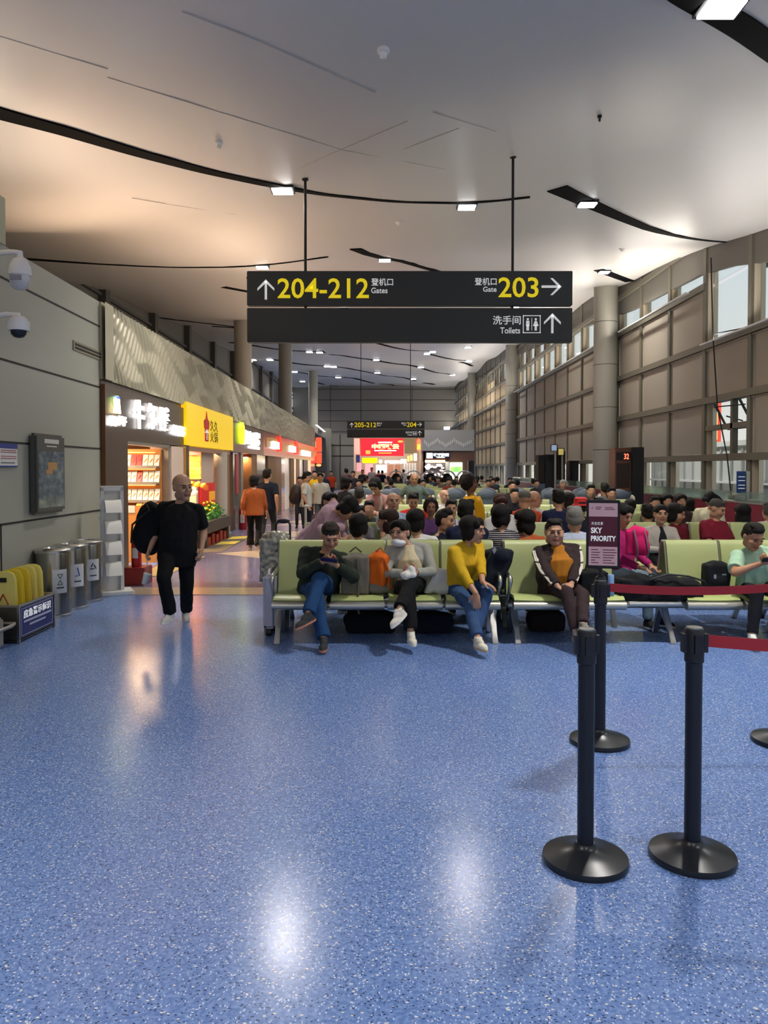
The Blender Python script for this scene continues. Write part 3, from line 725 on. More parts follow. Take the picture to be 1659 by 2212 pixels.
# sign on top of PC
rz = math.radians(-14)
cx, cy = PC.x, PC.y; R_ = Matrix.Rotation(rz, 3, 'Z'); ux = R_ @ V((1, 0, 0)); uy = V((0, 0, 1)); nn = R_ @ V((0, -1, 0))
cc = V((cx + .012, cy, 0)); S3 = 4.74 / 1662
t = thing('priority_sign', (cx, cy, 1.014), 'pink and maroon SKY PRIORITY sign in a black frame on a barrier post', 'sign')
zb, zt_ = 1.7 - (1228 - HY) * S3, 1.7 - (1080 - HY) * S3
m = MB(); m.cyl((cx, cy, 1.012), (cx, cy, zb + .02), .010, n=12); m.lathe([(.034, 1.014), (.03, 1.03), (.012, 1.045), (.01, 1.05)], (cx, cy, 0), 20); m.build('neck', M_POST, t)
hw = .100
m = MB(); m.obox(cc + V((0, 0, (zb + zt_) / 2)), ux * hw, nn * .018, uy * (zt_ - zb) / 2); m.build('frame', M_BLK2, t, 30, bevel=.004)
def face(x0, x1, z0, z1, mm, name, d=.0195):
    m = MB(); m.obox(cc + ux * ((x0 + x1) / 2) + uy * ((z0 + z1) / 2) + nn * d, ux * (x1 - x0) / 2, nn * .0015, uy * (z1 - z0) / 2); return m.build(name, mm, t, 0)
H_ = zt_ - zb; z_ = lambda f: zt_ - f * H_
M_PINK = mat('sign_pink', 'e3b6bb', .5); M_MAR = mat('sign_maroon', '560a26', .45)
face(-.085, .085, z_(.24), z_(.045), M_PINK, 'top_panel'); MP = face(-.085, .085, z_(.68), z_(.24), M_MAR, 'middle_panel'); face(-.085, .085, z_(.955), z_(.68), M_PINK, 'bottom_panel')
o3 = cc + nn * .0215
text_mb('天合优享', o3 + ux * -.07 + uy * z_(.365), ux, uy, .07, .02, .001).build('lettering', M_WTX, MP, 0)
text_mb('SKY', o3 + ux * -.072 + uy * z_(.485), ux, uy, .066, .036, .001, .03).build('lettering', M_WTX, MP, 0)
text_mb('PRIORITY', o3 + ux * -.072 + uy * z_(.60), ux, uy, .148, .034, .001, .03).build('lettering', M_WTX, MP, 0)
m = MB()
for i in range(6):
    z0 = z_(.725 + i * .038); wa = (.04, .052, .046, .054, .026, .044)[i]; wb = (.072, .08, .07, .064, .05, .07)[i]
    for x0, ww in ((-.07, wa), (.0, wb)): m.obox(o3 + ux * (x0 + ww / 2) + uy * z0, ux * ww / 2, nn * .0006, uy * .0022)
for x0, ww, f in ((-.045, .035, .105), (-.045, .03, .13), (.01, .05, .11), (.01, .06, .135), (-.07, .01, .118)): m.obox(o3 + ux * (x0 + ww / 2) + uy * z_(f), ux * ww / 2, nn * .0006, uy * .002)
m.build('text_line', M_MAR, t, 0)

# ------------------------------------------------------------------ left wall furniture
def LW(px, py, off=0.):     # point on the left wall plane
    Y = (LX + off) * FPX / (px - HX); return V((LX + off, Y, 1.7 - (py - HY) / FPX * Y))
def lwbox(mb, pxa, pya, pxb, pyb, off, th):
    a, b = LW(pxa, pya, off), LW(pxb, pyb, off); mb.box(LX + off - th, LX + off, a.y, b.y, min(a.z, b.z), max(a.z, b.z)); return a, b
def pw(px, off=0.): return (LX + off) * FPX / (px - HX)
def pz(py, Y): return 1.7 - (py - HY) / FPX * Y
# advert light box
ya, yb = pw(76, .08), pw(140, .08); zt1, zb1 = pz(935, ya), pz(1113, ya)
t = thing('poster_frame', (LX + .04, (ya + yb) / 2, zb1), 'tall dark framed wall poster board above the steel bins', 'poster frame')
m = MB(); m.box(LX, LX + .09, ya, yb, zb1, zt1); m.build('frame', mat('frame_grey', '4b4c48', .4), t, 30, bevel=.03, bseg=4)
M_POSTER = bpy.data.materials.new('blurry_poster'); M_POSTER.use_nodes = True; nt = M_POSTER.node_tree; b = nt.nodes['Principled BSDF']; b.inputs['Roughness'].default_value = .12
tc = nt.nodes.new('ShaderNodeTexCoord'); mp = nt.nodes.new('ShaderNodeMapping'); mp.inputs['Scale'].default_value = (1, 3, 5); n = nt.nodes.new('ShaderNodeTexNoise'); n.inputs['Scale'].default_value = 2.2; n.inputs['Detail'].default_value = 4; r = nt.nodes.new('ShaderNodeValToRGB')
nt.links.new(tc.outputs['Object'], mp.inputs[0]); nt.links.new(mp.outputs[0], n.inputs[0]); nt.links.new(n.outputs[0], r.inputs[0]); nt.links.new(r.outputs[0], b.inputs[0])
r.color_ramp.elements[0].position = .3; r.color_ramp.elements[0].color = lin('4a555c'); r.color_ramp.elements[1].position = .75; r.color_ramp.elements[1].color = lin('a3a89a')
e = r.color_ramp.elements.new(.55); e.color = lin('6e7a80')
m = MB(); m.box(LX + .09, LX + .094, ya + .06, yb - .06, zb1 + .07, zt1 - .2); m.build('poster', M_POSTER, t, 0)
m = MB(); m.box(LX + .09, LX + .095, ya + .22, yb - .2, zt1 - .11, zt1 - .06); m.box(LX + .09, LX + .095, ya + .28, yb - .26, zt1 - .15, zt1 - .135); m.build('text_line', mat('off_white_print', 'c8c8c0', .5), t, 0)
m = MB(); m.box(LX + .094, LX + .097, ya + .3, ya + .55, zt1 - .42, zt1 - .33); m.box(LX + .094, LX + .097, ya + .25, ya + .42, zt1 - .47, zt1 - .42); m.build('orange_mark', mat('dull_orange', 'b98d58', .6), t, 0)
# small notice
ya, yb = pw(-14, .02), pw(38, .02); zt1, zb1 = pz(957, ya + .2), pz(1009, yb)
t = thing('wall_notice', (LX + .02, (ya + yb) / 2, zb1), 'white notice with blue top and bottom bands at the left frame edge', 'notice')
m = MB(); m.box(LX, LX + .02, ya, yb, zb1, zt1); m.build('board', M_WHITE, t, 0)
m = MB(); m.box(LX + .02, LX + .023, ya, yb, zt1 - .055, zt1); m.box(LX + .02, LX + .023, ya, yb, zb1, zb1 + .015); m.build('blue_band', mat('notice_blue', '2b3f8a', .5), t, 0)
m = MB()
for f, rr in ((.30, .05), (.38, .05), (.55, .05), (.64, .05)): m.box(LX + .02, LX + .023, ya + .16, yb - .03, zt1 - (zt1 - zb1) * f - .004, zt1 - (zt1 - zb1) * f + .006)
m.build('red_text_line', mat('notice_red', 'a86a74', .5), t, 0)
m = MB(); m.box(LX + .02, LX + .023, ya + .16, yb - .06, zt1 - (zt1 - zb1) * .82 - .006, zt1 - (zt1 - zb1) * .82 + .006); m.build('text_line', mat('notice_grey', '686c78', .5), t, 0)
# linear air slot
m = MB(); ya, yb = pw(160), pw(222); t = thing('air_slot', (LX, ya, pz(752, ya)), 'narrow double-slotted air grille high on the grey left wall', 'vent')
z1, z0 = pz(736, ya), pz(757, ya); m.box(LX, LX + .012, ya, YC + .02, z0, z1); m.build('frame', mat('grille_beige', '8c8570', .5), t, 0)
m = MB(); h = (z1 - z0)
for f in (.22, .58): m.box(LX + .012, LX + .016, ya + .05, YC - .0, z0 + h * f, z0 + h * (f + .2))
m.build('slot', M_JOINT, t, 0)
# cameras on arms
def cam_dome(px, py, Y, kind, lab):
    c = W(px, py, Y); t = thing('security_camera', (LX, c.y, c.z), lab, 'security camera', 'cameras on the left wall')
    m = MB(); r = .085
    if kind == 0:
        m.tube([(LX, c.y - .05, c.z + .13), (LX + .05, c.y - .05, c.z + .14), (c.x - .05, c.y, c.z + .20), (c.x, c.y, c.z + .19), (c.x, c.y, c.z + .14)], [.05, .03, .022, .03, .03], 10); m.box(LX, LX + .03, c.y - .12, c.y + .02, c.z + .05, c.z + .22); m.build('bracket', M_WHITE, t)
        m = MB(); m.lathe([(.03, .15), (.06, .13), (.085, .08), (.093, .02), (.09, .0)], c, 28); m.build('housing', M_WHITE, t, 50)
        m = MB(); m.lathe([(.084, .0), (.082, -.05), (.074, -.09), (.045, -.115), (.01, -.125)], c, 28); m.build('lower_shell', mat('pale_grey_shell', 'c8c8c6', .3), t, 50)
        m = MB(); m.box(c.x - .045, c.x + .045, c.y - .088, c.y - .06, c.z - .055, c.z - .012); m.build('lens_window', mat('lens_grey', '8c8890', .15), t, 0)
    else:
        m.tube([(LX, c.y, c.z - .02), (LX + .1, c.y, c.z + .04), (c.x - .10, c.y, c.z + .14), (c.x, c.y, c.z + .135), (c.x, c.y, c.z + .1)], [.05, .035, .022, .022, .03], 10); m.build('bracket', M_WHITE, t)
        m = MB(); m.lathe([(.05, .12), (.07, .1), (.07, .085), (.09, .08), (.088, .0)], c, 28); m.build('housing', M_WHITE, t, 40)
        m = MB(); m.lathe([(.066, .0), (.062, -.03), (.04, -.055), (.01, -.062)], c, 28); m.build('dome', mat('smoked_dome', '202228', .1), t, 50)
cam_dome(48, 598, 6.6, 0, 'upper white dome camera on a long arm at the left edge')
cam_dome(44, 716, 6.6, 1, 'lower white dome camera with a dark glass dome at the left edge')
# bins
M_BINST = mat('bin_steel', '8e8c86', .24, metal=.95, bump=.03, bscale=5)
def bin_(loc, label, lab_mark, mcol):
    x, y, _ = loc; t = thing('waste_bin', loc, label, 'waste bin', 'round steel bins along the left wall'); r = .195
    m = MB(); m.lathe([(r, .0), (r, .72), (r * .98, .735)], loc, 40); m.build('body', M_BINST, t, 40)
    m = MB(); m.lathe([(r + .008, .0), (r + .008, .03), (r, .035)], loc, 40); m.build('base_ring', M_CHROME, t, 40)
    m = MB(); m.lathe([(r + .006, .735), (r + .006, .765), (r * .9, .785), (r * .55, .787), (r * .5, .765), (.0, .765)], loc, 40); m.build('lid', M_CHROME, t, 40)
    # label wrapped on the corridor side
    def patch(a0, a1, z0, z1, rr, mm, nm):
        m = MB(); m.sheet([[(x + rr * math.cos(a0 + (a1 - a0) * j / 8), y + rr * math.sin(a0 + (a1 - a0) * j / 8), z) for j in range(9)] for z in (z0, z1)], .002); return m.build(nm, mm, t, 40)
    LBL = patch(-1.20, -.35, .28, .55, r + .003, M_WHITE, 'label')
    mk = mat('bin_mark_' + mcol, mcol, .5)
    m = MB()
    def ap(a, z): return V((x + (r + .006) * math.cos(a), y + (r + .006) * math.sin(a), z))
    if lab_mark == 'tri2':
        for s, zc in ((1, .40), (-1, .475)):
            P = [ap(-.78 - .14, zc - s * .022), ap(-.78 + .14, zc - s * .022), ap(-.78, zc + s * .028)]
            for a, b in zip(P, P[1:] + P[:1]): m.tube([a, b], .004, 6)
    elif lab_mark == 'tri':
        P = [ap(-.78 - .2, .43), ap(-.78 + .2, .43), ap(-.78, .50)]
        for a, b in zip(P, P[1:] + P[:1]): m.tube([a, a + (b - a) * .7], .008, 6)
    else:
        P = [ap(-.78 - .12, .41), ap(-.78 + .12, .41), ap(-.78, .51)]; m.tube([P[0], P[1], P[2]], .007, 6)
    m.build('recycling_mark', mk, LBL)
    patch(-.98, -.55, .335, .352, r + .005, mat('print_dark', '4a4c50', .6), 'text_line')
bin_((-3.80, 8.86, 0), 'round steel waste bin nearest the yellow signs, first of three', 'tri2', '3f6a50')
bin_((-3.80, 9.36, 0), 'middle one of three round steel waste bins, with a blue mark on its label', 'x', '4a5fae')
bin_((-3.80, 9.86, 0), 'farthest of three round steel waste bins, beside the white brochure stand', 'tri', '3c4046')
# box with yellow wet floor signs: front face runs along the wall side
bx0, bx1, by0, by1, bh = -3.90, -3.52, 7.42, 8.22, .36
t = thing('sign_box', ((bx0 + bx1) / 2, (by0 + by1) / 2, 0), 'steel box with a blue plate holding yellow wet floor signs, left wall', 'box')
m = MB(); m.box(bx0, bx1, by0, by0 + .015, .03, bh); m.box(bx0, bx1, by1 - .015, by1, .03, bh); m.box(bx0, bx0 + .015, by0, by1, .03, bh); m.box(bx1 - .015, bx1, by0, by1, .03, bh); m.box(bx0, bx1, by0, by1, .02, .04)
m.build('tray', mat('box_steel', '77746c', .3, metal=.9), t, 0)
m = MB()
for (a, b, c, d) in ((bx0, bx1, by0 - .01, by0 + .01), (bx0, bx1, by1 - .01, by1 + .01), (bx1 - .01, bx1 + .01, by0, by1), (bx0 - .01, bx0 + .01, by0, by1)): m.box(a, b, c, d, bh - .005, bh + .015)
for x_ in (bx0, bx1):
    for y_ in (by0, by1): m.box(x_ - .012, x_ + .012, y_ - .012, y_ + .012, 0, bh + .01)
m.build('rim', M_CHROME, t, 0)
m = MB(); m.box(bx1, bx1 + .006, by0 + .03, by1 - .03, .05, bh - .02); m.build('blue_plate', mat('plate_blue', '161f66', .35), t, 0)
m = MB()
for (a, b, c, d) in ((by0 + .045, by1 - .045, bh - .034, bh - .029), (by0 + .045, by1 - .045, .064, .069), (by0 + .045, by0 + .05, .064, bh - .03), (by1 - .05, by1 - .045, .064, bh - .03)): m.box(bx1 + .006, bx1 + .008, a, b, c, d)
m.box(bx1 + .006, bx1 + .008, by0 + .10, by1 - .08, .185, .205); m.box(bx1 + .006, bx1 + .008, by0 + .22, by1 - .22, .14, .158); m.build('text_line', mat('plate_white', 'b8bac8', .5), t, 0)
text_mb('应急警示标识', (bx1 + .007, by0 + .09, .225), UXL, UYF, .62, .085, .002, .02).build('lettering', M_WTX, t, 0)
M_YSG = mat('caution_yellow', 'e4cc3c', .45); M_YSG2 = mat('caution_pale_yellow', 'e8da78', .45)
def caution(yc, mm, lab, tilt=0.):
    xc = (bx0 + bx1) / 2; t = thing('wet_floor_sign', (xc, yc, .05), lab, 'wet floor sign', 'yellow folded signs in the steel box')
    for s in (-1, 1):
        pts = [(-.135, 0), (.135, 0), (.115, .56), (.09, .62), (.045, .64), (-.045, .64), (-.09, .62), (-.115, .56)]
        m = MB(); c = V((xc, yc + s * .022, .05)); up = V((0, -s * .02 + tilt, 1))
        m.prism(pts, c, V((1, 0, 0)), up, .012); m.build('panel', mm, t, 30, bevel=.003)
    m = MB(); c = V((xc, yc - .037, .05)); P = [c + V((-.07, 0, .28)), c + V((.07, 0, .28)), c + V((0, .003, .42))]
    for a, b in zip(P, P[1:] + P[:1]): m.tube([a, b], .006, 6)
    m.build('warning_triangle', mat('warning_red', '9c3020', .5), t)
    m = MB(); m.box(xc - .035, xc + .035, yc - .037, yc - .034, .585, .63); m.build('grip_hole', M_JOINT, t, 0)
    m = MB(); m.box(xc - .05, xc - .01, yc - .038, yc - .035, .22, .29); m.build('print_mark', mat('emboss_dark', '6b5c20', .6), t, 0)
for i, (mm, lab) in enumerate(((M_YSG2, 'nearest pale yellow folded wet floor sign at the front of the steel box'), (M_YSG, 'deep yellow wet floor sign, second from the front in the steel box'), (M_YSG, 'deep yellow wet floor sign in the middle of the steel box'), (M_YSG2, 'pale yellow wet floor sign, last but one in the steel box'), (M_YSG2, 'pale yellow wet floor sign at the back of the steel box beside the bins'))):
    caution(7.54 + i * .145, mm, lab)
# small steel stand cut by the frame edge
t = thing('low_steel_stand', (-3.62, 7.0, 0), 'low pale steel stand with a round rail, cut by the left frame edge', 'stand')
m = MB(); m.box(-3.95, -3.56, 6.75, 7.22, .02, .30); m.build('body', mat('pale_steel', 'a39c94', .4, metal=.6), t, 30, bevel=.02)
m = MB(); m.tube([(-3.95, 7.3, .22), (-3.50, 7.3, .22), (-3.48, 7.2, .22), (-3.48, 6.8, .22)], .018, 8); m.build('rail', M_CHROME, t)
# white brochure stand
sx, sy = -3.66, 10.42
t = thing('brochure_stand', (sx, sy, 0), 'white free-standing brochure rack with tilted trays by the shop corner', 'brochure stand')
R2 = Matrix.Rotation(math.radians(26), 3, 'Z')
def o2(m, c, hx, hy, hz, tilt=0.):
    Rt = R2 @ Matrix.Rotation(tilt, 3, 'X'); m.obox(V((sx, sy, 0)) + R2 @ V(c), Rt @ V((hx, 0, 0)), Rt @ V((0, hy, 0)), Rt @ V((0, 0, hz)))
m = MB(); o2(m, (.02, -.02, .025), .24, .20, .025); m.build('base', M_WHITE, t, 30, bevel=.006)
m = MB()
for s in (-1, 1): o2(m, (s * .125, 0, .74), .022, .045, .71)
o2(m, (0, .03, .74), .10, .008, .71); o2(m, (0, 0, 1.43), .147, .045, .035); m.build('frame', M_WHITE, t, 30, bevel=.004)
for i in range(5):
    for s in ((1,) if i < 4 else ()):
        m = MB(); z = 1.18 - i * .28
        rows = []
        for k in range(6):
            q = k / 5; rows.append([V((sx, sy, 0)) + R2 @ V((x_, -.0 - .26 * q, z + .10 - .10 * q - .07 * q * q + .04 * math.sin(q * 3.1))) for x_ in (-.105, 0, .105)])
        m.sheet(rows, .006); m.build('tray', M_WHITE, t, 40)
m = MB()
for i in range(4):
    z = 1.30 - i * .28; m.prism([(-.13, 0), (-.17, .05), (-.13, -.09)], V((sx, sy, z)) + R2 @ V((-.02, -.03, 0)), R2 @ V((1, 0, 0)), V((0, 0, 1)), .01)
m.build('side_fin', M_WHITE, t, 0)
# red poster behind the stand, extinguisher box and extinguisher
t = thing('red_poster_stand', (-3.86, 11.2, 0), 'narrow red and gold poster stand behind the white brochure rack', 'poster')
m = MB(); m.box(-3.90, -3.87, 11.0, 11.35, .70, 1.36); m.build('panel', mat('poster_red', '8f2a20', .5), t, 0)
m = MB(); m.box(-3.87, -3.865, 11.05, 11.3, 1.08, 1.33); m.build('gold_field', mat('poster_gold', 'b5803a', .5), t, 0)
m = MB(); m.box(-3.9, -3.88, 11.1, 11.2, 0, .72); m.build('pole', M_BLK2, t, 0)
def extinguisher(x, y, z, lab, s=1.):
    t = thing('fire_extinguisher', (x, y, z), lab, 'fire extinguisher', 'red fire extinguishers')
    m = MB(); m.lathe([(.065 * s, 0), (.072 * s, .02), (.072 * s, .36 * s), (.05 * s, .41 * s), (.025 * s, .43 * s)], (x, y, z), 24); m.build('cylinder', mat('ext_red', 'a01a20', .3), t, 50)
    m = MB(); m.cyl((x, y, z + .42 * s), (x, y, z + .47 * s), .016 * s); m.obox((x + .02, y, z + .48 * s), (.05 * s, 0, .012), (0, .012, 0), (0, 0, .006)); m.tube([(x, y, z + .45 * s), (x + .09, y - .02, z + .4 * s), (x + .085, y - .02, z + .2 * s)], .008, 6); m.build('valve', M_BLK2, t)
    m = MB(); m.sheet([[(x + .074 * s * math.cos(a), y + .074 * s * math.sin(a), zz) for a in (-2.2, -1.9, -1.6, -1.3, -1.)] for zz in (z + .13 * s, z + .28 * s)], .002); m.build('label', mat('ext_label', 'c8ccd0', .5), t, 40)
t = thing('extinguisher_box', (-3.58, 11.4, 0), 'low red metal box carrying a fire extinguisher at the first shop pillar', 'box')
m = MB(); m.box(-3.76, -3.44, 11.1, 11.5, 0, .26); m.build('body', mat('dark_red_box', '7c1418', .4), t, 30, bevel=.01)
m = MB(); m.box(-3.44, -3.43, 11.2, 11.4, .08, .16); m.build('label', M_BLK2, t, 0)
extinguisher(-3.60, 11.26, .26, 'red extinguisher standing on the red box by the first shop')
extinguisher(-3.86, 21.35, .0, 'bigger red extinguisher standing on the floor by the yellow-sign shop', 1.5)
# ------------------------------------------------------------------ shops along the left
SX = LX      # shop front plane
def lam_mat():
    m = bpy.data.materials.new('wave_relief_panel'); m.use_nodes = True; b = m.node_tree.nodes['Principled BSDF']; b.inputs['Base Color'].default_value = lin('aaa58f'); b.inputs['Roughness'].default_value = .42; b.inputs['Metallic'].default_value = .15
    return m
M_WAVE = lam_mat()
YE = 46.5
# relief band: real geometry with intersecting ridges
def relief(y, z):
    def tri(v): v = v % 1.0; return 4 * abs(v - .5) - 1
    zz = (z - 2.97) / 1.09; big = .5 * math.sin(y * .9) + .3 * math.sin(y * 2.1 + 1)
    u1 = (y + .15 * tri(zz * 1.1 + big * .5)) / .17; u2 = (y - .15 * tri(zz * 1.1 + big * .5 + .18)) / .17
    r1 = max(0, 1 - abs((u1 % 1.0) - .5) * 3.4); r2 = max(0, 1 - abs((u2 % 1.0) - .5) * 3.4)
    m1 = .5 + .5 * math.sin(y * 3.1 + zz * 7); m2 = 1 - m1
    m1 = min(1, max(0, (m1 - .3) * 2.2)); m2 = min(1, max(0, (m2 - .3) * 2.2))
    return .008 + .044 * max(r1 * m1, r2 * m2)
mb = MB(); ys = []; y = YC
while y < YE: ys.append(y); y += .02 if y < 17 else (.034 if y < 26 else .2)
zs = [2.97 + (4.06 - 2.97) * i / 34 for i in range(35)]
rows = [[(SX + .03 + (relief(y, z) if y > YC + .35 else .05) - (.9 * max(0, (y - YE + 1.2)) ** 2), y, z) for z in zs] for y in ys]
C = len(zs); vs = [p for r in rows for p in r]; fs = [(i * C + j, (i + 1) * C + j, (i + 1) * C + j + 1, i * C + j + 1) for i in range(len(ys) - 1) for j in range(C - 1)]
mb.add(vs, fs); mb.box(SX - .3, SX + .03, YC, YE - 1, 2.97, 4.06); struct(mb.build('trim_%d' % ti[0], M_WAVE, smooth=60)); ti[0] += 1
mb = MB(); mb.box(SX - .2, SX + .01, YC, YE, 2.90, 2.97); trim(mb, M_BROWN)
# shop shells behind: back wall, floors
M_IN = mat('shop_inner', 'b08e6c', .7)
for nm_, bx_ in (('wall_shop_back', (SX - 3.2, SX - 3.1, YC, YE, 0, 3.0)), ('wall_shop_end', (SX - 3.2, SX - .21, YE - .4, YE, 0, 4.0)), ('wall_shop_near', (SX - 3.2, SX - .25, YC, YC + .05, 0, 3)), ('ceiling_shops', (SX - 3.2, SX - .21, YC, YE, 2.95, 3.0))):
    mb = MB(); mb.box(*bx_); struct(mb.build(nm_, M_IN, smooth=0))
ZO = 2.14
def warm_light(x, y, z, sx, sy, wts, col, parent=None, rot=None):
    ld = bpy.data.lights.new('shop_light', 'AREA'); ld.shape = 'RECTANGLE'; ld.size = sx; ld.size_y = sy; ld.energy = wts; ld.color = col
    lo = bpy.data.objects.new('shop_light', ld); COL.objects.link(lo); lo.location = (x, y, z)
    if rot: lo.rotation_euler = rot
    if parent: lo.parent = parent; lo.location = V((x, y, z)) - ORI[parent.name]
def ceil_strip(x, y, z, sx, sy, wts, col, lab):
    t = thing('shop_ceiling_lamp', (x, y, z), lab, 'ceiling lamp', 'lamps inside the shops')
    m = MB(); m.box(x - sx / 2, x + sx / 2, y - sy / 2, y + sy / 2, z, z + .04); m.build('diffuser', mat('warm_diffuser', 'ffe8c8', .5, emit=6), t, 0)
    warm_light(x, y, z - .02, sx, sy, wts, col, t)
# ---- shop 1: brown frame
t = thing('food_shop_front', (SX, 13.3, 0), 'first brown-clad shop front with white glowing characters, next to the grey wall', 'shop front', 'shop fronts along the corridor')
y1, y2, y3 = 11.94, 14.35, 15.75
m = MB(); m.box(SX - .25, SX + .06, YC + .01, y1, 0, 2.9); m.box(SX - .25, SX + .06, y1, y3, ZO, 2.9); m.box(SX - .25, SX + .06, y3 - .2, y3, 0, ZO); m.build('cladding', M_BROWN, t, 0)
m = MB(); m.box(SX - .35, SX + .05, y2 + .1, y3 - .2, 0, ZO - .02); m.build('white_jamb', mat('pinkish_white_jamb', 'd8c4b4', .5), t, 0)
m = MB(); m.box(SX - .12, SX + .03, y1, y2 + .1, ZO - .06, ZO); m.box(SX - .1, SX + .02, y2, y2 + .08, 0, ZO); m.build('door_track', M_STEEL, t, 0)
m = MB(); m.box(SX + .005, SX + .07, YC + .0, YC + .03, 0, 2.9); m.build('copper_edge', mat('copper_brown', '6b4a30', .35, metal=.5), t, 0)
M_GW = glow('ffffff', 3.2)
o = V((SX + .075, 0, 0))
def LT(body, pa, pb, ya_, yb_, mm, bold=.03, dep=.03, par=None, Yf=None):
    """text on the shop plane between pixel columns pa..pb, rows ya_..yb_ measured at pa"""
    Ya, Yb = pw(pa, .08), pw(pb, .08); zt, zb = pz(ya_, Ya), pz(yb_, Ya)
    return text_mb(body, (SX + .08, Ya, zb), UXL, UYF, Yb - Ya, zt - zb, dep, bold).build('lettering', mm, par, 0)
LT('牛', 287, 311, 861, 924, M_GW, .03, par=t); LT('奶', 318, 340, 870, 926, M_GW, .06, par=t); LT('酸', 345, 367, 877, 930, M_GW, .06, par=t)
# plain generic lit badge in place of the mascot, with its lit caption
Yc = pw(252, .08); m = MB(); m.cyl((SX + .07, Yc, pz(868, Yc)), (SX + .11, Yc, pz(868, Yc)), .085, n=24); m.build('badge_disc', glow('d8ff90', 3), t, 40)
m = MB(); m.prism([(-.13, 0), (.13, 0), (.07, .22), (-.07, .22)], (SX + .08, Yc, pz(893, Yc)), UXL, UYF, .03); m.build('badge_foot', glow('fff0b0', 4), t, 0)
m = MB(); m.box(SX + .07, SX + .115, Yc - .06, Yc + .07, pz(862, Yc), pz(857, Yc)); m.build('badge_blue', glow('3060d0', 1.5), t, 0)
LT('酸奶', 236, 254, 897, 919, M_GW, .06, par=t); LT('屋子', 255, 271, 898, 920, M_GW, .06, par=t)
LT('鲜酸奶', 372, 399, 917, 940, M_GW, .05, par=t)
# display shelf with packets: it stands across the shop and faces the viewer
YS = 14.28
t = thing('display_shelf', (-4.9, YS, 0), 'lit wooden display shelf with slanted packet rows inside the first shop', 'display shelf')
M_OR = mat('orange_laminate', 'dc9448', .5)
m = MB(); m.box(-6.4, -4.10, YS, YS + .05, 0, 2.06); m.box(-6.4, -4.10, YS - .40, YS, 0, 1.0); m.build('body', M_OR, t, 0)
shz = [pz(1008, YS - .15), pz(1043, YS - .15), pz(1082, YS - .15)]
for z in shz:
    m = MB(); m.box(-6.3, -4.12, YS - .22, YS, z - .02, z); m.box(-6.3, -4.12, YS - .225, YS - .21, z - .03, z + .02); m.build('shelf_board', mat('steel_grey_edge', '8c8880', .4), t, 0)
for z in (2.0, shz[0] - .04, shz[1] - .04):
    m = MB(); m.box(-6.2, -4.2, YS - .06, YS - .03, z - .012, z); m.build('light_strip', glow('ffc070', 2.5), t, 0)
M_PK1 = mat('packet_white', 'e8e0d4', .35); M_PK2 = mat('packet_red', 'b42024', .4); M_PK3 = mat('packet_tan', 'c89858', .4)
for r_, z in enumerate(shz):
    for i in range(6):
        xa = XY(271 + i * 12.4, YS - .15); red = (r_ == 0 and i in (1, 2)) or (r_ == 1 and i == 2); w_ = .047
        tt = thing('snack_packet', (xa + w_, YS - .15, z), '%s snack packet on the %s shelf of the first shop, %s from the left' % ('red' if red else 'white', ('top', 'middle', 'bottom')[r_], rn2[i]), 'packet', 'snack packets on the display shelf')
        m = MB(); m.obox((xa + w_, YS - .13, z + .112), (w_, 0, 0), (0, .040, .106), (0, -.010, .004)); pk = m.build('pack', M_PK2 if red else M_PK1, tt, 30, bevel=.004)
        m = MB(); m.obox((xa + w_, YS - .145, z + .10), (.026, .012, .045), (.010, 0, -.005), (0, -.004, .001)); m.build('picture', M_PK3 if not red else mat('packet_dkred', '8a1014', .4), pk, 0)
for i in range(4):
    xa = XY(300 + i * 14, YS - .3); m = MB(); m.obox((xa, YS - .3, 1.03), (.05, 0, 0), (0, .04, .02), (0, -.006, .012)); tag(m.build('flat_snack_box', M_PK3, smooth=0), 'tan snack box lying on the counter ledge under the shelves, %s from left' % rn2[i], 'box', 'snack boxes on the ledge')
m = MB(); m.box(XY(272, YS - .42), XY(290, YS - .42), YS - .41, YS - .40, pz(1108, YS - .4), pz(1092, YS - .4)); m.build('price_card', mat('paper_card', 'e0dcd0', .5), t, 0)
warm_light(-5.0, YS - .7, 2.02, 1.2, .3, 18, (1, .68, .38), t)
ceil_strip(SX - 1.3, 13.0, 2.6, .3, 2.0, 80, (1, .75, .5), 'warm strip lamp inside the first shop')
# ---- shop 2: yellow
t = thing('yellow_shop_front', (SX, 18.3, 0), 'shop front under the big yellow sign board with a red torch mark', 'shop front', 'shop fronts along the corridor')
ya, yb = pw(404, .12), pw(504, .12)
m = MB(); m.box(SX - .05, SX + .12, ya, yb, 2.17, 3.03); m.build('sign_board', mat('sign_board_yellow', 'efc80a', .35, emit=.45), t, 0)
m = MB(); m.box(SX - .2, SX + .05, y3, ya, 0, 2.97); m.build('edge_light', mat('pale_gold', 'd8b870', .4, emit=.25), t, 0)
zc = 2.6; Yc = ya + (yb - ya) * .36; m = MB(); m.prism([(-.22, -.0), (.22, 0), (.26, .16), (.08, .22), (.0, .38), (-.08, .22), (-.26, .16)], (SX + .12, Yc, zc - .02), UXL, UYF, .012); m.box(SX + .12, SX + .132, Yc - .16, Yc + .16, 2.30, 2.585); m.build('torch_mark', mat('sign_red', 'c42428', .5, emit=.1), t, 0)
m = MB(); m.prism([(-.22, 0), (.22, 0), (0, .09)], (SX + .133, Yc, 2.48), UXL, UYF, .004)
for i in range(4): m.box(SX + .133, SX + .136, Yc - .08, Yc + .08, 2.34 + i * .035, 2.355 + i * .035)
m.build('white_mark', M_WTX, t, 0)
text_mb('久久', (SX + .125, Yc + .35, 2.55), UXL, UYF, .8, .25, .004).build('lettering', M_BLK2, t, 0)
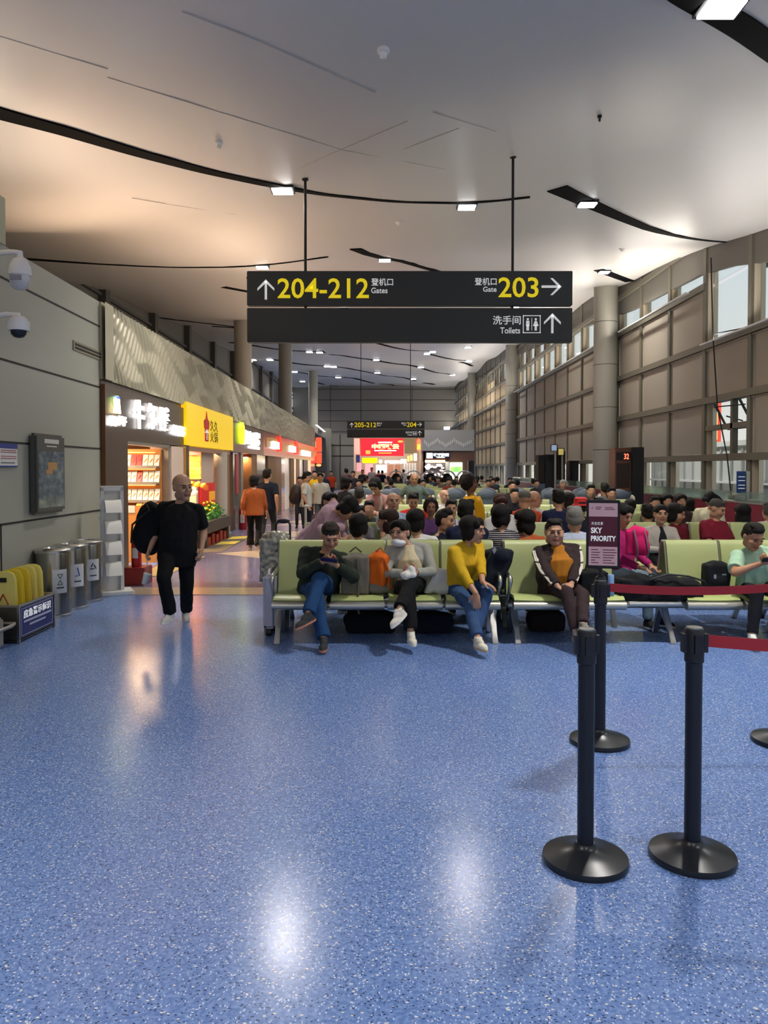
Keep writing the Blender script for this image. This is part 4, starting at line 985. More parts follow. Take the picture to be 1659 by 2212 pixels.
text_mb('火锅', (SX + .125, Yc + .35, 2.30), UXL, UYF, .8, .24, .004).build('lettering', mat('olive_black', '4a4418', .6), t, 0)
m = MB(); m.box(SX - .1, SX + .04, y3, yb, 2.06, 2.16); m.build('lintel', mat('rose_steel', 'b09080', .35, metal=.5), t, 0)
yy1, yy2, yy3, yy4 = pw(432), pw(447), pw(470), pw(480)
m = MB(); m.box(SX - .6, SX - .5, yy1, yy2, 0, 2.1); m.build('dark_pillar', mat('espresso', '3a2a22', .4), t, 0)
m = MB(); m.box(SX - .7, SX - .1, yy2 - .6, yy3, 0, 2.1); m.build('pale_wall', mat('pinkish_white_jamb'), t, 0)
m = MB(); m.cyl((SX - .0, (yy3 + yy4) / 2 + .1, .03), (SX, (yy3 + yy4) / 2 + .1, 2.1), .16, n=24); m.build('white_roller_post', mat('roller_white', 'c8c4bc', .3), t)
m = MB(); m.box(SX - .3, SX + .02, yy4 + .35, yb, .0, 2.17); m.build('wood_pillar', M_WOOD, t, 0)
m = MB(); m.box(SX - .3, SX + .03, yy4 + .35, yb, .0, .35); m.build('plinth', mat('pinkish_stone', 'a89888', .4), t, 0)
def menu_mat():
    m = bpy.data.materials.new('lit_menu'); m.use_nodes = True; nt = m.node_tree; b = nt.nodes['Principled BSDF']
    tc = nt.nodes.new('ShaderNodeTexCoord'); mp = nt.nodes.new('ShaderNodeMapping'); mp.inputs['Scale'].default_value = (1, 5, 7); n = nt.nodes.new('ShaderNodeTexNoise'); n.inputs['Scale'].default_value = 1.6; n.inputs['Detail'].default_value = 4; r = nt.nodes.new('ShaderNodeValToRGB')
    nt.links.new(tc.outputs['Object'], mp.inputs[0]); nt.links.new(mp.outputs[0], n.inputs[0]); nt.links.new(n.outputs[0], r.inputs[0])
    e = r.color_ramp.elements; e[0].position = .32; e[0].color = lin('c43c14'); e[1].position = .68; e[1].color = lin('ffe060'); q = e.new(.5); q.color = lin('ff9420')
    nt.links.new(r.outputs[0], b.inputs['Base Color']); nt.links.new(r.outputs[0], b.inputs['Emission Color']); b.inputs['Emission Strength'].default_value = 1.3
    return m
YM = 16.95
tt = thing('menu_light_box', (SX - .3, YM, 1.4), 'glowing orange menu light box in the yellow shop entrance', 'menu board')
m = MB(); m.box(-4.75, -4.0, YM, YM + .08, pz(1035, YM), 2.12); m.build('panel', menu_mat(), tt, 0)
m = MB(); m.box(-4.75, -4.0, YM - .01, YM, 2.0, 2.12); m.build('pink_header', glow('ff8878', .9), tt, 0)
m = MB(); m.box(-4.8, -4.0, YM - .03, YM + .1, pz(1038, YM), pz(1035, YM)); m.box(-4.8, -4.75, YM, YM + .1, 0, 2.12); m.build('shelf_edge', M_BLK2, tt, 0)
tt = thing('food_counter', (SX - .5, 16.4, 0), 'counter piled with pale trays under the glowing menu', 'counter')
m = MB(); m.box(-4.95, -4.12, 16.15, 16.9, 0, .80); m.build('body', mat('counter_brown', '9a5a2a', .5), tt, 0)
for i in range(6): m = MB(); z = .83 + i * .06; m.ell((-4.35 + .05 * math.sin(i * 2), 16.45 + .08 * math.sin(i * 1.7), z), (.20, .2, .032)); m.build('tray', mat('tray_ivory', 'f0d8b0', .4), tt, 60)
for i, (px_, py_, c, nm) in enumerate(((412, 1046, 'ff9020', 'orange'), (425, 1047, 'f0b030', 'golden'), (419, 1066, 'ffe8d0', 'white'), (438, 1050, 'f08020', 'deep orange'))):
    q_ = W(px_, py_, 16.7); m = MB(); m.ell(q_, (.07, .05, .06)); m.ell(q_ + V((.04, -.01, .03)), (.05, .04, .04)); tag(rem(m, .012, 2, .015, 20).build('food_pack', mat('pack_' + c, c, .5, emit=.3), smooth=60), '%s food pack above the counter of the yellow shop' % nm, 'food pack', 'packs above the counter')
ceil_strip(SX - 1.0, 17.2, 2.6, .5, 2.4, 260, (1, .66, .35), 'warm lamp inside the yellow shop')
warm_light(SX - .35, 16.2, 2.05, .4, .6, 60, (1, .6, .3), tt)
tt = thing('red_poster_board', (SX + .02, 18.0, .8), 'red poster board with a yellow square beside the yellow shop roller', 'poster')
m = MB(); m.box(SX - .08, SX - .04, pw(438), pw(468), .78, 1.36); m.build('board', mat('poster_bright_red', 'cc1c1c', .4, emit=.25), tt, 0)
m = MB(); m.box(SX - .04, SX - .03, pw(455), pw(467), .95, 1.16); m.build('yellow_square', mat('poster_yellow', 'e8a020', .5, emit=.3), tt, 0)
m = MB(); m.box(SX - .04, SX - .03, pw(444), pw(453), 1.2, 1.32); m.build('orange_mark', mat('poster_orange', 'f06a20', .5, emit=.2), tt, 0)
m = MB(); m.box(SX - .1, SX - .06, pw(438), pw(468), .55, .78); m.build('lower_panel', mat('poster_deep_red', 'a81820', .4), tt, 0)
# planter bench with plants and gift boxes
tt = thing('planter', (SX + .1, 17.6, 0), 'dark planter shelf with leafy green plant by the yellow shop', 'planter')
m = MB(); m.box(SX - .05, SX + .28, 16.2, 19.0, .30, .55); m.box(SX - .05, SX + .28, 18.6, 18.7, 0, .3); m.box(SX - .05, SX + .28, 16.3, 16.4, 0, .3); m.build('trough', mat('dark_taupe', '453d36', .5), tt, 0)
m = MB(); rnd = random.Random(3)
for i in range(150):
    c = V((SX + .12 + rnd.uniform(-.12, .14), 17.6 + rnd.gauss(0, .38), .55 + rnd.random() * .32)); d = V((rnd.uniform(-1, 1), rnd.uniform(-1, 1), rnd.uniform(.2, 1))).normalized(); s_ = d.orthogonal().normalized() * .025
    m.ring([[c - d * .07, c - d * .07 + s_ * .1, c - d * .069], [c - s_, c + s_, c + V((0, 0, .004))], [c + d * .08, c + d * .08 + s_ * .1, c + d * .081]])
m.build('foliage', mat('leaf_green', '3f8a30', .5), tt, 60)
for i in range(16): m = MB(); m.ell((SX + .12 + rnd.uniform(-.1, .12), 17.4 + rnd.gauss(0, .35), .78 + rnd.random() * .16), (.03, .04, .03)); m.build('yellow_bloom', mat('bloom_yellow', 'd8d030', .5), tt, 60)
for i in range(5):
    m = MB(); y_ = 16.6 + i * .42; m.box(SX + .0, SX + .24, y_, y_ + .28, 0, .2 + .05 * (i % 2)); tag(m.build('gift_box', mat('gift_red', '8a2018', .5), smooth=30, bevel=.01), 'small dark red box under the planter, %s from the near end' % rn2[i], 'box', 'boxes under the planter')
m = MB(); m.prism([(SX + .10, 15.2), (SX + .75, 15.6), (SX + .75, 18.8), (SX + .10, 19.6)], (0, 0, .006), (1, 0, 0), (0, 1, 0), .004); tag(m.build('door_mat', mat('dark_mat', '4a4438', .8), smooth=0), 'dark floor mat in front of the yellow shop', 'mat')
m = MB(); m.prism([(SX + .3, 17.0), (SX + .7, 17.2), (SX + .7, 17.9), (SX + .3, 17.7)], (0, 0, .011), (1, 0, 0), (0, 1, 0), .002); m.prism([(SX + .3, 18.3), (SX + .7, 18.5), (SX + .7, 19.3), (SX + .3, 19.0)], (0, 0, .011), (1, 0, 0), (0, 1, 0), .002); tag(m.build('floor_sticker', mat('sticker_yellow', 'd8c040', .5), smooth=0), 'yellow floor stickers on the dark mat at the yellow shop', 'sticker')
m = MB(); m.prism([(SX + .10, 12.0), (SX + .6, 12.1), (SX + .6, 14.8), (SX + .10, 14.8)], (0, 0, .006), (1, 0, 0), (0, 1, 0), .004); tag(m.build('door_mat', mat('gold_mat', '9c8650', .7), smooth=0), 'golden floor mat at the first shop behind the walking man', 'mat')
# ---- shop 3: LED characters on dark fascia
t = thing('led_shop_front', (SX, 23, 0), 'dark fascia shop front with a round lime badge and white glowing characters', 'shop front', 'shop fronts along the corridor')
y5, y6 = yb, pw(566)
m = MB(); m.box(SX - .2, SX + .06, y5, y6, ZO, 2.95); m.build('fascia', mat('dark_bronze', '5a524a', .3, metal=.5), t, 0)
Yc = pw(521, .08); m = MB(); m.cyl((SX + .06, Yc, 2.68), (SX + .14, Yc, 2.68), .30, n=32); m.build('round_badge', glow('d8f020', 2.2), t, 40)
LT('阿', 527, 535, 928, 960, M_GW, .05, par=t); LT('奇', 536, 544, 931, 961, M_GW, .05, par=t); LT('香', 545, 552, 933, 962, M_GW, .05, par=t); LT('锅', 553, 561, 934, 963, M_GW, .05, par=t)
m = MB(); m.box(SX + .07, SX + .11, pw(534), pw(554), 2.30, 2.38); m.build('caption_bar', M_GW, t, 0)
a1, a2, a3, a4, a5 = pw(505), pw(519), pw(524), pw(534), pw(542)
m = MB(); m.box(SX - .3, SX - .02, a1, a2, 0, ZO); m.build('glass_panel', mat('dim_glass', '6e6660', .15, metal=.3), t, 0)
m = MB(); m.box(SX - .02, SX + .0, pw(510), pw(516), 1.0, 2.1); m.build('red_banner', mat('banner_red', '98323a', .4, emit=.15), t, 0)
m = MB(); m.box(SX - .4, SX + .02, a2, a3, 0, ZO); m.build('post', M_STEEL, t, 0)
m = MB(); m.box(SX - .55, SX - .5, a3, a4 - .6, 0, ZO - .05); m.build('glowing_panel', glow('ff9a30', 1.6), t, 0)
m = MB(); m.box(SX - .5, SX - .3, a4 - .7, a5, 0, ZO); m.build('red_wall', mat('deep_red', '7c1018', .4), t, 0)
m = MB(); m.box(SX - .3, SX + .02, a5, pw(553), 0, ZO); m.build('wood_panel', M_WOOD, t, 0)
m = MB(); m.box(SX - .1, SX + .03, pw(553), y6, 0, ZO); m.build('glass_pane', mat('bright_glass', '8c8478', .1, metal=.4), t, 0)
warm_light(SX - .3, 24, 2.05, .4, 1.5, 120, (1, .6, .3), t)
# ---- long pinkish metal fascia
t = thing('metallic_shop_fascia', (SX, 34, 0), 'long rosy metallic fascia with a wavy gold band at the corridor end', 'shop front', 'shop fronts along the corridor')
m = MB(); m.box(SX - .2, SX + .06, y6, YE, ZO - .0, 2.95); m.build('fascia', mat('rose_metal', '9c8078', .22, metal=.7), t, 0)
m = MB(); rows = []
for i in range(41):
    y = y6 + .5 + (YE - y6 - .6) * i / 40; s_ = .06 * math.sin(i * .5); rows.append([(SX + .07, y, 2.42 + s_), (SX + .07, y, 2.75 + s_)])
m.sheet(rows, .01); m.build('gold_wave', mat('gold_wave', 'b89848', .3, metal=.4, emit=.12), t, 50)
for a, b in ((584, 596), (622, 633)):
    m = MB(); m.box(SX + .08, SX + .14, pw(a), pw(b), 2.42, 2.68); m.build('white_sign', M_GW, t, 0)
    m = MB(); q0, q1 = pw(b), pw(b + 6); m.box(SX + .08, SX + .14, q0, q1, 2.36, 2.66); m.prism([(0, 0), (q1 - q0, 0), ((q1 - q0) / 2, .3)], (SX + .09, q0, 2.66), UXL, UYF, .04); m.build('red_tower_sign', glow('ff3020', 1.5), t, 0)
m = MB(); m.box(SX + .08, SX + .14, pw(649), pw(666), 2.35, 2.6); m.build('white_sign', M_GW, t, 0)
segs = [(566, 577, 'bright_glass'), (577, 595, 'W'), (595, 609, 'W2'), (609, 616, 'bright_glass'), (616, 626, 'G1'), (626, 634, 'W'), (634, 640, 'G2'), (640, 648, 'W2'), (648, 655, 'G1'), (655, 664, 'espresso'), (664, 672, 'G2'), (672, 682, 'bright_glass')]
MM = {'W': M_WOOD, 'W2': mat('ochre_door', '8a6236', .4), 'G1': mat('cool_lit_glass', 'b8b0a4', .2, emit=.35), 'G2': mat('warm_lit_glass', 'e8c898', .3, emit=.6)}
for a, b, k in segs:
    m = MB(); o_ = .05 if k in ('W', 'espresso') else 0.; m.box(SX - .3, SX - .02 + o_, pw(a), min(YE, pw(b)), 0, ZO); m.build('door_panel' if k in ('W', 'W2') else 'glass_bay', MM.get(k) or MATS.get(k) or mat(k), t, 0)
# ---- vertical red light box at the corner
t = thing('red_blade_sign', (SX + .5, YE, 1.5), 'vertical red light box sign at the far end of the shop row', 'sign')
Yr = YE - .02; x0, x1 = XY(682, Yr), XY(694.5, Yr)
m = MB(); m.box(x0, x1, Yr, Yr + .2, pz(976, Yr), pz(945, Yr)); m.box(x0, x1, Yr, Yr + .2, pz(1001, Yr), pz(978.5, Yr)); m.build('lit_panel', glow('ff4a30', 1.4), t, 30, bevel=.03)
m = MB(); m.box(SX - .02, x0 + .02, Yr + .03, Yr + .12, pz(990, Yr), pz(955, Yr)); m.ell(((x0 + x1) / 2, Yr + .1, pz(1005, Yr)), ((x1 - x0) * .45, .1, .08)); m.build('bracket', glow('ffb070', 1.2), t, 40)
t = thing('yellow_white_sign', (-4.5, 60, 2.5), 'tiny yellow and white lit sign on the grey wall beyond the shops', 'sign')
m = MB(); m.box(XY(699, 60), XY(703, 60), 59.9, 60, pz(987, 60), pz(971, 60)); m.build('yellow_part', glow('f0e010', 1.4), t, 0)
m = MB(); m.box(XY(703, 60), XY(708, 60), 59.9, 60, pz(983, 60), pz(975, 60)); m.build('white_part', M_GW, t, 0)
# grey volumes beyond
M_GREY = mat('far_grey_panel', '73726c', .5)
m = MB(); m.box(-9.5, XY(764, 61), 61, 62, 0, 1.7 + (HY - 938) / FPX * 61); m.box(XY(696, 58), XY(712, 58), 58, 60, 0, 1.7 + (HY - 925) / FPX * 58); struct(m.build('wall_far_left', M_GREY, smooth=0))
m = MB()
for py in (962, 985): m.box(-9, XY(764, 61), 60.97, 61, pz(py, 61) - .03, pz(py, 61) + .03)
for px in (735,): m.box(XY(px, 61) - .03, XY(px, 61) + .03, 60.97, 61, 0, 4.4)
trim(m, M_JOINT)
# brown shop far right with perforated panel
Yb_ = 62; xa, xb = XY(912, Yb_), XY(1024, Yb_)
t = thing('brown_food_shop', ((xa + xb) / 2, Yb_, 0), 'far brown shop with a green lit poster and grey zigzag panel above', 'shop front')
m = MB(); m.box(xa, xb, Yb_, Yb_ + 2, 0, pz(975, Yb_)); m.build('brown_wall', mat('far_brown', '57382a', .5), t, 0)
m = MB(); m.box(xa, xb, Yb_ - .1, Yb_ + 2, pz(974, Yb_), pz(929, Yb_)); m.build('grey_panel', mat('perforated_grey', '8a8884', .5), t, 0)
m = MB(); n_ = 26; zz = [0, 1, 2, 1.4, .8, .2, -.6, -1.2, 0, .6, 1.1, 2, 1.6, 1.0, .4, -.4, -1.2, -.2, .4, .8, 1.2, 1.9, 1.2, .6, .2, -.2]
for i in range(n_):
    x = xa + .15 + (xb - xa - .3) * i / n_; z = pz(955, Yb_) - .14 * zz[i]; m.box(x, x + .09, Yb_ - .13, Yb_ - .1, z - .15, z + .15)
m.build('zigzag_slat', mat('pale_slat', 'b4b2ac', .5), t, 0)
m = MB(); m.box(XY(920, Yb_), XY(971, Yb_), Yb_ - .15, Yb_, pz(990.5, Yb_), pz(977, Yb_)); m.build('sign_back', mat('navy_black', '0c1022', .5), t, 0)
m = MB(); m.box(XY(921, Yb_), XY(934, Yb_), Yb_ - .2, Yb_ - .15, pz(990, Yb_), pz(979, Yb_)); m.build('logo_block', M_GW, t, 0)
text_mb('味千拉面', (XY(936, Yb_), Yb_ - .16, pz(986, Yb_)), UXF, UYF, XY(969, Yb_) - XY(936, Yb_), .26, .04, .05).build('lettering', M_GW, t, 0)
m = MB(); m.box(XY(943, Yb_), XY(960, Yb_), Yb_ - .2, Yb_ - .15, pz(989, Yb_), pz(987, Yb_)); m.build('caption_bar', M_GW, t, 0)
m = MB(); m.box(XY(918, Yb_), XY(962, Yb_), Yb_ - .12, Yb_, 0, pz(999, Yb_)); m.build('dark_opening', mat('shop_dark', '2a2228', .6), t, 0)
m = MB(); m.box(XY(918, Yb_), XY(961, Yb_), Yb_ - .2, Yb_ - .12, pz(999, Yb_), pz(994, Yb_)); m.build('light_strip', glow('ffd8a0', 3), t, 0)
m = MB(); rnd = random.Random(5)
for i in range(26):
    px = 920 + rnd.random() * 40; py = 1002 + rnd.random() * 30; m.ell((XY(px, Yb_), Yb_ - .2, pz(py, Yb_)), (.10 + rnd.random() * .12, .05, .05 + rnd.random() * .05))
m.build('food_picture', glow('ffe8cc', 1.1), t, 60)
m = MB(); m.box(XY(962, Yb_), XY(970, Yb_), Yb_ - .12, Yb_, 0, pz(997, Yb_)); m.build('grey_post', M_GREY, t, 0)
tt = thing('green_light_poster', (XY(984, Yb_), Yb_ - .3, 0), 'bright green and white light box poster in front of the far brown shop', 'light box')
m = MB(); m.box(XY(971, Yb_), XY(998, Yb_), Yb_ - .3, Yb_ - .15, 0, pz(999, Yb_)); m.build('panel', glow('e8ffe0', 1.8), tt, 30, bevel=.03)
m = MB(); m.box(XY(972, Yb_), XY(997, Yb_), Yb_ - .33, Yb_ - .3, pz(1020, Yb_), pz(1008, Yb_)); m.build('green_field', glow('8ee060', 1.2), tt, 0)
m = MB(); m.cyl((XY(984, Yb_), Yb_ - .38, pz(1014, Yb_)), (XY(984, Yb_), Yb_ - .33, pz(1014, Yb_)), .18, n=24); m.build('round_mark', glow('70c858', 1.2), tt, 40)
warm_light(XY(940, Yb_), Yb_ - .5, 2.3, 2, .5, 60, (1, .9, .8), tt)
# central bright mall opening
Yo = 66; t = thing('far_shop_arcade', (XY(840, Yo), Yo, 0), 'bright far arcade of lit shop signs framed by grey walls', 'shop arcade')
xa, xb = XY(764, Yo), XY(912, Yo)
m = MB(); m.box(xa, xb, Yo + 6, Yo + 6.2, 0, 4.6); m.box(xa - .2, xa, Yo - 1, Yo + 6, 0, 4.6); m.box(xb, xb + .3, Yo, Yo + 6, 0, 4.6); m.box(xa, xb, Yo, Yo + 6, 4.5, 4.7); m.build('inner_wall', mat('arcade_cream', 'cfc0a8', .5), t, 0)
m = MB(); m.box(XY(779, Yo), XY(872, Yo), Yo, Yo + .2, pz(985, Yo), pz(947, Yo)); m.build('red_screen', glow('e0202c', 1.0), t, 0)
text_mb('中国联云', (XY(803, Yo), Yo - .01, pz(970.5, Yo)), UXF, UYF, XY(862, Yo) - XY(803, Yo), .46, .03, .05).build('lettering', glow('ffe890', 1.6), t, 0)
m = MB(); m.box(XY(809, Yo), XY(856, Yo), Yo - .03, Yo, pz(974.5, Yo), pz(972.5, Yo)); m.box(XY(817, Yo), XY(847, Yo), Yo - .03, Yo, pz(957, Yo), pz(954.5, Yo)); m.build('caption_bar', glow('ffffff', 2), t, 0)
m = MB(); m.box(XY(818, Yo), XY(846, Yo), Yo - .03, Yo, pz(980, Yo), pz(977.5, Yo)); m.box(XY(790, Yo), XY(800, Yo), Yo - .03, Yo, pz(981, Yo), pz(973, Yo)); m.ell((XY(865, Yo), Yo, pz(954, Yo)), (.24, .03, .1)); m.build('orange_mark', glow('ff9040', 1.3), t, 40)
m = MB(); m.box(XY(764, Yo), XY(777, Yo), Yo, Yo + .2, pz(981, Yo), pz(947, Yo)); m.build('food_poster', glow('e8a090', .8), t, 0)
m = MB(); m.box(XY(874, Yo), XY(900, Yo), Yo, Yo + .2, pz(980, Yo), pz(946, Yo)); m.build('tan_poster', mat('tan_poster', '8c7a58', .5, emit=.2), t, 0)
m = MB(); m.box(XY(900.5, Yo), XY(908, Yo), Yo - .2, Yo, pz(974, Yo), pz(947, Yo)); m.build('capsule_sign', glow('ff7850', 1.2), t, 30, bevel=.15, bseg=4)
m = MB(); m.box(XY(901, Yo), XY(907.5, Yo), Yo - .23, Yo - .2, pz(971, Yo), pz(960, Yo)); m.build('capsule_yellow', glow('ffd040', 1.3), t, 0)
m = MB(); m.box(XY(782, Yo), XY(815, Yo), Yo + .5, Yo + .7, pz(1000, Yo), pz(989, Yo)); m.build('yellow_sign', glow('f8f000', 1.5), t, 30, bevel=.04)
text_mb('便利超市', (XY(830, Yo), Yo + .4, pz(1002, Yo)), UXF, UYF, XY(872, Yo) - XY(830, Yo), .32, .04, .06).build('lettering', M_GW, t, 0)
m = MB(); m.cyl((XY(822, Yo), Yo + .4, pz(997, Yo)), (XY(822, Yo), Yo + .5, pz(997, Yo)), .16, n=20); m.build('round_sign', M_GW, t, 40)
m = MB(); m.box(XY(769, Yo), XY(777, Yo), Yo + .2, Yo + .4, pz(999, Yo), pz(983, Yo)); m.build('navy_sign', mat('navy_lit', '303070', .5, emit=.3), t, 0)
m = MB(); m.box(XY(812, Yo), XY(836, Yo), Yo + 1.0, Yo + 1.2, pz(1021, Yo), pz(1004, Yo)); m.build('white_screen', glow('ffffff', 1.6), t, 0)
m = MB(); m.box(XY(770, Yo), XY(780, Yo), Yo + .8, Yo + 1, pz(1018, Yo), pz(1000, Yo)); m.box(XY(788, Yo), XY(805, Yo), Yo + 1.4, Yo + 1.6, pz(1024, Yo), pz(1002, Yo)); m.build('pink_poster', glow('ff8c98', 1.1), t, 0)
m = MB()
for a, b in ((837, 850), (854, 866)): m.box(XY(a, Yo), XY(b, Yo), Yo + 2, Yo + 2.2, 0.6, pz(1004, Yo))
m.build('tan_bay', mat('tan_bay', 'a87858', .5, emit=.3), t, 0)
m = MB()
for a in (874, 880, 886, 892, 898): m.box(XY(a, Yo), XY(a + 2, Yo), Yo + .5, Yo + 3, 0, pz(1000, Yo))
m.build('door_frame', mat('cream_white', 'd8d4cc', .5, emit=.3), t, 0)
m = MB(); m.box(XY(880, Yo), XY(884, Yo), Yo - .1, Yo, pz(997, Yo), pz(985, Yo)); m.box(XY(886, Yo), XY(891, Yo), Yo - .1, Yo, pz(995, Yo), pz(983, Yo)); m.build('yellow_mark', glow('ffe060', 2), t, 0)
m = MB(); m.box(XY(894, Yo), XY(900, Yo), Yo - .1, Yo, pz(995, Yo), pz(980, Yo)); m.build('white_sign', M_GW, t, 0)
m = MB(); m.box(XY(866, Yo), XY(878, Yo), Yo + .2, Yo + .3, pz(1000, Yo), pz(992, Yo)); m.build('white_sign', M_GW, t, 0)
warm_light(XY(840, Yo), Yo + 3, 4.3, 4, 4, 130, (1, .95, .9), t)
m = MB(); m.box(XY(909, Yo), XY(913, Yo), Yo - 4, Yo, 0, 4.4); struct(m.build('trim_%d' % ti[0], M_BLK2, smooth=0)); ti[0] += 1
# bright slanted skylight strip and lamps left of the far sign
t = thing('lit_strip_panel', (-4.8, 58, 4.2), 'white slanted light strip beyond the end of the shop row', 'lamp')
m = MB(); m.prism([(XY(681, 57), pz(918, 57)), (XY(700, 57), pz(933, 57)), (XY(704, 57), pz(933, 57)), (XY(686, 57), pz(918, 57))], (0, 57, 0), (1, 0, 0), (0, 0, 1), .05); m.build('diffuser', glow('f0f4f8', 2), t, 0)
t = thing('round_floodlight', (XY(975, 61), 61, pz(926, 61)), 'white boxy light standing above the far zigzag panel', 'lamp')
m = MB(); m.box(XY(959, 62), XY(971, 62), 61.8, 62.2, pz(928, 62), pz(922, 62)); m.build('housing', glow('ffffff', 2), t, 0)

# ------------------------------------------------------------------ gate side: railing, towers, desk
t = thing('gate_railing', (7.8, 20, 0), 'maroon low partition topped with clear glass along the gate side', 'railing')
m = MB(); m.box(7.78, 7.83, 7.0, 46, 0, .95); m.build('maroon_panel', mat('maroon_panel', '6e1422', .45), t, 0)
m = MB(); m.box(7.77, 7.84, 7.0, 46, .95, .985); m.build('cap_rail', M_STEEL, t, 0)
m = MB(); m.box(7.80, 7.81, 7.0, 46, .985, 1.2); m.build('glass_pane', mat('greenish_glass', 'cfe6dc', .05, trans=.9), t, 0)
def tower(px0, pxm, px1, pyt, Y, lab, brown=True, red=False):
    xa, xm, xb = XY(px0, Y), XY(pxm, Y), XY(px1, Y); zt = pz(pyt, Y)
    t = thing('gate_pylon', ((xa + xb) / 2, Y, 0), lab, 'gate pylon', 'dark gate pylons')
    m = MB(); m.box(xm, xb, Y, Y + .8, 0, zt); m.build('black_slab', M_BLK2, t, 30, bevel=.01)
    m = MB(); m.box(xa, xm, Y + .12, Y + .7, 1.7 + (zt - 1.7) * .2 if False else 0, zt - .02); m.build('body', mat('bronze_metal', '7a5545', .3, metal=.6) if brown else M_BLK2, t, 0)
    m = MB(); m.box(xa + (xm - xa) * .1, xm - .05, Y + .1, Y + .12, 1.15, zt - .45 if zt > 2 else zt - .2); m.build('recess', mat('dark_bronze_inset', '2c1c18', .35), t, 0)
    if red:
        m = MB(); m.box(xm - .42, xm, Y + .07, Y + .12, zt - .37, zt - .14); m.build('display', M_BLK2, t, 0)
        text_mb('32', (xm - .22, Y + .065, zt - .34), UXF, UYF, .14, .16, .004, .02).build('red_digits', glow('ff6a4a', 2.), t, 0)
    m = MB(); m.box(xa, xm, Y + .05, Y + .11, 0, 1.05); m.build('glass_front', mat('blue_grey_glass', '5f6e78', .15), t, 0)
tower(1331, 1366, 1391, 966, 21.7, 'large black and bronze gate pylon right of the round column', True, True)
tower(1164, 1178, 1197, 982, 33.0, 'slim black gate pylon left of the two hanging screens', False)
tower(1203, 1206, 1221, 975, 34.5, 'black gate pylon just right of the two screens', False)
tower(1232, 1236, 1250, 995, 34.5, 'short dark gate pylon with a purple screen', False)
tower(1012, 1016, 1024, 995, 55.0, 'far small black pylon beside the brown shop', False)
def screen(px0, px1, py0, py1, Y, col, e, lab):
    t = thing('pole_screen', (XY((px0 + px1) / 2, Y), Y, 0), lab, 'screen', 'screens on poles by the gates')
    m = MB(); m.box(XY(px0, Y), XY(px1, Y), Y, Y + .1, pz(py1, Y), pz(py0, Y)); m.build('housing', M_BLK2, t, 0)
    m = MB(); m.box(XY(px0 + 1, Y), XY(px1 - 2, Y), Y - .01, Y, pz(py1 - 1.5, Y), pz(py0 + 1.5, Y)); m.build('display', glow(col, e), t, 0)
    m = MB(); x = XY((px0 + px1) / 2 + 3, Y); m.cyl((x, Y + .05, 0), (x, Y + .05, pz(py1, Y)), .04); m.build('pole', M_STEEL, t)
screen(1190, 1204, 960, 975, 32.5, '8a9cb4', .6, 'tall pole screen with a bluish display behind the slim pylon')
screen(1205, 1219, 968, 984, 34.0, 'b8a860', .6, 'pole screen with a yellowish display beside the bluish one')
screen(1230, 1240, 995, 1015, 35.5, '605090', .6, 'low pole screen with a violet display right of the pylons')
Yd = 17.0
t = thing('gate_desk', (XY(1600, Yd), Yd, 0), 'pale gate desk with printers behind the maroon partition at right', 'desk')
xa, xb = XY(1587, Yd), XY(1622, Yd)
m = MB(); m.box(xa, xb + .3, Yd, Yd + .5, 0, .95); m.box(xa - .02, xb + .3, Yd - .04, Yd + .52, .95, 1.0); m.build('counter', mat('desk_cream', 'c8c4b4', .5), t, 30, bevel=.01)
m = MB(); m.box(xa + .04, xb - .05, Yd + .05, Yd + .4, 1.0, 1.1); m.box(xa + .1, xb - .1, Yd + .08, Yd + .35, 1.1, 1.16); m.build('printer', mat('printer_beige', 'd8d4c8', .5), t, 30, bevel=.015)
t = thing('blue_stand_sign', (XY(1603, Yd - .3), Yd - .3, 0), 'blue information sign on a pale pole beside the gate desk', 'sign')
Y_ = Yd - .3; m = MB(); m.box(XY(1592, Y_), XY(1612, Y_), Y_, Y_ + .03, pz(1065, Y_), pz(1018, Y_)); m.build('blue_panel', mat('info_blue', '2a4a80', .4), t, 0)
m = MB()
for py in (1030, 1038, 1048, 1055): m.box(XY(1595, Y_), XY(1609, Y_), Y_ - .004, Y_, pz(py, Y_) - .008, pz(py, Y_) + .008)
m.build('text_line', M_WTX, t, 0)
m = MB(); m.box(XY(1614, Y_), XY(1620, Y_), Y_, Y_ + .06, 0, pz(1018, Y_)); m.build('pole', M_SHELL, t, 0)
# ------------------------------------------------------------------ people
UP = V((0, 0, 1))
def ik(a, b, l1, l2, pole):
    a, b, pole = V(a), V(b), V(pole); d = b - a; L = max(.05, min(d.length, (l1 + l2) * .995)); dn = d.normalized(); b = a + dn * L
    x = (l1 * l1 - l2 * l2 + L * L) / (2 * L); h = math.sqrt(max(0, l1 * l1 - x * x))
    p = pole - dn * pole.dot(dn)
    if p.length < 1e-4: p = dn.orthogonal()
    return a + dn * x + p.normalized() * h, b
def rot(yaw=0, pitch=0, roll=0):    # head/body frame: x right, y forward, z up
    return Matrix.Rotation(yaw, 3, 'Z') @ Matrix.Rotation(pitch, 3, 'X') @ Matrix.Rotation(roll, 3, 'Y')
def D(a): return math.radians(a)
def loft(mb, levels, n=20):      # levels: (centre, right vec, fwd vec, a, b_front, b_back)
    rings = []
    for c, r, f, a, bf, bb in levels:
        rg = []
        for j in range(n):
            t = 2 * math.pi * j / n; cx_, sy_ = math.cos(t), math.sin(t)
            ex = .85
            rg.append(c + r * (a * math.copysign(abs(cx_) ** ex, cx_)) + f * ((bf if sy_ > 0 else bb) * math.copysign(abs(sy_) ** ex, sy_)))
        rings.append(rg)
    mb.ring(rings)
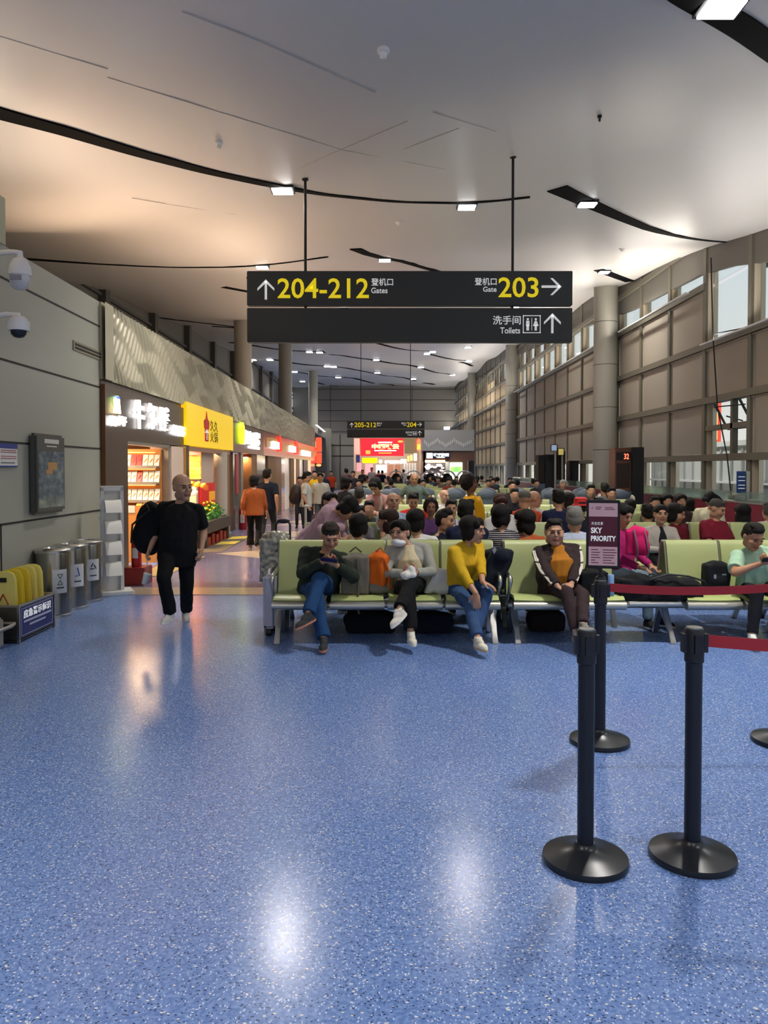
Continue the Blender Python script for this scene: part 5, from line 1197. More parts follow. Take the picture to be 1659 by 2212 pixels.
def cap(mb, a, b, ra, rb, n=14, c0=True, c1=True):
    mb.cyl(a, b, ra, rb, n)
    if c0: mb.ell(a, (ra,) * 3, nu=n, nv=8)
    if c1: mb.ell(b, (rb,) * 3, nu=n, nv=8)
def hand(mb, w, d, nrm, side, curl=.5, s=1., fine=True):
    """w wrist, d hand direction, nrm palm normal (the side fingers curl to), side thumb direction"""
    d = V(d).normalized(); nrm = V(nrm); nrm = (nrm - d * nrm.dot(d)).normalized(); sd = V(side); sd = (sd - d * sd.dot(d) - nrm * sd.dot(nrm)).normalized()
    R = Matrix((sd, d, nrm)).transposed()
    if not fine:
        mb.ell(w + d * .055 * s, (.040 * s, .060 * s, .020 * s), R, 10, 7); c2 = w + d * .12 * s + nrm * .02 * curl
        mb.ell(c2, (.034 * s, .045 * s, .016 * s), R, 10, 7); cap(mb, w + d * .03 * s + sd * .03 * s, w + d * .085 * s + sd * .05 * s + nrm * .01, .013 * s, .010 * s, 8); return
    mb.ell(w + d * .045 * s, (.040 * s, .052 * s, .016 * s), R, 12, 8); mb.ell(w + d * .01 * s, (.028 * s, .03 * s, .02 * s), R, 12, 8)
    for i, (off, ln) in enumerate(((.029, .070), (.010, .080), (-.010, .075), (-.028, .060))):
        p = w + (d * .082 + sd * off) * s; a = curl * .45; sp = off * 4.5
        for k, (f, r0, r1) in enumerate(((.45, .0098, .0090), (.32, .0090, .0082), (.23, .0082, .0070))):
            dr = (d * math.cos(a) + nrm * math.sin(a) + sd * sp * .8).normalized(); q = p + dr * ln * f * s; cap(mb, p, q, r0 * s, r1 * s, 8); p = q; a += curl * 1.05
    p = w + (d * .025 + sd * .030 + nrm * .004) * s
    for dr, ln, r0, r1 in (((sd * .8 + d * .75 + nrm * .25), .042, .014, .011), ((sd * .35 + d * .9 + nrm * (.2 + .4 * curl)), .032, .011, .009)):
        q = p + dr.normalized() * ln * s; cap(mb, p, q, r0 * s, r1 * s, 8); p = q
def head_prims(mb, c, R, s=1., fat=0.):
    E = lambda p, r, RR=None: mb.ell(c + R @ (V(p) * s), (r[0] * s, r[1] * s, r[2] * s), R @ RR if RR else R, 16, 10)
    E((0, -.012, .035), (.077, .092, .080)); E((0, .022, -.022), (.066 + fat, .064, .080)); E((0, .048, -.088), (.030 + fat, .030, .026))
    for q in (-1, 1):
        E((q * .032, .050, -.022), (.030 + fat, .034, .032)); E((q * .075, -.006, .0), (.011, .019, .031), rot(0, D(-12), q * D(8))); E((q * .045, .0, -.062), (.022 + fat, .045, .035))
    E((0, .0785, .030), (.046, .014, .013))
    cap(mb, c + R @ (V((0, .083, .018)) * s), c + R @ (V((0, .103, -.020)) * s), .0085 * s, .0115 * s, 10)
    for q in (-1, 1): E((q * .011, .094, -.024), (.008, .009, .007))
    E((0, .080, -.050), (.023, .014, .007)); E((0, .079, -.060), (.020, .014, .0075))
def hair_prims(mb, c, R, st, s=1.):
    E = lambda p, r: mb.ell(c + R @ (V(p) * s), (r[0] * s, r[1] * s, r[2] * s), R, 18, 11)
    if st == 'buzz': E((0, -.014, .050), (.080, .092, .078)); E((0, .045, .095), (.05, .03, .018)); return
    if st == 'fringe_bald': E((0, -.05, .0), (.080, .062, .045)); return
    E((0, -.020, .047), (.083, .092, .080)); E((0, -.060, .0), (.074, .048, .062))
    for q in (-1, 1): E((q * .058, -.030, .015), (.025, .048, .052))
    if st == 'short': E((0, .048, .096), (.056, .030, .020)); E((.02, .02, .108), (.05, .045, .025)); E((-.03, -.02, .105), (.05, .045, .03))
    if st == 'top': E((0, .05, .094), (.055, .035, .028)); E((0, .01, .112), (.06, .06, .025))
    if st in ('bob', 'long', 'tied', 'bowl'):
        E((0, .052, .082), (.066, .036, .036))
        for q in (-1, 1): E((q * .05, .05, .06), (.03, .032, .04))
    if st in ('bob', 'bowl', 'long'):
        z = -.05 if st == 'bob' else (-.03 if st == 'bowl' else -.07)
        for q in (-1, 1): E((q * .068, -.018, z + .02), (.024, .055, .075))
        E((0, -.068, z + .01), (.076, .038, .085)); E((0, -.03, .05), (.094, .098, .085))
    if st == 'long':
        E((0, -.085, -.16), (.085, .036, .16)); E((.05, -.06, -.15), (.035, .04, .14)); E((-.05, -.06, -.15), (.035, .04, .14))
    if st == 'tied': E((0, -.085, -.03), (.05, .035, .05)); E((0, -.10, -.08), (.026, .03, .10))
    if st == 'bun': E((0, -.09, .10), (.04, .04, .04))
    if st == 'curly': E((0, -.045, .02), (.118, .100, .118)); E((0, -.03, .07), (.10, .09, .09))
def shoe(c_ankle, toe, up, s, mats, par, z0=None, nm='shoe', vox=.012):
    f = V(toe).normalized(); up = (V(up) - f * V(up).dot(f)).normalized(); r = f.cross(up); R = Matrix((r, f, up)).transposed(); c = V(c_ankle)
    mb = MB(); mb.ell(c + (f * .02 - up * .02) * s, (.040 * s, .075 * s, .045 * s), R); mb.ell(c + (f * .09 - up * .045) * s, (.043 * s, .085 * s, .030 * s), R); mb.ell(c + (f * -.015 - up * .03) * s, (.036 * s, .05 * s, .05 * s), R)
    mb.cyl(c - up * .01, c + up * .03 * s, .040 * s, .042 * s, 12)
    q = [(math.cos(t) * .044 * s, (.055 + math.sin(t) * .13) * s) for t in (2 * math.pi * k / 20 for k in range(20))]
    mb.prism(q, c - up * .082 * s, r, f, .026 * s)
    m2 = rem(mb, vox, 1); out = MB(); out.v = m2.v; 
    for fc in m2.f:
        ce = sum((V(m2.v[i]) for i in fc), V()) / len(fc); out.f.append(fc); out.m.append(1 if (ce - c).dot(up) < -.058 * s else 0)
    return out.build(nm, mats, par, 50)

def person(J, label, group=None, top=None, pants=None, hair=None, skin='b98a6c', q=0, shoes=('e8e6e0', 'd8d4c8'), s=1., extra=None):
    """J joints in world space; q 2 near, 1 middle, 0 far"""
    vox = (.02, .0125, .0075)[q]; P, N, Hc = V(J['P']), V(J['N']), V(J['H']); hq = s * J.get('hs', 1.13); RS = J['RS']; RP = J['RP']; RH = J['RH']
    top = dict(top or {}); pants = dict(pants or {}); fat = top.get('fat', 0.); up = (N - P).normalized(); L = (N - P).length
    def fr(R, u):
        f = R @ V((0, 1, 0)); f = (f - u * f.dot(u)).normalized(); return f.cross(u).normalized(), f
    rS, fS = fr(RS, up); rP, fP = fr(RP, up)
    sh = top.get('sh', .175) * s
    SL_, SR_ = N - up * .055 * s - rS * sh, N - up * .055 * s + rS * sh
    al, bl, tl, sl = .27 * s, .245 * s, .42 * s, .41 * s
    E1, W1 = ik(SL_, J['WL'], al, bl, J['EL']); E2, W2 = ik(SR_, J['WR'], al, bl, J['ER'])
    hL, hR = P - rP * .088 * s, P + rP * .088 * s
    K1, A1 = ik(hL, J['AL'], tl, sl, J['KL']); K2, A2 = ik(hR, J['AR'], tl, sl, J['KR'])
    curve = top.get('curve', 0.)
    def spine(t): return P + up * (L * t) - fS * (curve * 4 * t * (1 - t)) * .1
    def tors(mb, k=1., t0=-.1, t1=1.0, wide=None, front=0., grow=0., wtop=1.):
        belly = top.get('belly', 0.)
        T = [(-.34, .155, .11, .11), (-.2, .168, .12, .125), (-.05, .168, .125, .12), (.12, .155, .118 + belly, .108), (.3, .150 + belly * .4, .118 + belly * 1.25, .102), (.48, .155, .118 + belly * .8 + top.get('bust', 0) * .4, .104), (.66, .168, .118 + belly * .3 + top.get('bust', 0), .108), (.80, .172, .102, .106), (.88, .150, .086, .092), (.95, .108, .070, .074), (1.0, .070, .060, .062), (1.04, .058, .054, .056)]
        lv = []
        for t, a, bf, bb in T:
            if t < t0 - 1e-6 or t > t1 + 1e-6: continue
            w_ = max(0, min(1, t)); r = (rP * (1 - w_) + rS * w_).normalized(); f = (fP * (1 - w_) + fS * w_).normalized()
            a2 = (wide * min(1., max(.42, (1.08 - t) / .5)) if wide else a + fat * .8) * (wtop if t > .9 else 1) - (fat * .6 if t > .9 and not wide else 0)
            lv.append((spine(t) + f * front, r, f, (a2 * k + grow) * s, ((bf + fat * .6) * k + grow) * s, ((bb + fat * .5) * k + grow) * s))
        loft(mb, lv)
    fine = q == 2
    # body: one continuous surface
    mb = MB(); tors(mb, .86, -.2, 1.04)
    neck_b = Hc + RH @ V((0, -.025, -.05)) * hq
    cap(mb, N - up * .04, neck_b, .054 * s, .050 * s, 14)
    head_prims(mb, Hc, RH, hq, top.get('face', 0.))
    for S_, E_, W_, hd, hn, hs, cu in ((SL_, E1, W1, J.get('hdL'), J.get('hnL'), J.get('hsL'), J.get('cuL', .5)), (SR_, E2, W2, J.get('hdR'), J.get('hnR'), J.get('hsR'), J.get('cuR', .5))):
        af = fat * .12; cap(mb, S_, E_, (.047 + af) * s, (.038 + af) * s); cap(mb, E_, W_, (.038 + af) * s, .026 * s); cap(mb, E_ + (W_ - E_) * .12, E_ + (W_ - E_) * .4, (.041 + af) * s, (.036 + af) * s)
        d = V(hd) if hd else (W_ - E_); n_ = V(hn) if hn else -(UP - d.normalized() * d.normalized().z) + fS * .01
        hand(mb, W_, d, n_, V(hs) if hs else (fS), cu, s, fine or q == 1)
    for h_, k_, a_ in ((hL, K1, A1), (hR, K2, A2)):
        cap(mb, h_, k_, .070 * s, .050 * s); cap(mb, k_, a_, .048 * s, .032 * s); cap(mb, k_ + (a_ - k_) * .2, k_ + (a_ - k_) * .45, .050 * s, .044 * s)
    for a_, t_ in ((A1, J['TL']), (A2, J['TR'])): cap(mb, a_ - UP * .015, a_ + V(t_).normalized() * .09 * s - UP * .05 * s, .028 * s, .016 * s)
    bm_ = rem(mb, vox if q < 2 else .0062, 2 if q else 1)
    out = MB(); out.v = bm_.v; inv = RH.transposed()
    for fc in bm_.f:
        k = 0
        if q:
            ce = sum((V(bm_.v[i]) for i in fc), V()) / len(fc); l = inv @ (ce - Hc) / hq
            if abs(l.x) < .024 and l.y > .072 and -.068 < l.z < -.045: k = 1
        out.f.append(fc); out.m.append(k)
    base = V(J['base']); me_o = out
    # root mesh with origin at its base point
    ORI['__b'] = base
    class _P: name = '__b'
    me = bpy.data.meshes.new('person'); me.from_pydata([tuple(V(p) - base) for p in out.v], [], out.f)
    me.materials.append(mat('skin_' + skin, skin, .5, bump=.05, bscale=90, var=.05)); sk = lin(skin); me.materials.append(mat('lips_' + skin, '%02x%02x%02x' % tuple(int(int(skin[i:i + 2], 16) * k_) for i, k_ in ((0, .86), (2, .62), (4, .62))), .5))
    me.polygons.foreach_set('material_index', out.m); me.polygons.foreach_set('use_smooth', [True] * len(me.polygons)); me.update()
    root = bpy.data.objects.new('person', me); COL.objects.link(root); root.location = base; ORI[root.name] = base; tag(root, label, 'person', group)
    # eyes and brows
    if q:
        mb = MB(); E = lambda p, r, RR=None: mb.ell(Hc + RH @ (V(p) * hq), tuple(x * hq for x in r), RH @ RR if RR else RH, 10, 6)
        for g in (-1, 1): E((g * .031, .0845, .006), (.0150, .0065, .0056))
        mb.build('eye', mat('eye_dark', '1c1410', .3), root, 60)
        mb = MB()
        for g in (-1, 1): E((g * .032, .0885, .027), (.020, .0065, .0042), rot(0, 0, g * D(-6)))
        mb.build('eyebrow', mat('brow_dark', '2a201a', .8), root, 60)
    # hair
    if hair:
        mb = MB(); hair_prims(mb, Hc, RH, hair[0], hq); cur = hair[0] == 'curly'
        rem(mb, vox * (1.0 if q == 2 else .9), 1, .014 if cur else (.004 if q else 0), 60 if cur else 90, 1 if cur else .35).build('hair', mat('hair_' + hair[1], hair[1], .62, bump=.6, bscale=160, spec=.2), root, 70)
    # trousers
    pm = pants.get('mat') or cloth(pants.get('col', '1a1c24')); pr = pants.get('r', 1.); fl = pants.get('flare', .052); cut = pants.get('cut', .93)
    mb = MB(); tors(mb, 1.0, -.2, .12, grow=.004)
    seated = (K1 - hL).normalized().z > -.6
    for h_, k_, a_ in ((hL, K1, A1), (hR, K2, A2)):
        e_ = k_ + (a_ - k_) * cut
        cap(mb, h_, k_, .089 * pr * s, .066 * pr * s); cap(mb, k_, e_, .064 * pr * s, fl * pr * s, c1=False)
    if seated: mb.ell(P - UP * .01, (.165 * s * (1 + fat), .12 * s, .09 * s), Matrix((rP, rP.cross(UP), UP)).transposed())
    rem(mb, vox * 1.15, 2, .008 * pants.get('fold', 1) if q else .004, 16, .6).build('trousers', pm, root, 70)
    # shirt
    tm = top.get('mat') or cloth(top.get('col', '808080')); sleeve = top.get('sleeve', 'short'); hem = top.get('hem', -.12 if seated else -.22)
    mb = MB(); tors(mb, 1.0, hem, 1.0, front=top.get('back', 0.) * -1, grow=top.get('grow', .008))
    for S_, E_, W_ in ((SL_, E1, W1), (SR_, E2, W2)):
        rr = top.get('ar', 1.) + fat * 1.2
        mb.ell(S_, (.062 * rr * s,) * 3); cap(mb, N + up * .005, S_ + UP * .008, .044 * s, .050 * rr * s)
        if sleeve == 'short': mb.cyl(S_, S_ + (E_ - S_) * .80, .064 * rr * s, .066 * rr * s)
        else:
            cap(mb, S_, E_, .062 * rr * s, .053 * rr * s); t_ = .62 if sleeve == 'threequarter' else .94; cap(mb, E_, E_ + (W_ - E_) * t_, .052 * rr * s, .040 * rr * s, c1=False)
    if top.get('collar'):
        mb.tube([N + up * .012 * s + rS * (.058 * s * math.cos(a)) + fS * (.056 * s * math.sin(a)) for a in (2 * math.pi * i / 12 for i in range(13))], .013 * s, 6)
    rem(mb, vox * 1.1, 2, .007 * top.get('fold', 1) if q else .003, 20, .55).build(top.get('name', 'shirt'), tm, root, 70)
    if top.get('inner'):       # front panel of the inner shirt between open jacket edges
        mb = MB(); tors(mb, 1.0, top.get('ihem', -.05), 1.0, wide=top.get('iw', .085), front=.016, grow=.008)
        rem(mb, vox * 1.1, 2, .005, 24, .5).build('inner_shirt', cloth(top['inner']), root, 70)
    sm = [cloth(shoes[0]), mat('sole_' + shoes[1], shoes[1], .5)]
    for a_, t_, nm in ((A1, J['TL'], 'L'), (A2, J['TR'], 'R')):
        upv = J.get('U' + nm, UP); shoe(a_, t_, upv, s * .95, sm, root, vox=(.022, .014, .008)[q])
    J.update(E1=E1, W1=W1, E2=E2, W2=W2, K1=K1, K2=K2, A1=A1, A2=A2, rS=rS, fS=fS, up=up)
    return root
def Jbase(x, y, rz, P, N, H, WL, WR, AL, AR, hy=0, hp=0, hr=0, twist=0, ptw=0, **kw):
    """local joints (x right, y forward) -> world. hy head yaw, left positive"""
    R0 = Matrix.Rotation(rz, 3, 'Z'); o = V((x, y, 0)); T = lambda p: o + R0 @ V(p); v = lambda p: R0 @ V(p)
    J = dict(P=T(P), N=T(N), H=T(H), WL=T(WL), WR=T(WR), AL=T(AL), AR=T(AR), RP=R0 @ Matrix.Rotation(D(ptw), 3, 'Z'), RS=R0 @ Matrix.Rotation(D(twist), 3, 'Z'), RH=R0 @ rot(D(hy), D(hp), D(hr)), base=(x, y, 0))
    J['EL'] = v(kw.get('EL', (-.5, -.3, -.6))); J['ER'] = v(kw.get('ER', (.5, -.3, -.6))); J['KL'] = v(kw.get('KL', (-.1, 1, .6))); J['KR'] = v(kw.get('KR', (.1, 1, .6)))
    J['TL'] = v(kw.get('TL', (-.15, 1, 0))); J['TR'] = v(kw.get('TR', (.15, 1, 0)))
    for k in ('hdL', 'hdR', 'hnL', 'hnR', 'hsL', 'hsR', 'UL', 'UR'):
        if k in kw: J[k] = v(kw[k])
    for k in ('cuL', 'cuR'):
        if k in kw: J[k] = kw[k]
    return J
def sit(x, y, rz, pose='lap', lean=0., hy=0, hp=0, hr=0, twist=0, seat=.455, slouch=0., **kw):
    P = (0, 0, seat + .09); N = (0, -.06 + lean, P[2] + .46 - slouch); H = (0, N[1] + .035 + lean * .25, N[2] + .165)
    a = dict(AL=(-.11, .42, .085), AR=(.11, .42, .085), WL=(-.10, .30, P[2] + .10), WR=(.10, .30, P[2] + .10), hnL=(0, 0, -1), hnR=(0, 0, -1), hsL=(1, 0, 0), hsR=(-1, 0, 0), hdL=(.2, 1, -.25), hdR=(-.2, 1, -.25), cuL=.35, cuR=.35)
    if pose == 'phone': a.update(WL=(-.06, .28, P[2] + .22), WR=(.06, .28, P[2] + .22), hdL=(.35, .8, .3), hdR=(-.35, .8, .3), hnL=(.6, -.2, .6), hnR=(-.6, -.2, .6), hsL=(0, -.3, 1), hsR=(0, -.3, 1), cuL=.8, cuR=.8)
    if pose == 'fold': a.update(WL=(-.02, .20, P[2] + .14), WR=(.03, .22, P[2] + .13), hdL=(1, .4, 0), hdR=(-1, .4, 0))
    a.update(kw); return Jbase(x, y, rz, P, N, H, hy=hy, hp=hp, hr=hr, twist=twist, **a)
def stand(x, y, rz, walk=0., lean=0., hy=0, hp=0, hr=0, twist=0, s=1., **kw):
    P = (0, 0, .90 * s - abs(walk) * .03); N = (0, lean, P[2] + .47 * s); H = (0, N[1] + .03 + lean * .2, N[2] + .165 * s)
    a = dict(AL=(-.09, walk * .30, .085), AR=(.09, -walk * .30, .085 + abs(walk) * .05), WL=(-.24, -walk * .18 + .04 + lean, P[2] - .06), WR=(.24, walk * .18 + .04 + lean, P[2] - .06), EL=(-.3, -1, 0), ER=(.3, -1, 0), KL=(0, 1, 0), KR=(0, 1, 0), hnL=(1, 0, 0), hnR=(-1, 0, 0), hsL=(0, 1, 0), hsR=(0, 1, 0), cuL=.6, cuR=.6)
    if walk: a['UR' if walk > 0 else 'UL'] = (0, .35, 1)
    a.update(kw); return Jbase(x, y, rz, P, N, H, hy=hy, hp=hp, hr=hr, twist=twist, **a)
PI = math.pi
# ================= near people (world joints aimed from the photo) =================
def aim(J, **kw):
    for k, v in kw.items(): J[k] = V(v) if not isinstance(v, (int, float)) else v
    return J
# walking man in black polo
xw, yw = XY(381, 8.3), 8.3
J = stand(xw, yw, PI, walk=.55, hy=42, hp=-3, hr=4, lean=.02, s=.99, twist=6)
J['H'] = W(394, 1053, 8.25); J['N'] = W(390, 1088, 8.3); J['P'] = W(383, 1188, 8.3) 
aim(J, AL=W(401, 1318, 8.62), AR=W(366, 1327, 8.10), WL=W(434, 1188, 8.27), WR=W(322, 1188, 8.25)); J['TR'] = V((-.25, -1, -.05)); J['TL'] = V((.35, -1, -.55)); J['UL'] = V((0, .4, 1)); J['EL'] = V((.06, 1, 0)); J['ER'] = V((-.06, 1, 0)); J['cuR'] = 1.3; J['cuL'] = .7; J['hs'] = 1.26
J['KL'] = V((.3, -1, 0)); J['KR'] = V((0, -1, 0))
pw1 = person(J, 'bald man in black polo and black trousers walking past the shops with a backpack', None, dict(col='0e0f13', fat=.045, belly=.02, collar=1, sh=.185, ar=1.05, hem=-.34), dict(col='0b0c10', r=1.12, flare=.06, cut=.97), None, 'b48c70', 2, ('d8d6cc', 'e8e6de'))
WRw = J['W2'].copy()
# man with phone
yb_ = 7.70
J = sit(XY(690, yb_), yb_, PI, 'phone', lean=.13, hy=-14, hp=-28, twist=4)
aim(J, P=W(688, 1268, 7.72) , N=W(702, 1191, 7.62), H=W(714, 1158, 7.50), WL=W(727, 1222, 7.32), WR=W(697, 1214, 7.34), AL=W(665, 1330, 7.05), AR=W(699, 1384, 7.12))
J['RH'] = Matrix.Rotation(PI, 3, 'Z') @ rot(D(12), D(-26), D(3))
J['KL'] = V((0, -1, 1.2)); J['KR'] = V((.15, -1, .5)); J['TL'] = V((-.65, -.6, -.25)); J['UL'] = V((-.2, -.1, 1)); J['TR'] = V((0, -1, -.05)); J['EL'] = V((.7, -.1, -.7)); J['ER'] = V((-.7, -.1, -.7))
J['hdL'] = V((-.75, -.35, .45)); J['hdR'] = V((.8, -.4, .2)); J['hnL'] = V((-.1, .6, .7)); J['hnR'] = V((.1, .5, .8)); J['hsL'] = V((0, 0, 1)); J['hsR'] = V((0, .2, 1)); J['cuL'] = .7; J['cuR'] = .7
r_ = person(J, 'cross-legged man in dark green jacket and blue jeans looking down at a phone', None, dict(col='283028', sleeve='long', fat=.04, grow=.018, back=.015, inner='0a0b0e', iw=.10, belly=.03, name='jacket', ar=1.15, fold=1.4, hem=-.2, sh=.185), dict(col='1f4470', r=1.2, cut=.94, fold=1.3), ('buzz', '2c2620'), 'b98a6c', 2, ('3c3e40', 'c88468'))
PH1 = (J['W1'] + J['W2']) / 2 + V((0, -.085, .045)); tt = thing('smartphone', PH1, 'dark smartphone in a purple case held by the man in the green jacket', 'phone', 'phones in hands')
m = MB(); m.obox(PH1, (.078, 0, -.012), (.004, -.028, .018), (.002, .004, .005)); m.build('case', mat('purple_case', '2a1f48', .3), tt, 30, bevel=.003)
m = MB(); m.obox(PH1 + V((0, .006, .008)), (.07, 0, -.010), (.003, -.025, .015), (0, .0005, .001)); m.build('screen', mat('phone_screen', '0a1018', .1), tt, 0)
# woman with mask
J = sit(XY(885, yb_), yb_, PI, 'lap', lean=.0, hy=30, hp=4)
aim(J, P=W(888, 1268, 7.74), N=W(882, 1177, 7.76), H=W(865, 1152, 7.70), WL=W(897, 1238, 7.42), WR=W(872, 1239, 7.42), AL=W(862, 1322, 7.02), AR=W(888, 1372, 7.15))
J['RH'] = Matrix.Rotation(PI, 3, 'Z') @ rot(D(-30), D(4), D(0)); J['KL'] = V((-.1, -1, 1.1)); J['KR'] = V((.1, -1, .5)); J['TL'] = V((-.6, -.7, -.45)); J['UL'] = V((-.5, -.2, 1)); J['TR'] = V((.15, -1, -.02)); J['EL'] = V((1, .15, -.8)); J['ER'] = V((-1, .15, -.8))
J['hdL'] = V((-.6, -.6, .35)); J['hdR'] = V((.6, -.6, .2)); J['hnL'] = V((-.5, 0, .3)); J['hnR'] = V((.5, 0, .3)); J['hsL'] = V((0, 0, 1)); J['hsR'] = V((0, 0, 1)); J['cuL'] = .9; J['cuR'] = .8
r_ = person(J, 'woman in grey cardigan and cream top with white mask pulled to her chin', None, dict(col='9c9e96', sleeve='long', grow=.012, back=.018, inner='cfc39e', iw=.135, bust=.02, name='cardigan', fat=.01, ihem=-.12), dict(col='0d0e12', r=1.08, cut=.88, flare=.064), ('tied', '15110f'), 'c0917a', 2, ('e4dfd0', 'efece4'))
Hc, RH = V(J['H']), J['RH']
m = MB(); m.ell(Hc + RH @ V((0, .036, -.092)), (.080, .078, .042), RH); m.ell(Hc + RH @ V((0, .085, -.085)), (.045, .04, .035), RH); rem(m, .008, 2).build('face_mask', mat('mask_white', 'e6ebee', .7), r_, 70)
m = MB()
for g in (-1, 1):
    c = Hc + RH @ V((g * .036, .110, .006)); m.tube([c + RH @ V((.027 * math.cos(a), .0, .023 * math.sin(a))) for a in (2 * PI * k / 16 for k in range(17))], .0018, 5); m.tube([c + RH @ V((g * .027, 0, .003)), Hc + RH @ V((g * .090, .01, .008))], .0016, 5)
m.build('eyeglasses', mat('thin_gold_frame', 'a89478', .3, metal=.8), r_, 60)
# yellow sweater lady
J = sit(XY(1000, yb_), yb_, PI, 'lap', lean=.05, hy=50, hp=0)
aim(J, P=W(995, 1268, 7.72), N=W(1008, 1176, 7.60), H=W(1022, 1146, 7.55), WL=W(1046, 1276, 7.22), WR=W(1040, 1304, 7.08), AL=W(1028, 1366, 7.18), AR=W(1034, 1384, 6.98))
J['RP'] = Matrix.Rotation(D(212), 3, 'Z'); J['RS'] = Matrix.Rotation(D(222), 3, 'Z'); J['RH'] = Matrix.Rotation(D(246), 3, 'Z') @ rot(0, D(-2), D(2))
J['KL'] = V((.6, -.7, .55)); J['KR'] = V((.45, -1, .5)); J['TL'] = V((.1, -1, 0)); J['TR'] = V((.35, -1, 0)); J['EL'] = V((.2, 0, -1)); J['ER'] = V((-.5, .2, -.6)); J['hdL'] = V((.8, -.3, -.35)); J['hdR'] = V((.1, -.1, -1)); J['hnL'] = V((-.2, 0, -1)); J['hnR'] = V((.1, 1, 0)); J['hsR'] = V((-1, 0, 0)); J['hsL'] = V((0, -1, .2)); J['cuR'] = .25; J['cuL'] = .3
person(J, 'woman in mustard yellow sweater and blue jeans turning her head to the right', None, dict(col='c9a21f', sleeve='threequarter', grow=.012, fat=.015, ar=1.05, bust=.02, fold=1.3), dict(col='35507a', r=1.0, cut=.9, flare=.058), ('bowl', '14110f'), 'b98a6c', 2, ('e0dcc8', 'c8a878'))
# brown tracksuit lady
J = sit(XY(1208, yb_), yb_, PI, 'lap', lean=.0, hy=0, hp=2)
aim(J, P=W(1212, 1272, 7.74), N=W(1202, 1180, 7.80), H=W(1198, 1152, 7.76), WL=W(1236, 1262, 7.38), WR=W(1206, 1268, 7.36), AL=W(1262, 1352, 6.98), AR=W(1247, 1366, 7.08))
J['RH'] = Matrix.Rotation(PI, 3, 'Z') @ rot(D(-4), D(3), D(0)); J['KL'] = V((.3, -1, .5)); J['KR'] = V((.1, -1, .5)); J['TL'] = V((.2, -1, 0)); J['TR'] = V((-.1, -1, -.2)); J['EL'] = V((1, 0, -.4)); J['ER'] = V((-1, 0, -.4)); J['hdL'] = V((-.5, -.7, -.3)); J['hdR'] = V((.6, -.5, -.4)); J['hnL'] = V((-.4, 0, -1)); J['hnR'] = V((0, 0, -1)); J['hsL'] = V((-.6, 0, .4)); J['hsR'] = V((.6, 0, .4)); J['cuL'] = .9
r_ = person(J, 'stout woman in mustard top and dark brown tracksuit jacket with white sleeve bands', None, dict(col='2e2224', sleeve='long', grow=.016, fat=.06, belly=.065, inner='a86c1c', iw=.175, back=.018, bust=.045, name='jacket', ar=1.1, hem=-.2, sh=.18, face=.012), dict(col='33262a', r=1.05, cut=.96, flare=.05), ('short', '1c1815'), 'b08468', 2, ('8a8478', 'c8c0b0'))
for S_, E_, W_, sd in ((J['N'] - J['rS'] * .18 - UP * .05, J['E1'], J['W1'], -1), (J['N'] + J['rS'] * .18 - UP * .05, J['E2'], J['W2'], 1)):
    o_ = J['rS'] * sd * .045 + V((0, -.030, .012)); m = MB()
    P_ = [S_ + o_ * 1.0 + UP * .02, (S_ + E_) / 2 + o_ * 1.25, E_ + o_ * 1.0, (E_ + W_) / 2 + o_ * .75, E_ + (W_ - E_) * .86 + o_ * .6]
    for dx in (-.020, 0, .020): m.tube([p + J['rS'] * dx * .7 + V((0, -abs(dx) * -.3, -dx * .3 * sd)) for p in P_], .012, 8)
    m.build('sleeve_band', stripes('band_white', 'd8d2c4', '3a3030', 9, 2, .86) if 'band_white' not in bpy.data.materials else bpy.data.materials['band_white'], [c_ for c_ in r_.children if c_.name.startswith('jacket')][0], 60)
# green polo man at right
J = sit(XY(1640, yb_), yb_, PI, 'phone', lean=.06, hy=-10, hp=-24)
aim(J, P=W(1632, 1272, 7.72), N=W(1634, 1188, 7.64), H=W(1628, 1160, 7.54), WL=W(1668, 1214, 7.36), WR=W(1645, 1218, 7.36), AL=W(1680, 1368, 7.2), AR=W(1628, 1376, 7.22)); J['RH'] = Matrix.Rotation(PI, 3, 'Z') @ rot(D(8), D(-24), 0)
J['EL'] = V((1, .1, -.6)); J['ER'] = V((-1, .1, -.6)); J['hdR'] = V((.8, -.4, .2)); J['hdL'] = V((-.8, -.4, .3)); J['hnR'] = V((0, .5, .8)); J['hnL'] = V((0, .6, .7)); J['hsL'] = V((0, 0, 1)); J['hsR'] = V((0, 0, 1)); J['cuL'] = J['cuR'] = .8
person(J, 'man in mint green polo using a phone at the right frame edge', None, dict(col='a9cdb0', fat=.02, collar=1, belly=.02, ar=1.1, fold=1.3), dict(col='15171e', r=1.02), ('top', '17130f'), 'b07e5c', 2, ('e8e8e6', 'd8d4c8'))
PH2 = (J['W1'] + J['W2']) / 2 + V((.0, -.09, .04)); tt = thing('smartphone', PH2, 'black smartphone held by the man in the mint polo', 'phone', 'phones in hands')
m = MB(); m.obox(PH2, (.075, 0, 0), (0, -.025, .022), (0, .004, .004)); m.build('case', M_BLK2, tt, 30, bevel=.003)

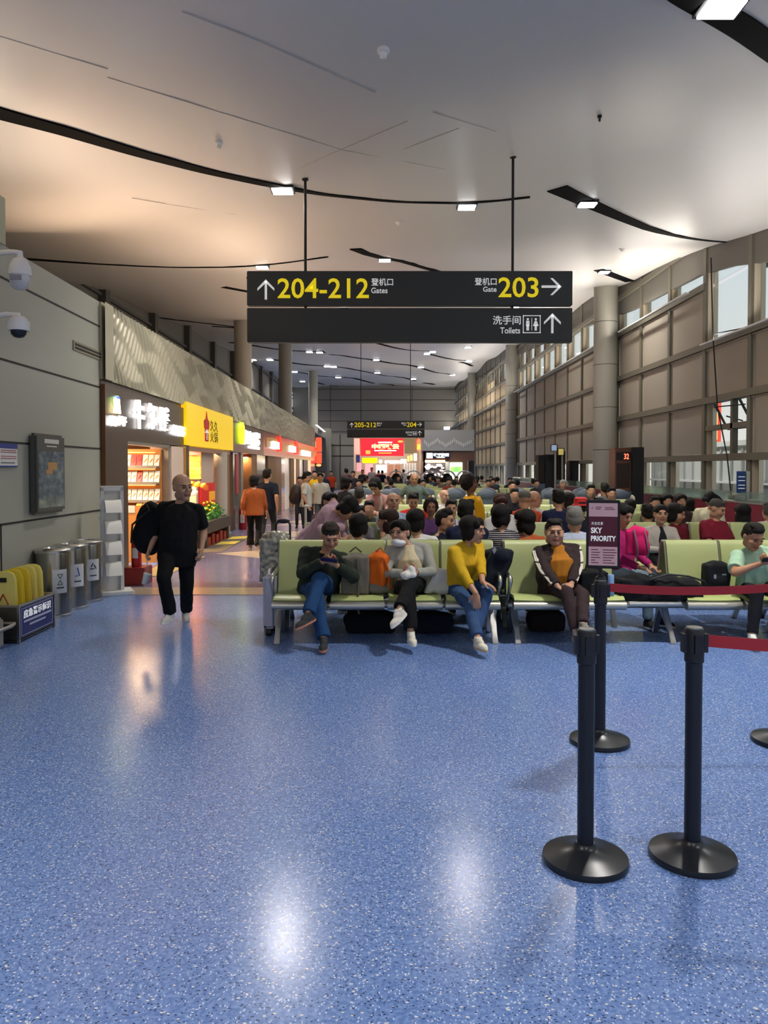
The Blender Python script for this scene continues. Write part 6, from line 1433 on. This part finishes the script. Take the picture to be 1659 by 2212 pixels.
# ================= middle crowd =================
def hd(px, py, Y): return W(px, py, Y)
def seated(px, Y, away, label, hpx=None, hpy=None, group='people seated in the rows', **kw):
    """px: pixel column of the body, away: back to camera; head goes to (hpx,hpy)"""
    top = kw.pop('top'); pants = kw.pop('pants', dict(col='1c1e26')); hair = kw.pop('hair', ('short', '17130f')); q = kw.pop('q', 1); skin = kw.pop('skin', 'b08468'); shoes = kw.pop('shoes', ('2a2a2c', 'c8c4bc')); s = kw.pop('s', 1.)
    rz = kw.pop('rz', None); rz = (0. if away else PI) if rz is None else D(rz)
    J = sit(XY(px, Y), Y, rz, **kw)
    if hpx is not None:
        d = W(hpx, hpy, J['H'].y) - J['H']; J['H'] += d; J['N'] += V((d.x * .75, 0, d.z)); 
    return person(J, label, group, top, pants, hair, skin, q, shoes, s), J
YA0 = 7.62 + .90 - .08      # away-facing seats behind the front bench
def C(col, **k): return dict(col=col, **k)
seated(775, YA0, 1, 'short-haired person in white shirt seen from behind, above the grey backpack', 776, 1137, top=C('c8c8bc', fat=.02), hair=('bowl', '0f0d0d'), hy=-20)
seated(838, YA0 + .5, 1, 'woman with very long brown hair in profile to the left behind the orange backpack', 836, 1126, top=C('a8a090'), hair=('long', '2a1a18'), rz=70, hy=10, s=1.0)
seated(905, YA0, 1, 'black-haired person in white shirt seen from behind, behind the mask woman', 897, 1128, top=C('d8d8d4', fat=.02), hair=('bowl', '0c0b0b'), hp=-8)
seated(950, YA0 + .55, 1, 'broad man in navy shirt turned round to face right behind the front bench', 962, 1126, top=C('10162a', fat=.05, sleeve='long'), hair=('top', '14110f'), rz=-60, hy=-55, twist=-10)
seated(1008, YA0 + .05, 1, 'dark-haired man in navy sweater seen from behind, behind the yellow sweater woman', 1009, 1107, top=C('141c38', fat=.05, sleeve='long'), hair=('short', '0f0d0d'), hy=-35, q=1)
seated(1080, YA0 + .1, 1, 'woman in black and white striped top seen from behind', 1085, 1117, top=dict(mat=stripes('navy_stripes', '1a1620', 'b8b4b8', 48, 2, .74), sleeve='long', grow=.014), hair=('bowl', '120f0f'), hy=-50, lean=.0)
seated(1137, YA0 + .1, 1, 'person in rust orange shirt seen from behind, left of the brown tracksuit woman', 1133, 1128, top=C('a8502a', fat=.01), hair=('bob', '14110f'), hy=35)
seated(1243, YA0, 1, 'grey-haired man in pale blue shirt seen from behind, left of the maroon sign', 1242, 1122, top=C('a8b2c8', fat=.03, collar=1), hair=('short', '6e6c68'), hy=-15)
# lavender bending woman
J = stand(XY(725, 9.1), 9.1, D(-70), lean=0, s=.95); aim(J, P=W(676, 1172, 9.2), N=W(733, 1108, 8.95), H=W(752, 1100, 8.85), WL=W(748, 1160, 9.0), WR=W(735, 1165, 8.7), AL=W(690, 1318, 9.2), AR=W(690, 1322, 9.0)); J['RH'] = Matrix.Rotation(D(-85), 3, 'Z') @ rot(0, D(-55), 0)
person(J, 'woman in lavender blouse bending deeply forward over the seats behind the green jacket man', 'people among the rows', C('b496a4', sleeve='long', grow=.03, fat=.03, fold=1.6, hem=-.34), C('2a2a30'), ('bowl', '0e0c0e'), 'b08468', 1)
# second row facing camera and away
Y1 = 7.62 + 2.65; Y1A = Y1 + .82
seated(708, Y1 + .1, 0, 'woman with black hair tied back leaning forward left of the lavender blouse', 712, 1085, top=C('5a4a50'), hair=('tied', '0e0c0e'), hy=40, lean=.12)
seated(777, Y1, 0, 'boy with short dark hair peeping over the lavender blouse', 776, 1112, top=C('6a6a70'), hair=('short', '15110f'), q=1, s=.85)
seated(852, Y1 + .1, 0, 'old man with glasses and pale blue shirt facing the camera in the second row', 849, 1085, top=C('9fb0c8', fat=.03), hair=('fringe_bald', '4a4844'), hy=10, hp=8)
seated(928, Y1, 0, 'curly dark-haired child in purple patterned shirt behind the navy man', 931, 1097, top=C('5a3a68'), hair=('curly', '1c1412'), s=.8, skin='8a5c42')
seated(978, Y1 + .1, 0, 'person in white and grey patterned blouse behind the dark-haired navy men', 975, 1100, top=dict(mat=stripes('grey_pattern', 'c8c8d0', '7a7a88', 22, 0, .6)), hair=('short', '15110f'), s=.9)
seated(1090, Y1 + .2, 0, 'woman with long reddish brown hair and white blouse leaning in the second row', 1082, 1090, top=C('cfcdc8', sleeve='long'), hair=('long', '3a1c18'), hp=-20, lean=.08)
seated(1345, YA0 + .05, 0, 'woman in magenta top and pale jeans sitting behind the pink backpack', 1345, 1114, rz=215, top=C('a01c66', sleeve='long'), hair=('tied', '0f0d0d'), pants=C('7890a0'), hp=-15, seat=.455)
seated(1428, Y1 - .1, 0, 'woman in pale grey jacket over black top facing the camera in the second row', 1428, 1112, top=C('aaa49c', sleeve='long', inner='14161c', iw=.07, grow=.014, back=.012), hair=('tied', '1c1512'), pants=C('14151b'), hp=4, hy=-4)
seated(1545, Y1, 0, 'stout man in maroon polo and jeans with grey cropped hair in the second row', 1549, 1100, rz=205, top=C('6c1024', fat=.045, belly=.05), hair=('buzz', '3c3834'), pants=C('24405e'), hp=-18, hy=20)
seated(1470, Y1 + .35, 0, 'black-haired woman in dark red top behind the pale grey jacket woman', 1462, 1110, rz=200, top=C('5c1220', sleeve='long'), hair=('bob', '0e0c0d'), hy=35, hp=-12)
seated(1398, Y1A, 1, 'black-haired man in beige seen from behind, left of the grey jacket woman', 1399, 1110, top=C('a89a88'), hair=('short', '100e0e'))
seated(1604, Y1A - .2, 1, 'long black-haired woman in white shirt seen from behind, right of the maroon polo', 1604, 1110, top=C('c8cccf'), hair=('long', '0d0c0d'))
seated(1655, Y1A + .2, 1, 'grey-haired person in pale shirt cut by the right frame edge', 1662, 1106, top=C('b8b4ac'), hair=('short', '4a4642'))
seated(1133, Y1A, 1, 'grey-haired man in orange shirt seen from behind in the second row', 1133, 1080, top=C('b4482a', fat=.03), hair=('buzz', '5a5854'))
seated(1157, Y1A + .5, 1, 'bald man in white shirt turning right beside the orange-shirted man', 1155, 1079, top=C('c8c8c4', fat=.02), hair=None, hy=-60, rz=-30)
seated(1206, Y1A, 1, 'man in navy shirt seen from behind, left of the red hat', 1206, 1078, top=C('1a2240', fat=.03), hair=('short', '14110f'))
seated(1224, Y1A + .4, 1, 'woman in beige top looking left beside the navy-shirted man', 1222, 1084, top=C('b8a898'), hair=('bob', '1c1614'), hy=60, rz=30)
_, Jh = seated(1253, Y1A, 1, 'person in dark jacket wearing a red bucket hat behind the maroon sign', 1254, 1096, top=C('1e2432', sleeve='long', fat=.03), hair=('short', '201c1a'))
m = MB(); c = Jh['H'] + V((0, -.02, .06)); m.lathe([(.13, -.03), (.10, 0), (.095, .07), (.06, .09), (0, .092)], c, 24); m.build('hat', mat('hat_red', 'c81c20', .7), _, 50)
# third row and beyond
Y2 = 7.62 + 5.3; Y2A = Y2 + .82; Y3 = Y2 + 2.65
seated(893, Y2 - .2, 0, 'man in bright red T-shirt looking down in the third row', 893, 1082, top=C('b8281f', fat=.04), hair=('short', '14110f'), hp=-25, lean=.05)
seated(960, Y3 - .2, 0, 'bald man in white T-shirt smiling to the right in the fourth row', 960, 1072, top=C('cfccc4', fat=.04), hair=None, hy=35, skin='b88c74')
seated(772, Y2A + .5, 1, 'short-haired man in white shirt seen from behind left of the pink cardigan', 776, 1069, top=C('c8ccc4'), hair=('short', '2c2824'))
seated(793, Y2 - .1, 0, 'black-haired head just above a green backrest, below the pink cardigan', 797, 1100, top=C('2a2c30'), hair=('short', '0e0d0d'), q=0)
for (px, Y, aw, hpx, hpy, c_, hr_, lab) in (
    (1110, Y3, 0, 1112, 1070, '15161c', ('short', '15110f'), 'man in black with phone raised to his chin in the fourth row'),
    (1440, Y2, 0, 1441, 1084, '2a2428', ('bob', '120f0f'), 'dark-haired head in the crowd left of the cream blouse'),
    (1470, Y2 + .2, 0, 1471, 1084, '3a2a2c', ('bob', '1c1210'), 'person with glasses and dark bob in the third row near the maroon partition'),
    (1415, Y2, 0, 1416, 1090, '24262c', ('short', '1a1410'), 'dark-haired person right of the sign in the third row'),
    (1362, Y2A, 1, 1362, 1094, 'c8c8c4', ('tied', '0f0d0d'), 'black-haired woman in white blouse turning right behind the sign'),
    (1487, Y2A, 1, 1487, 1092, '1a1c22', ('bob', '0e0d0d'), 'dark-haired person left of the cream blouse, in black'),
    (1293, Y3, 0, 1277, 1062, '16181e', ('short', '141110'), 'dark-haired man beside the black hood in the fourth row'),
    (1320, Y3 - .2, 0, 1322, 1068, '0c0d10', ('short', '0c0c0d'), 'man in black hood and glasses near the bronze pylon'),
    (1305, Y3 + .7, 1, 1306, 1057, '5a5c5c', ('short', '1c1814'), 'short-haired man in grey seen from behind near the bronze pylon'),
    (1105, Y3 + 2.4, 0, 1107, 1052, '22242c', ('short', '141110'), 'dark-haired man between the massage chairs'),
    (1218, 21, 0, 1217, 1047, 'b8b0a8', ('tied', 'a8a49c'), 'woman with white cap resting in a massage chair')):
    seated(px, Y, aw, lab, hpx, hpy, top=C(c_), hair=hr_, q=0)
seated(1527, Y2 + .1, 0, 'woman in cream blouse bending her head down near the maroon partition', 1536, 1080, rz=160, top=C('d8d2b0', fat=.02), hair=('tied', '0f0d0d'), hp=-50, hy=-60, lean=.1, q=1)
# standing people
def stander(px, pyh, Y, rz, label, top, pants=None, hair=('short', '14110f'), q=1, skin='b08468', s=None, **kw):
    x = XY(px, Y); zt = pz(pyh, Y); s = s or max(.85, min(1.08, zt / 1.67)); shoes = kw.pop('shoes', ('2a2a2c', 'c8c4bc'))
    J = stand(x, Y, D(rz), s=s, **kw); return person(J, label, 'people standing and walking', top, pants or C('15161c'), hair, skin, q, shoes, s), J
stander(549, 1026, 15.8, 6, 'person in rust orange top and black flared trousers walking away', C('9c5024', sleeve='threequarter', fat=.03, grow=.02), C('0c0c0f', flare=.085, r=1.05), ('bowl', '120f0e'), walk=.5, hy=-30, shoes=('8a7464', 'b09880'))
stander(577, 1015, 16.8, -6, 'man in navy T-shirt and dark trousers walking away beside the orange-topped person', C('131a2a', fat=.02), C('2c2e2c'), ('top', '17120f'), walk=-.6, hy=-20, s=1.02)
r1, J1 = stander(660, 1024, 18.5, -80, 'man in pale grey polo with a black and red backpack standing in the corridor', C('b4b4b0', fat=.03, collar=1), C('0f1118'), ('top', '100e0e'), hp=-15, s=.97)
m = MB(); c = J1['N'] + V((-.22, -.02, -.25)); m.ell(c, (.15, .17, .26)); m.ell(c + V((-.05, 0, -.08)), (.13, .15, .17)); tag(rem(m, .02, 2).build('backpack', mat('pack_black_red', '1c0c14', .6), smooth=60), 'black and dark red backpack on the back of the grey polo man', 'backpack', 'backpacks')
stander(692, 1020, 20.5, 185, 'woman in pale grey T-shirt and grey jeans walking towards the camera', C('b0b0a8', fat=.04, grow=.02), C('4c5258'), ('tied', '120f0e'), walk=.4)
stander(680, 1017, 25, 180, 'person in yellow shirt half hidden behind the grey T-shirt woman', C('d8a818'), C('2a2c34'), q=0)
stander(648, 1030, 21.5, 180, 'person in orange half hidden behind the grey polo man', C('c8703c'), C('2a2c34'), q=0)
stander(697, 1018, 27, 180, 'person in dark clothes behind the grey T-shirt woman', C('1c2030'), C('181a22'), q=0)
stander(745, 1031, 13.8, -60, 'black-haired woman in black top standing in profile among the rows', C('101014'), C('101014'), ('bob', '120e0e'), hp=-12, s=.93)
J = stand(XY(812, 13.6), 13.6, D(-150), lean=.10, s=.93); aim(J, H=W(811, 1050, 13.4), N=W(818, 1070, 13.55)); J['RH'] = Matrix.Rotation(D(150), 3, 'Z') @ rot(0, D(-40), 0)
J['WL'] = W(840, 1108, 13.2); J['WR'] = W(815, 1112, 13.1)
person(J, 'woman in dusty pink cardigan over white top bending over a bag in the rows', 'people standing and walking', C('b88a84', sleeve='long', inner='d8d0bc', iw=.06, grow=.014), C('3a3438'), ('bowl', '0f0d0d'), 'b08468', 1)
r_, Jb = stander(895, 1029, 17.0, 180, 'bald man in grey-green polo standing with hands on his hips among the rows', C('5c6864', fat=.03, collar=1), C('3c4444'), None, hp=-15, s=.96, WL=(-.20, -.02, .88), WR=(.20, -.02, .88), EL=(-1, -.2, 0), ER=(1, -.2, 0))
J = stand(XY(1020, 12.0), 12.0, D(-95), lean=0, s=.95); J['H'] = W(1016, 1045, 12.0); J['N'] = W(1020, 1072, 12.0)
person(J, 'woman with big dark curly hair in bright yellow dress standing among the rows', 'people standing and walking', C('d09a14', fat=.05, grow=.03, belly=.02, hem=-.34), C('c8941a', r=1.3, fold=.5), ('curly', '1c1210'), '6a4430', 1)
# far tiny people
far = [(748, 1012, 34, '5a2038', 'far person in black and magenta near the grey wall'), (715, 1018, 38, 'a83820', 'far person in orange and red beside a grey pillar'), (783, 1015, 44, '2a2a30', 'far dark figure at the left of the bright arcade'), (803, 1010, 52, 'c8c4bc', 'far person in white shirt in front of the bright arcade'),
       (818, 1016, 52, '8a1c30', 'far person in crimson beside the white-shirted one'), (826, 1016, 50, '181a28', 'far person in black right of the crimson one'), (856, 1014, 54, '3a3838', 'far dark person at the tan arcade bays'), (872, 1014, 54, '908070', 'far person in tan at the arcade bays'), (763, 1018, 30, '34303a', 'far dark-haired person left of the arcade opening')]
for px, pyh, Y, c_, lab in far: stander(px, pyh, Y, 180 if px % 2 else 20, lab, C(c_), C('22242c'), q=0)
src = []
rnd = random.Random(11)
cols = ['2a2c34', 'b8b4ac', '8a3a30', '3c4a60', '1a1a1e', '6a6058']
for i in range(6):
    o_, _j = seated(HX, 0 if False else 24 + i * .0, i % 2, 'small far seated figure among the distant green benches', top=C(cols[i]), hair=('short', '15110f'), q=0, group='far seated people')
    src.append(o_)
rowsF = [26.5, 29.3, 32.1, 34.9, 37.7, 40.5]
k = 0
for r_, y in enumerate(rowsF):
    for j in range(7):
        side = (j + r_) % 2; px_x = -.8 + (j * 1.02 + rnd.random() * .45); px_x = BX0 + SW * (int((px_x - BX0) / SW) + .5)
        yy_ = y + (.08 if side == 0 else .82)
        sidx = (k % 3) * 2 + side
        if k < 6 and k % 2 == side and False: pass
        o_ = src[sidx]
        base0 = V((0, 24, 0))
        names = ['nearest', 'next', 'third', 'fourth', 'fifth', 'farthest']
        lab = 'small far seated figure, %s of the distant bench rows, %s from the left' % (names[r_], ORD[j])
        if not o_.get('used'):
            o_['used'] = 1; o_.location = (px_x, yy_, 0); o_['label'] = lab
        else: dup(o_, (px_x, yy_, 0), 0, lab, 'far seated people')
        k += 1
for o_ in src:
    if 'used' in o_: del o_['used']
for o_ in bpy.data.objects:
    if 'used' in o_: del o_['used']
# ------------------------------------------------------------------ bags and luggage
def soft(name, prims, m_, label, cat, group=None, vox=.012, disp=.008, dsc=14, extra=None, loc=None):
    """prims in world space: ('e',centre,radii,yaw) or ('b',centre,half,yaw,bev)"""
    mb = MB()
    for p in prims:
        R = Matrix.Rotation(D(p[3]) if len(p) > 3 else 0, 3, 'Z')
        if p[0] == 'e': mb.ell(p[1], p[2], R)
        else: mb.obox(p[1], R @ V((p[2][0], 0, 0)), R @ V((0, p[2][1], 0)), R @ V((p[4] if len(p) > 4 else 0, 0, p[2][2])))
    lo = min(v[2] for v in mb.v); c = V(prims[0][1]); t = thing(name, (c.x, c.y, lo), label, cat, group)
    rem(mb, vox, 16, disp * 1.4, dsc, .6).build('body', m_, t, 70); return t
SZ = .455
c = W(768, 1262, 7.66); c.z = SZ + .19
t = soft('grey_backpack', [('b', c, (.14, .11, .19)), ('e', c + V((0, 0, .12)), (.14, .11, .10)), ('e', c + V((-.02, -.08, -.05)), (.10, .06, .11))], cloth('6e6a60'), 'grey canvas backpack standing on the front bench beside the orange one', 'backpack', 'backpacks')
m = MB(); m.tube([c + V((.02, -.12, .16)), c + V((.03, -.16, .05)), c + V((.03, -.16, -.15)), c + V((.02, -.2, -.25)), c + V((.04, -.2, -.36))], .012, 6); m.tube([c + V((-.06, 0, .22)), c + V((0, 0, .27)), c + V((.06, 0, .22))], .009, 6); m.build('strap', cloth('57534b'), t.children[0])
c = W(818, 1252, 7.64); c.z = SZ + .20
t = soft('orange_backpack', [('b', c + V((0, 0, .03)), (.10, .08, .15), -25, .0), ('e', c + V((.0, 0, .14)), (.11, .09, .09), -25), ('e', c + V((.03, -.07, .02)), (.07, .05, .13), -25)], cloth('d8661c'), 'bright orange backpack with grey base leaning beside the mask woman', 'backpack', 'backpacks')
m = MB(); m.ell(c + V((0, -.01, -.14)), (.125, .10, .07)); rem(m, .012, 3, .006, 14).build('grey_base', cloth('7e7a70'), t, 70)
m = MB(); m.tube([c + V((.05, -.09, .16)), c + V((.1, -.13, .03)), c + V((.11, -.13, -.14))], .014, 6); m.tube([c + V((-.03, -.02, .22)), c + V((.02, -.03, .26)), c + V((.06, -.04, .2))], .008, 6); m.build('strap', cloth('b85418'), t.children[0])
c = W(944, 1262, 7.66); c.z = SZ + .13
t = soft('white_shopping_bag', [('b', c, (.10, .07, .12), 10, .05), ('e', c + V((.02, -.02, -.08)), (.13, .09, .06))], mat('crumpled_white_bag', 'c8c8c0', .6, bump=.3, bscale=30), 'crumpled white bag between the mask woman and the yellow sweater', 'bag', 'white bags', disp=.016)
c = W(882, 1243, 7.33); c.z += .0
t = soft('paper_snack_bag', [('e', c, (.085, .05, .05), 0), ('e', c + V((.03, 0, .04)), (.04, .03, .05))], mat('snack_bag_white', 'dcdad4', .6, bump=.3, bscale=30), 'small white snack bag in the lap of the mask woman', 'bag', 'white bags', .008, .01, 22)
c = W(1066, 1240, 7.78); c.z = SZ + .22
t = soft('navy_backpack', [('b', c, (.14, .10, .20), 12, .06), ('e', c + V((.05, -.03, .15)), (.13, .10, .09)), ('e', c + V((-.05, -.06, -.06)), (.10, .07, .13))], cloth('141a26'), 'dark navy backpack slumped on the last seat of the left front bench', 'backpack', 'backpacks')
m = MB(); m.tube([c + V((-.02, -.14, .22)), c + V((-.12, -.15, .05)), c + V((-.14, -.15, -.12))], .012, 6); m.build('strap', M_BLK2, t)
m = MB(); m.obox(c + V((-.01, -.15, .215)), (.012, 0, .02), (0, .004, 0), (-.01, 0, .018)); m.build('buckle', M_CHROME, t.children[0], 0)
c = W(1281, 1272, 7.62); c.z = SZ + .12
t = soft('black_handbag', [('b', c, (.14, .10, .11)), ('e', c + V((0, 0, .08)), (.12, .09, .06))], cloth('101114'), 'black handbag with looped handle between the tracksuit woman and the blue bottle', 'bag', 'black bags')
m = MB(); m.tube([c + V((-.08, -.02, .1)), c + V((-.07, -.03, .17)), c + V((-.01, -.03, .19)), c + V((.05, -.03, .14)), c + V((.09, -.03, .05))], .008, 6); m.build('handle', M_BLK2, t)
c = W(1321, 1265, 7.52); zb_ = SZ
t = thing('water_bottle', (c.x, c.y, zb_), 'pale blue plastic bottle on the bench beside the barrier belt', 'bottle')
m = MB(); m.lathe([(.030, 0), (.034, .01), (.034, .12), (.030, .13)], (c.x, c.y, zb_), 20); m.build('body', mat('bottle_blue', '6a98d0', .25), t, 50)
m = MB(); m.lathe([(.031, .13), (.031, .20), (.028, .205)], (c.x, c.y, zb_), 20); m.build('cap', mat('bottle_cap_blue', '8ab0e0', .3), t, 50)
TZ = .405
c = V((XY(1372, 7.62), 7.62, TZ + .13)); 
t = soft('black_duffel_bag', [('e', c, (.20, .17, .13)), ('b', c + V((0, 0, -.02)), (.18, .14, .10))], cloth('0e1014'), 'black duffel bag lying on the white table slab, left one', 'bag', 'black bags', disp=.014)
c = V((XY(1455, 7.58), 7.58, TZ + .13))
t = soft('black_duffel_bag', [('e', c + V((-.08, 0, 0)), (.22, .16, .12)), ('e', c + V((.12, 0, -.02)), (.17, .15, .11)), ('b', c + V((0, 0, -.05)), (.26, .13, .07))], cloth('121418'), 'long black duffel bag lying right of the other one under the belt', 'bag', 'black bags', disp=.014)
m = MB(); m.tube([c + V((-.25, -.1, .08)), c + V((-.1, -.14, .14)), c + V((.1, -.14, .12)), c + V((.26, -.12, .07)), c + V((.28, -.12, .03))], .010, 6); m.build('handle', M_BLK2, t)
c = V((XY(1548, 7.68), 7.68, SZ + .16))
t = soft('small_black_backpack', [('b', c, (.12, .08, .13)), ('e', c + V((0, 0, .10)), (.12, .085, .07)), ('e', c + V((0, -.06, -.04)), (.10, .05, .08))], cloth('16181c'), 'small black backpack on the green seat left of the mint polo man', 'backpack', 'backpacks')
m = MB(); m.obox(c + V((-.06, -.125, .02)), (.012, 0, 0), (0, .004, 0), (0, 0, .02)); m.obox(c + V((.03, -.125, .04)), (.02, 0, 0), (0, .004, 0), (0, 0, .006)); m.build('buckle', M_CHROME, t.children[0], 0)
c = W(1377, 1172, 8.12)
t = soft('pink_backpack', [('b', c, (.11, .08, .13), -15), ('e', c + V((0, 0, .10)), (.11, .09, .08), -15), ('e', c + V((.02, -.06, -.03)), (.10, .06, .11), -15)], cloth('c81c60'), 'hot pink backpack held in front of the woman in the magenta top', 'backpack', 'backpacks')
m = MB()
for dx in (-.06, .05): m.tube([c + V((dx, -.08, .14)), c + V((dx + .01, -.125, .04)), c + V((dx + .03, -.125, -.09)), c + V((dx + .03, -.08, -.15))], .010, 6)
m.build('strap', cloth('8a6878'), t)
# walking man's backpack, held low by the hand, and the drink cup in a thin bag
c = V((WRw.x - .03, WRw.y + .16, WRw.z + .22))
t = soft('black_backpack', [('e', c, (.17, .15, .30), 0), ('e', c + V((-.05, -.02, -.08)), (.15, .13, .20)), ('b', c + V((.05, .02, -.02)), (.09, .10, .22))], cloth('101218'), 'bulky black backpack hanging at the side of the walking bald man', 'backpack', 'backpacks')
m = MB(); m.tube([c + V((-.02, -.10, .27)), c + V((.02, -.13, .20)), c + V((-.16, -.14, .05)), c + V((-.18, -.12, -.15))], .012, 6); m.build('strap', M_BLK2, t)
c = WRw + V((-.01, -.10, -.30))
t = thing('drink_cup', c - V((0, 0, .06)), 'white paper cup dangling in a thin clear bag from the walking man hand', 'cup')
R3 = Matrix.Rotation(D(18), 3, 'Y'); m = MB(); ax = R3 @ V((0, 0, 1)); m.cyl(c - ax * .06, c + ax * .05, .030, .042, 20); m.build('cup', mat('paper_white', 'd8dcd8', .5), t, 50)
m = MB(); m.cyl(c + ax * .05, c + ax * .062, .045, .043, 20); m.build('lid', M_WHITE, t, 50)
m = MB(); m.tube([c + ax * .06, (c + WRw) / 2 + V((0, -.03, .03)), WRw + V((0, -.06, -.05))], .005, 6); m.build('bag_handle', mat('clear_bag', 'c8d0d0', .3, trans=.5), t)
# suitcases at the left end of the front bench
x0, y0_ = XY(596, 8.25), 8.25
t = thing('silver_suitcase', (x0, y0_, 0), 'suitcase with a crinkled silver cover behind the left end of the front bench', 'suitcase', 'suitcases')
mb = MB(); mb.box(x0 - .16, x0 + .14, y0_ - .12, y0_ + .14, .50, .95); mb.ell((x0, y0_, .97), (.15, .12, .06)); rem(mb, .012, 3, .022, 22, 1).build('cover', mat('crinkled_silver', '9a988c', .38, metal=.4), t, 50)
mb = MB(); mb.box(x0 - .12, x0 + .10, y0_ - .1, y0_ + .1, .06, .52); mb.build('case', mat('dark_case', '24262a', .5), t, 30, bevel=.02)
mb = MB(); mb.tube([(x0 - .0, y0_, .95), (x0 + .0, y0_, 1.10), (x0 + .03, y0_, 1.13), (x0 + .13, y0_, 1.13), (x0 + .15, y0_, 1.10), (x0 + .15, y0_, .92)], .012, 8); mb.ell((x0 + .08, y0_, 1.135), (.07, .02, .025)); mb.build('handle', M_BLK2, t)
for dx in (-.1, .08):
    mb = MB(); mb.cyl((x0 + dx - .015, y0_ - .08, .035), (x0 + dx + .015, y0_ - .08, .035), .035); mb.build('wheel', M_BLK2, t)
x0, y0_ = XY(583, 7.95), 7.93
t = thing('white_suitcase', (x0, y0_, 0), 'pale lilac hard suitcase standing against the left end of the front bench', 'suitcase', 'suitcases')
mb = MB(); mb.box(x0 - .05, x0 + .08, y0_ - .17, y0_ + .17, .07, .62); mb.build('shell', mat('lilac_shell', 'b4b4c4', .3), t, 30, bevel=.03, bseg=3)
mb = MB(); mb.tube([(x0 + .0, y0_ - .08, .62), (x0, y0_ - .07, .66), (x0, y0_ + .07, .66), (x0, y0_ + .08, .62)], .012, 6); mb.build('handle', M_WHITE, t)
for dy in (-.13, .13): mb = MB(); mb.cyl((x0 - .02, y0_ + dy, .035), (x0 + .03, y0_ + dy, .035), .035); mb.build('wheel', M_BLK2, t)
x0, y0_ = XY(665, 10.1), 10.1
t = thing('trolley_handle_case', (x0, y0_, 0), 'cream cabin case with raised handle at the left end of the second row', 'suitcase', 'suitcases')
mb = MB(); mb.box(x0 - .14, x0 + .12, y0_ - .1, y0_ + .1, .06, .6); mb.build('shell', M_SHELL, t, 30, bevel=.03)
mb = MB(); mb.tube([(x0 - .03, y0_, .6), (x0 - .03, y0_, 1.18)], .016, 8); mb.ell((x0 - .02, y0_, 1.2), (.04, .02, .025)); mb.build('handle', M_SHELL, t)
for dx in (-.1, .08): mb = MB(); mb.cyl((x0 + dx - .015, y0_, .035), (x0 + dx + .015, y0_, .035), .035); mb.build('wheel', M_BLK2, t)
# loose dark bags under the benches
for i, (px, py, Y, r, c_, lab) in enumerate(((800, 1350, 7.95, (.30, .15, .13), '15181e', 'dark travel bag on the floor under the middle of the front bench'), (930, 1352, 7.95, (.26, .15, .12), '1a2030', 'dark blue travel bag on the floor under the right part of the front bench'), (1180, 1345, 8.0, (.22, .14, .13), '20181a', 'brown-black bag on the floor behind the tracksuit woman legs'))):
    c = W(px, py, Y); c.z = r[2]
    soft('travel_bag', [('e', c, r), ('b', c - V((0, 0, .02)), (r[0] * .85, r[1] * .8, r[2] * .75))], cloth(c_), lab, 'bag', 'bags on the floor', .02)
bpy.data.scenes.remove(TMP)
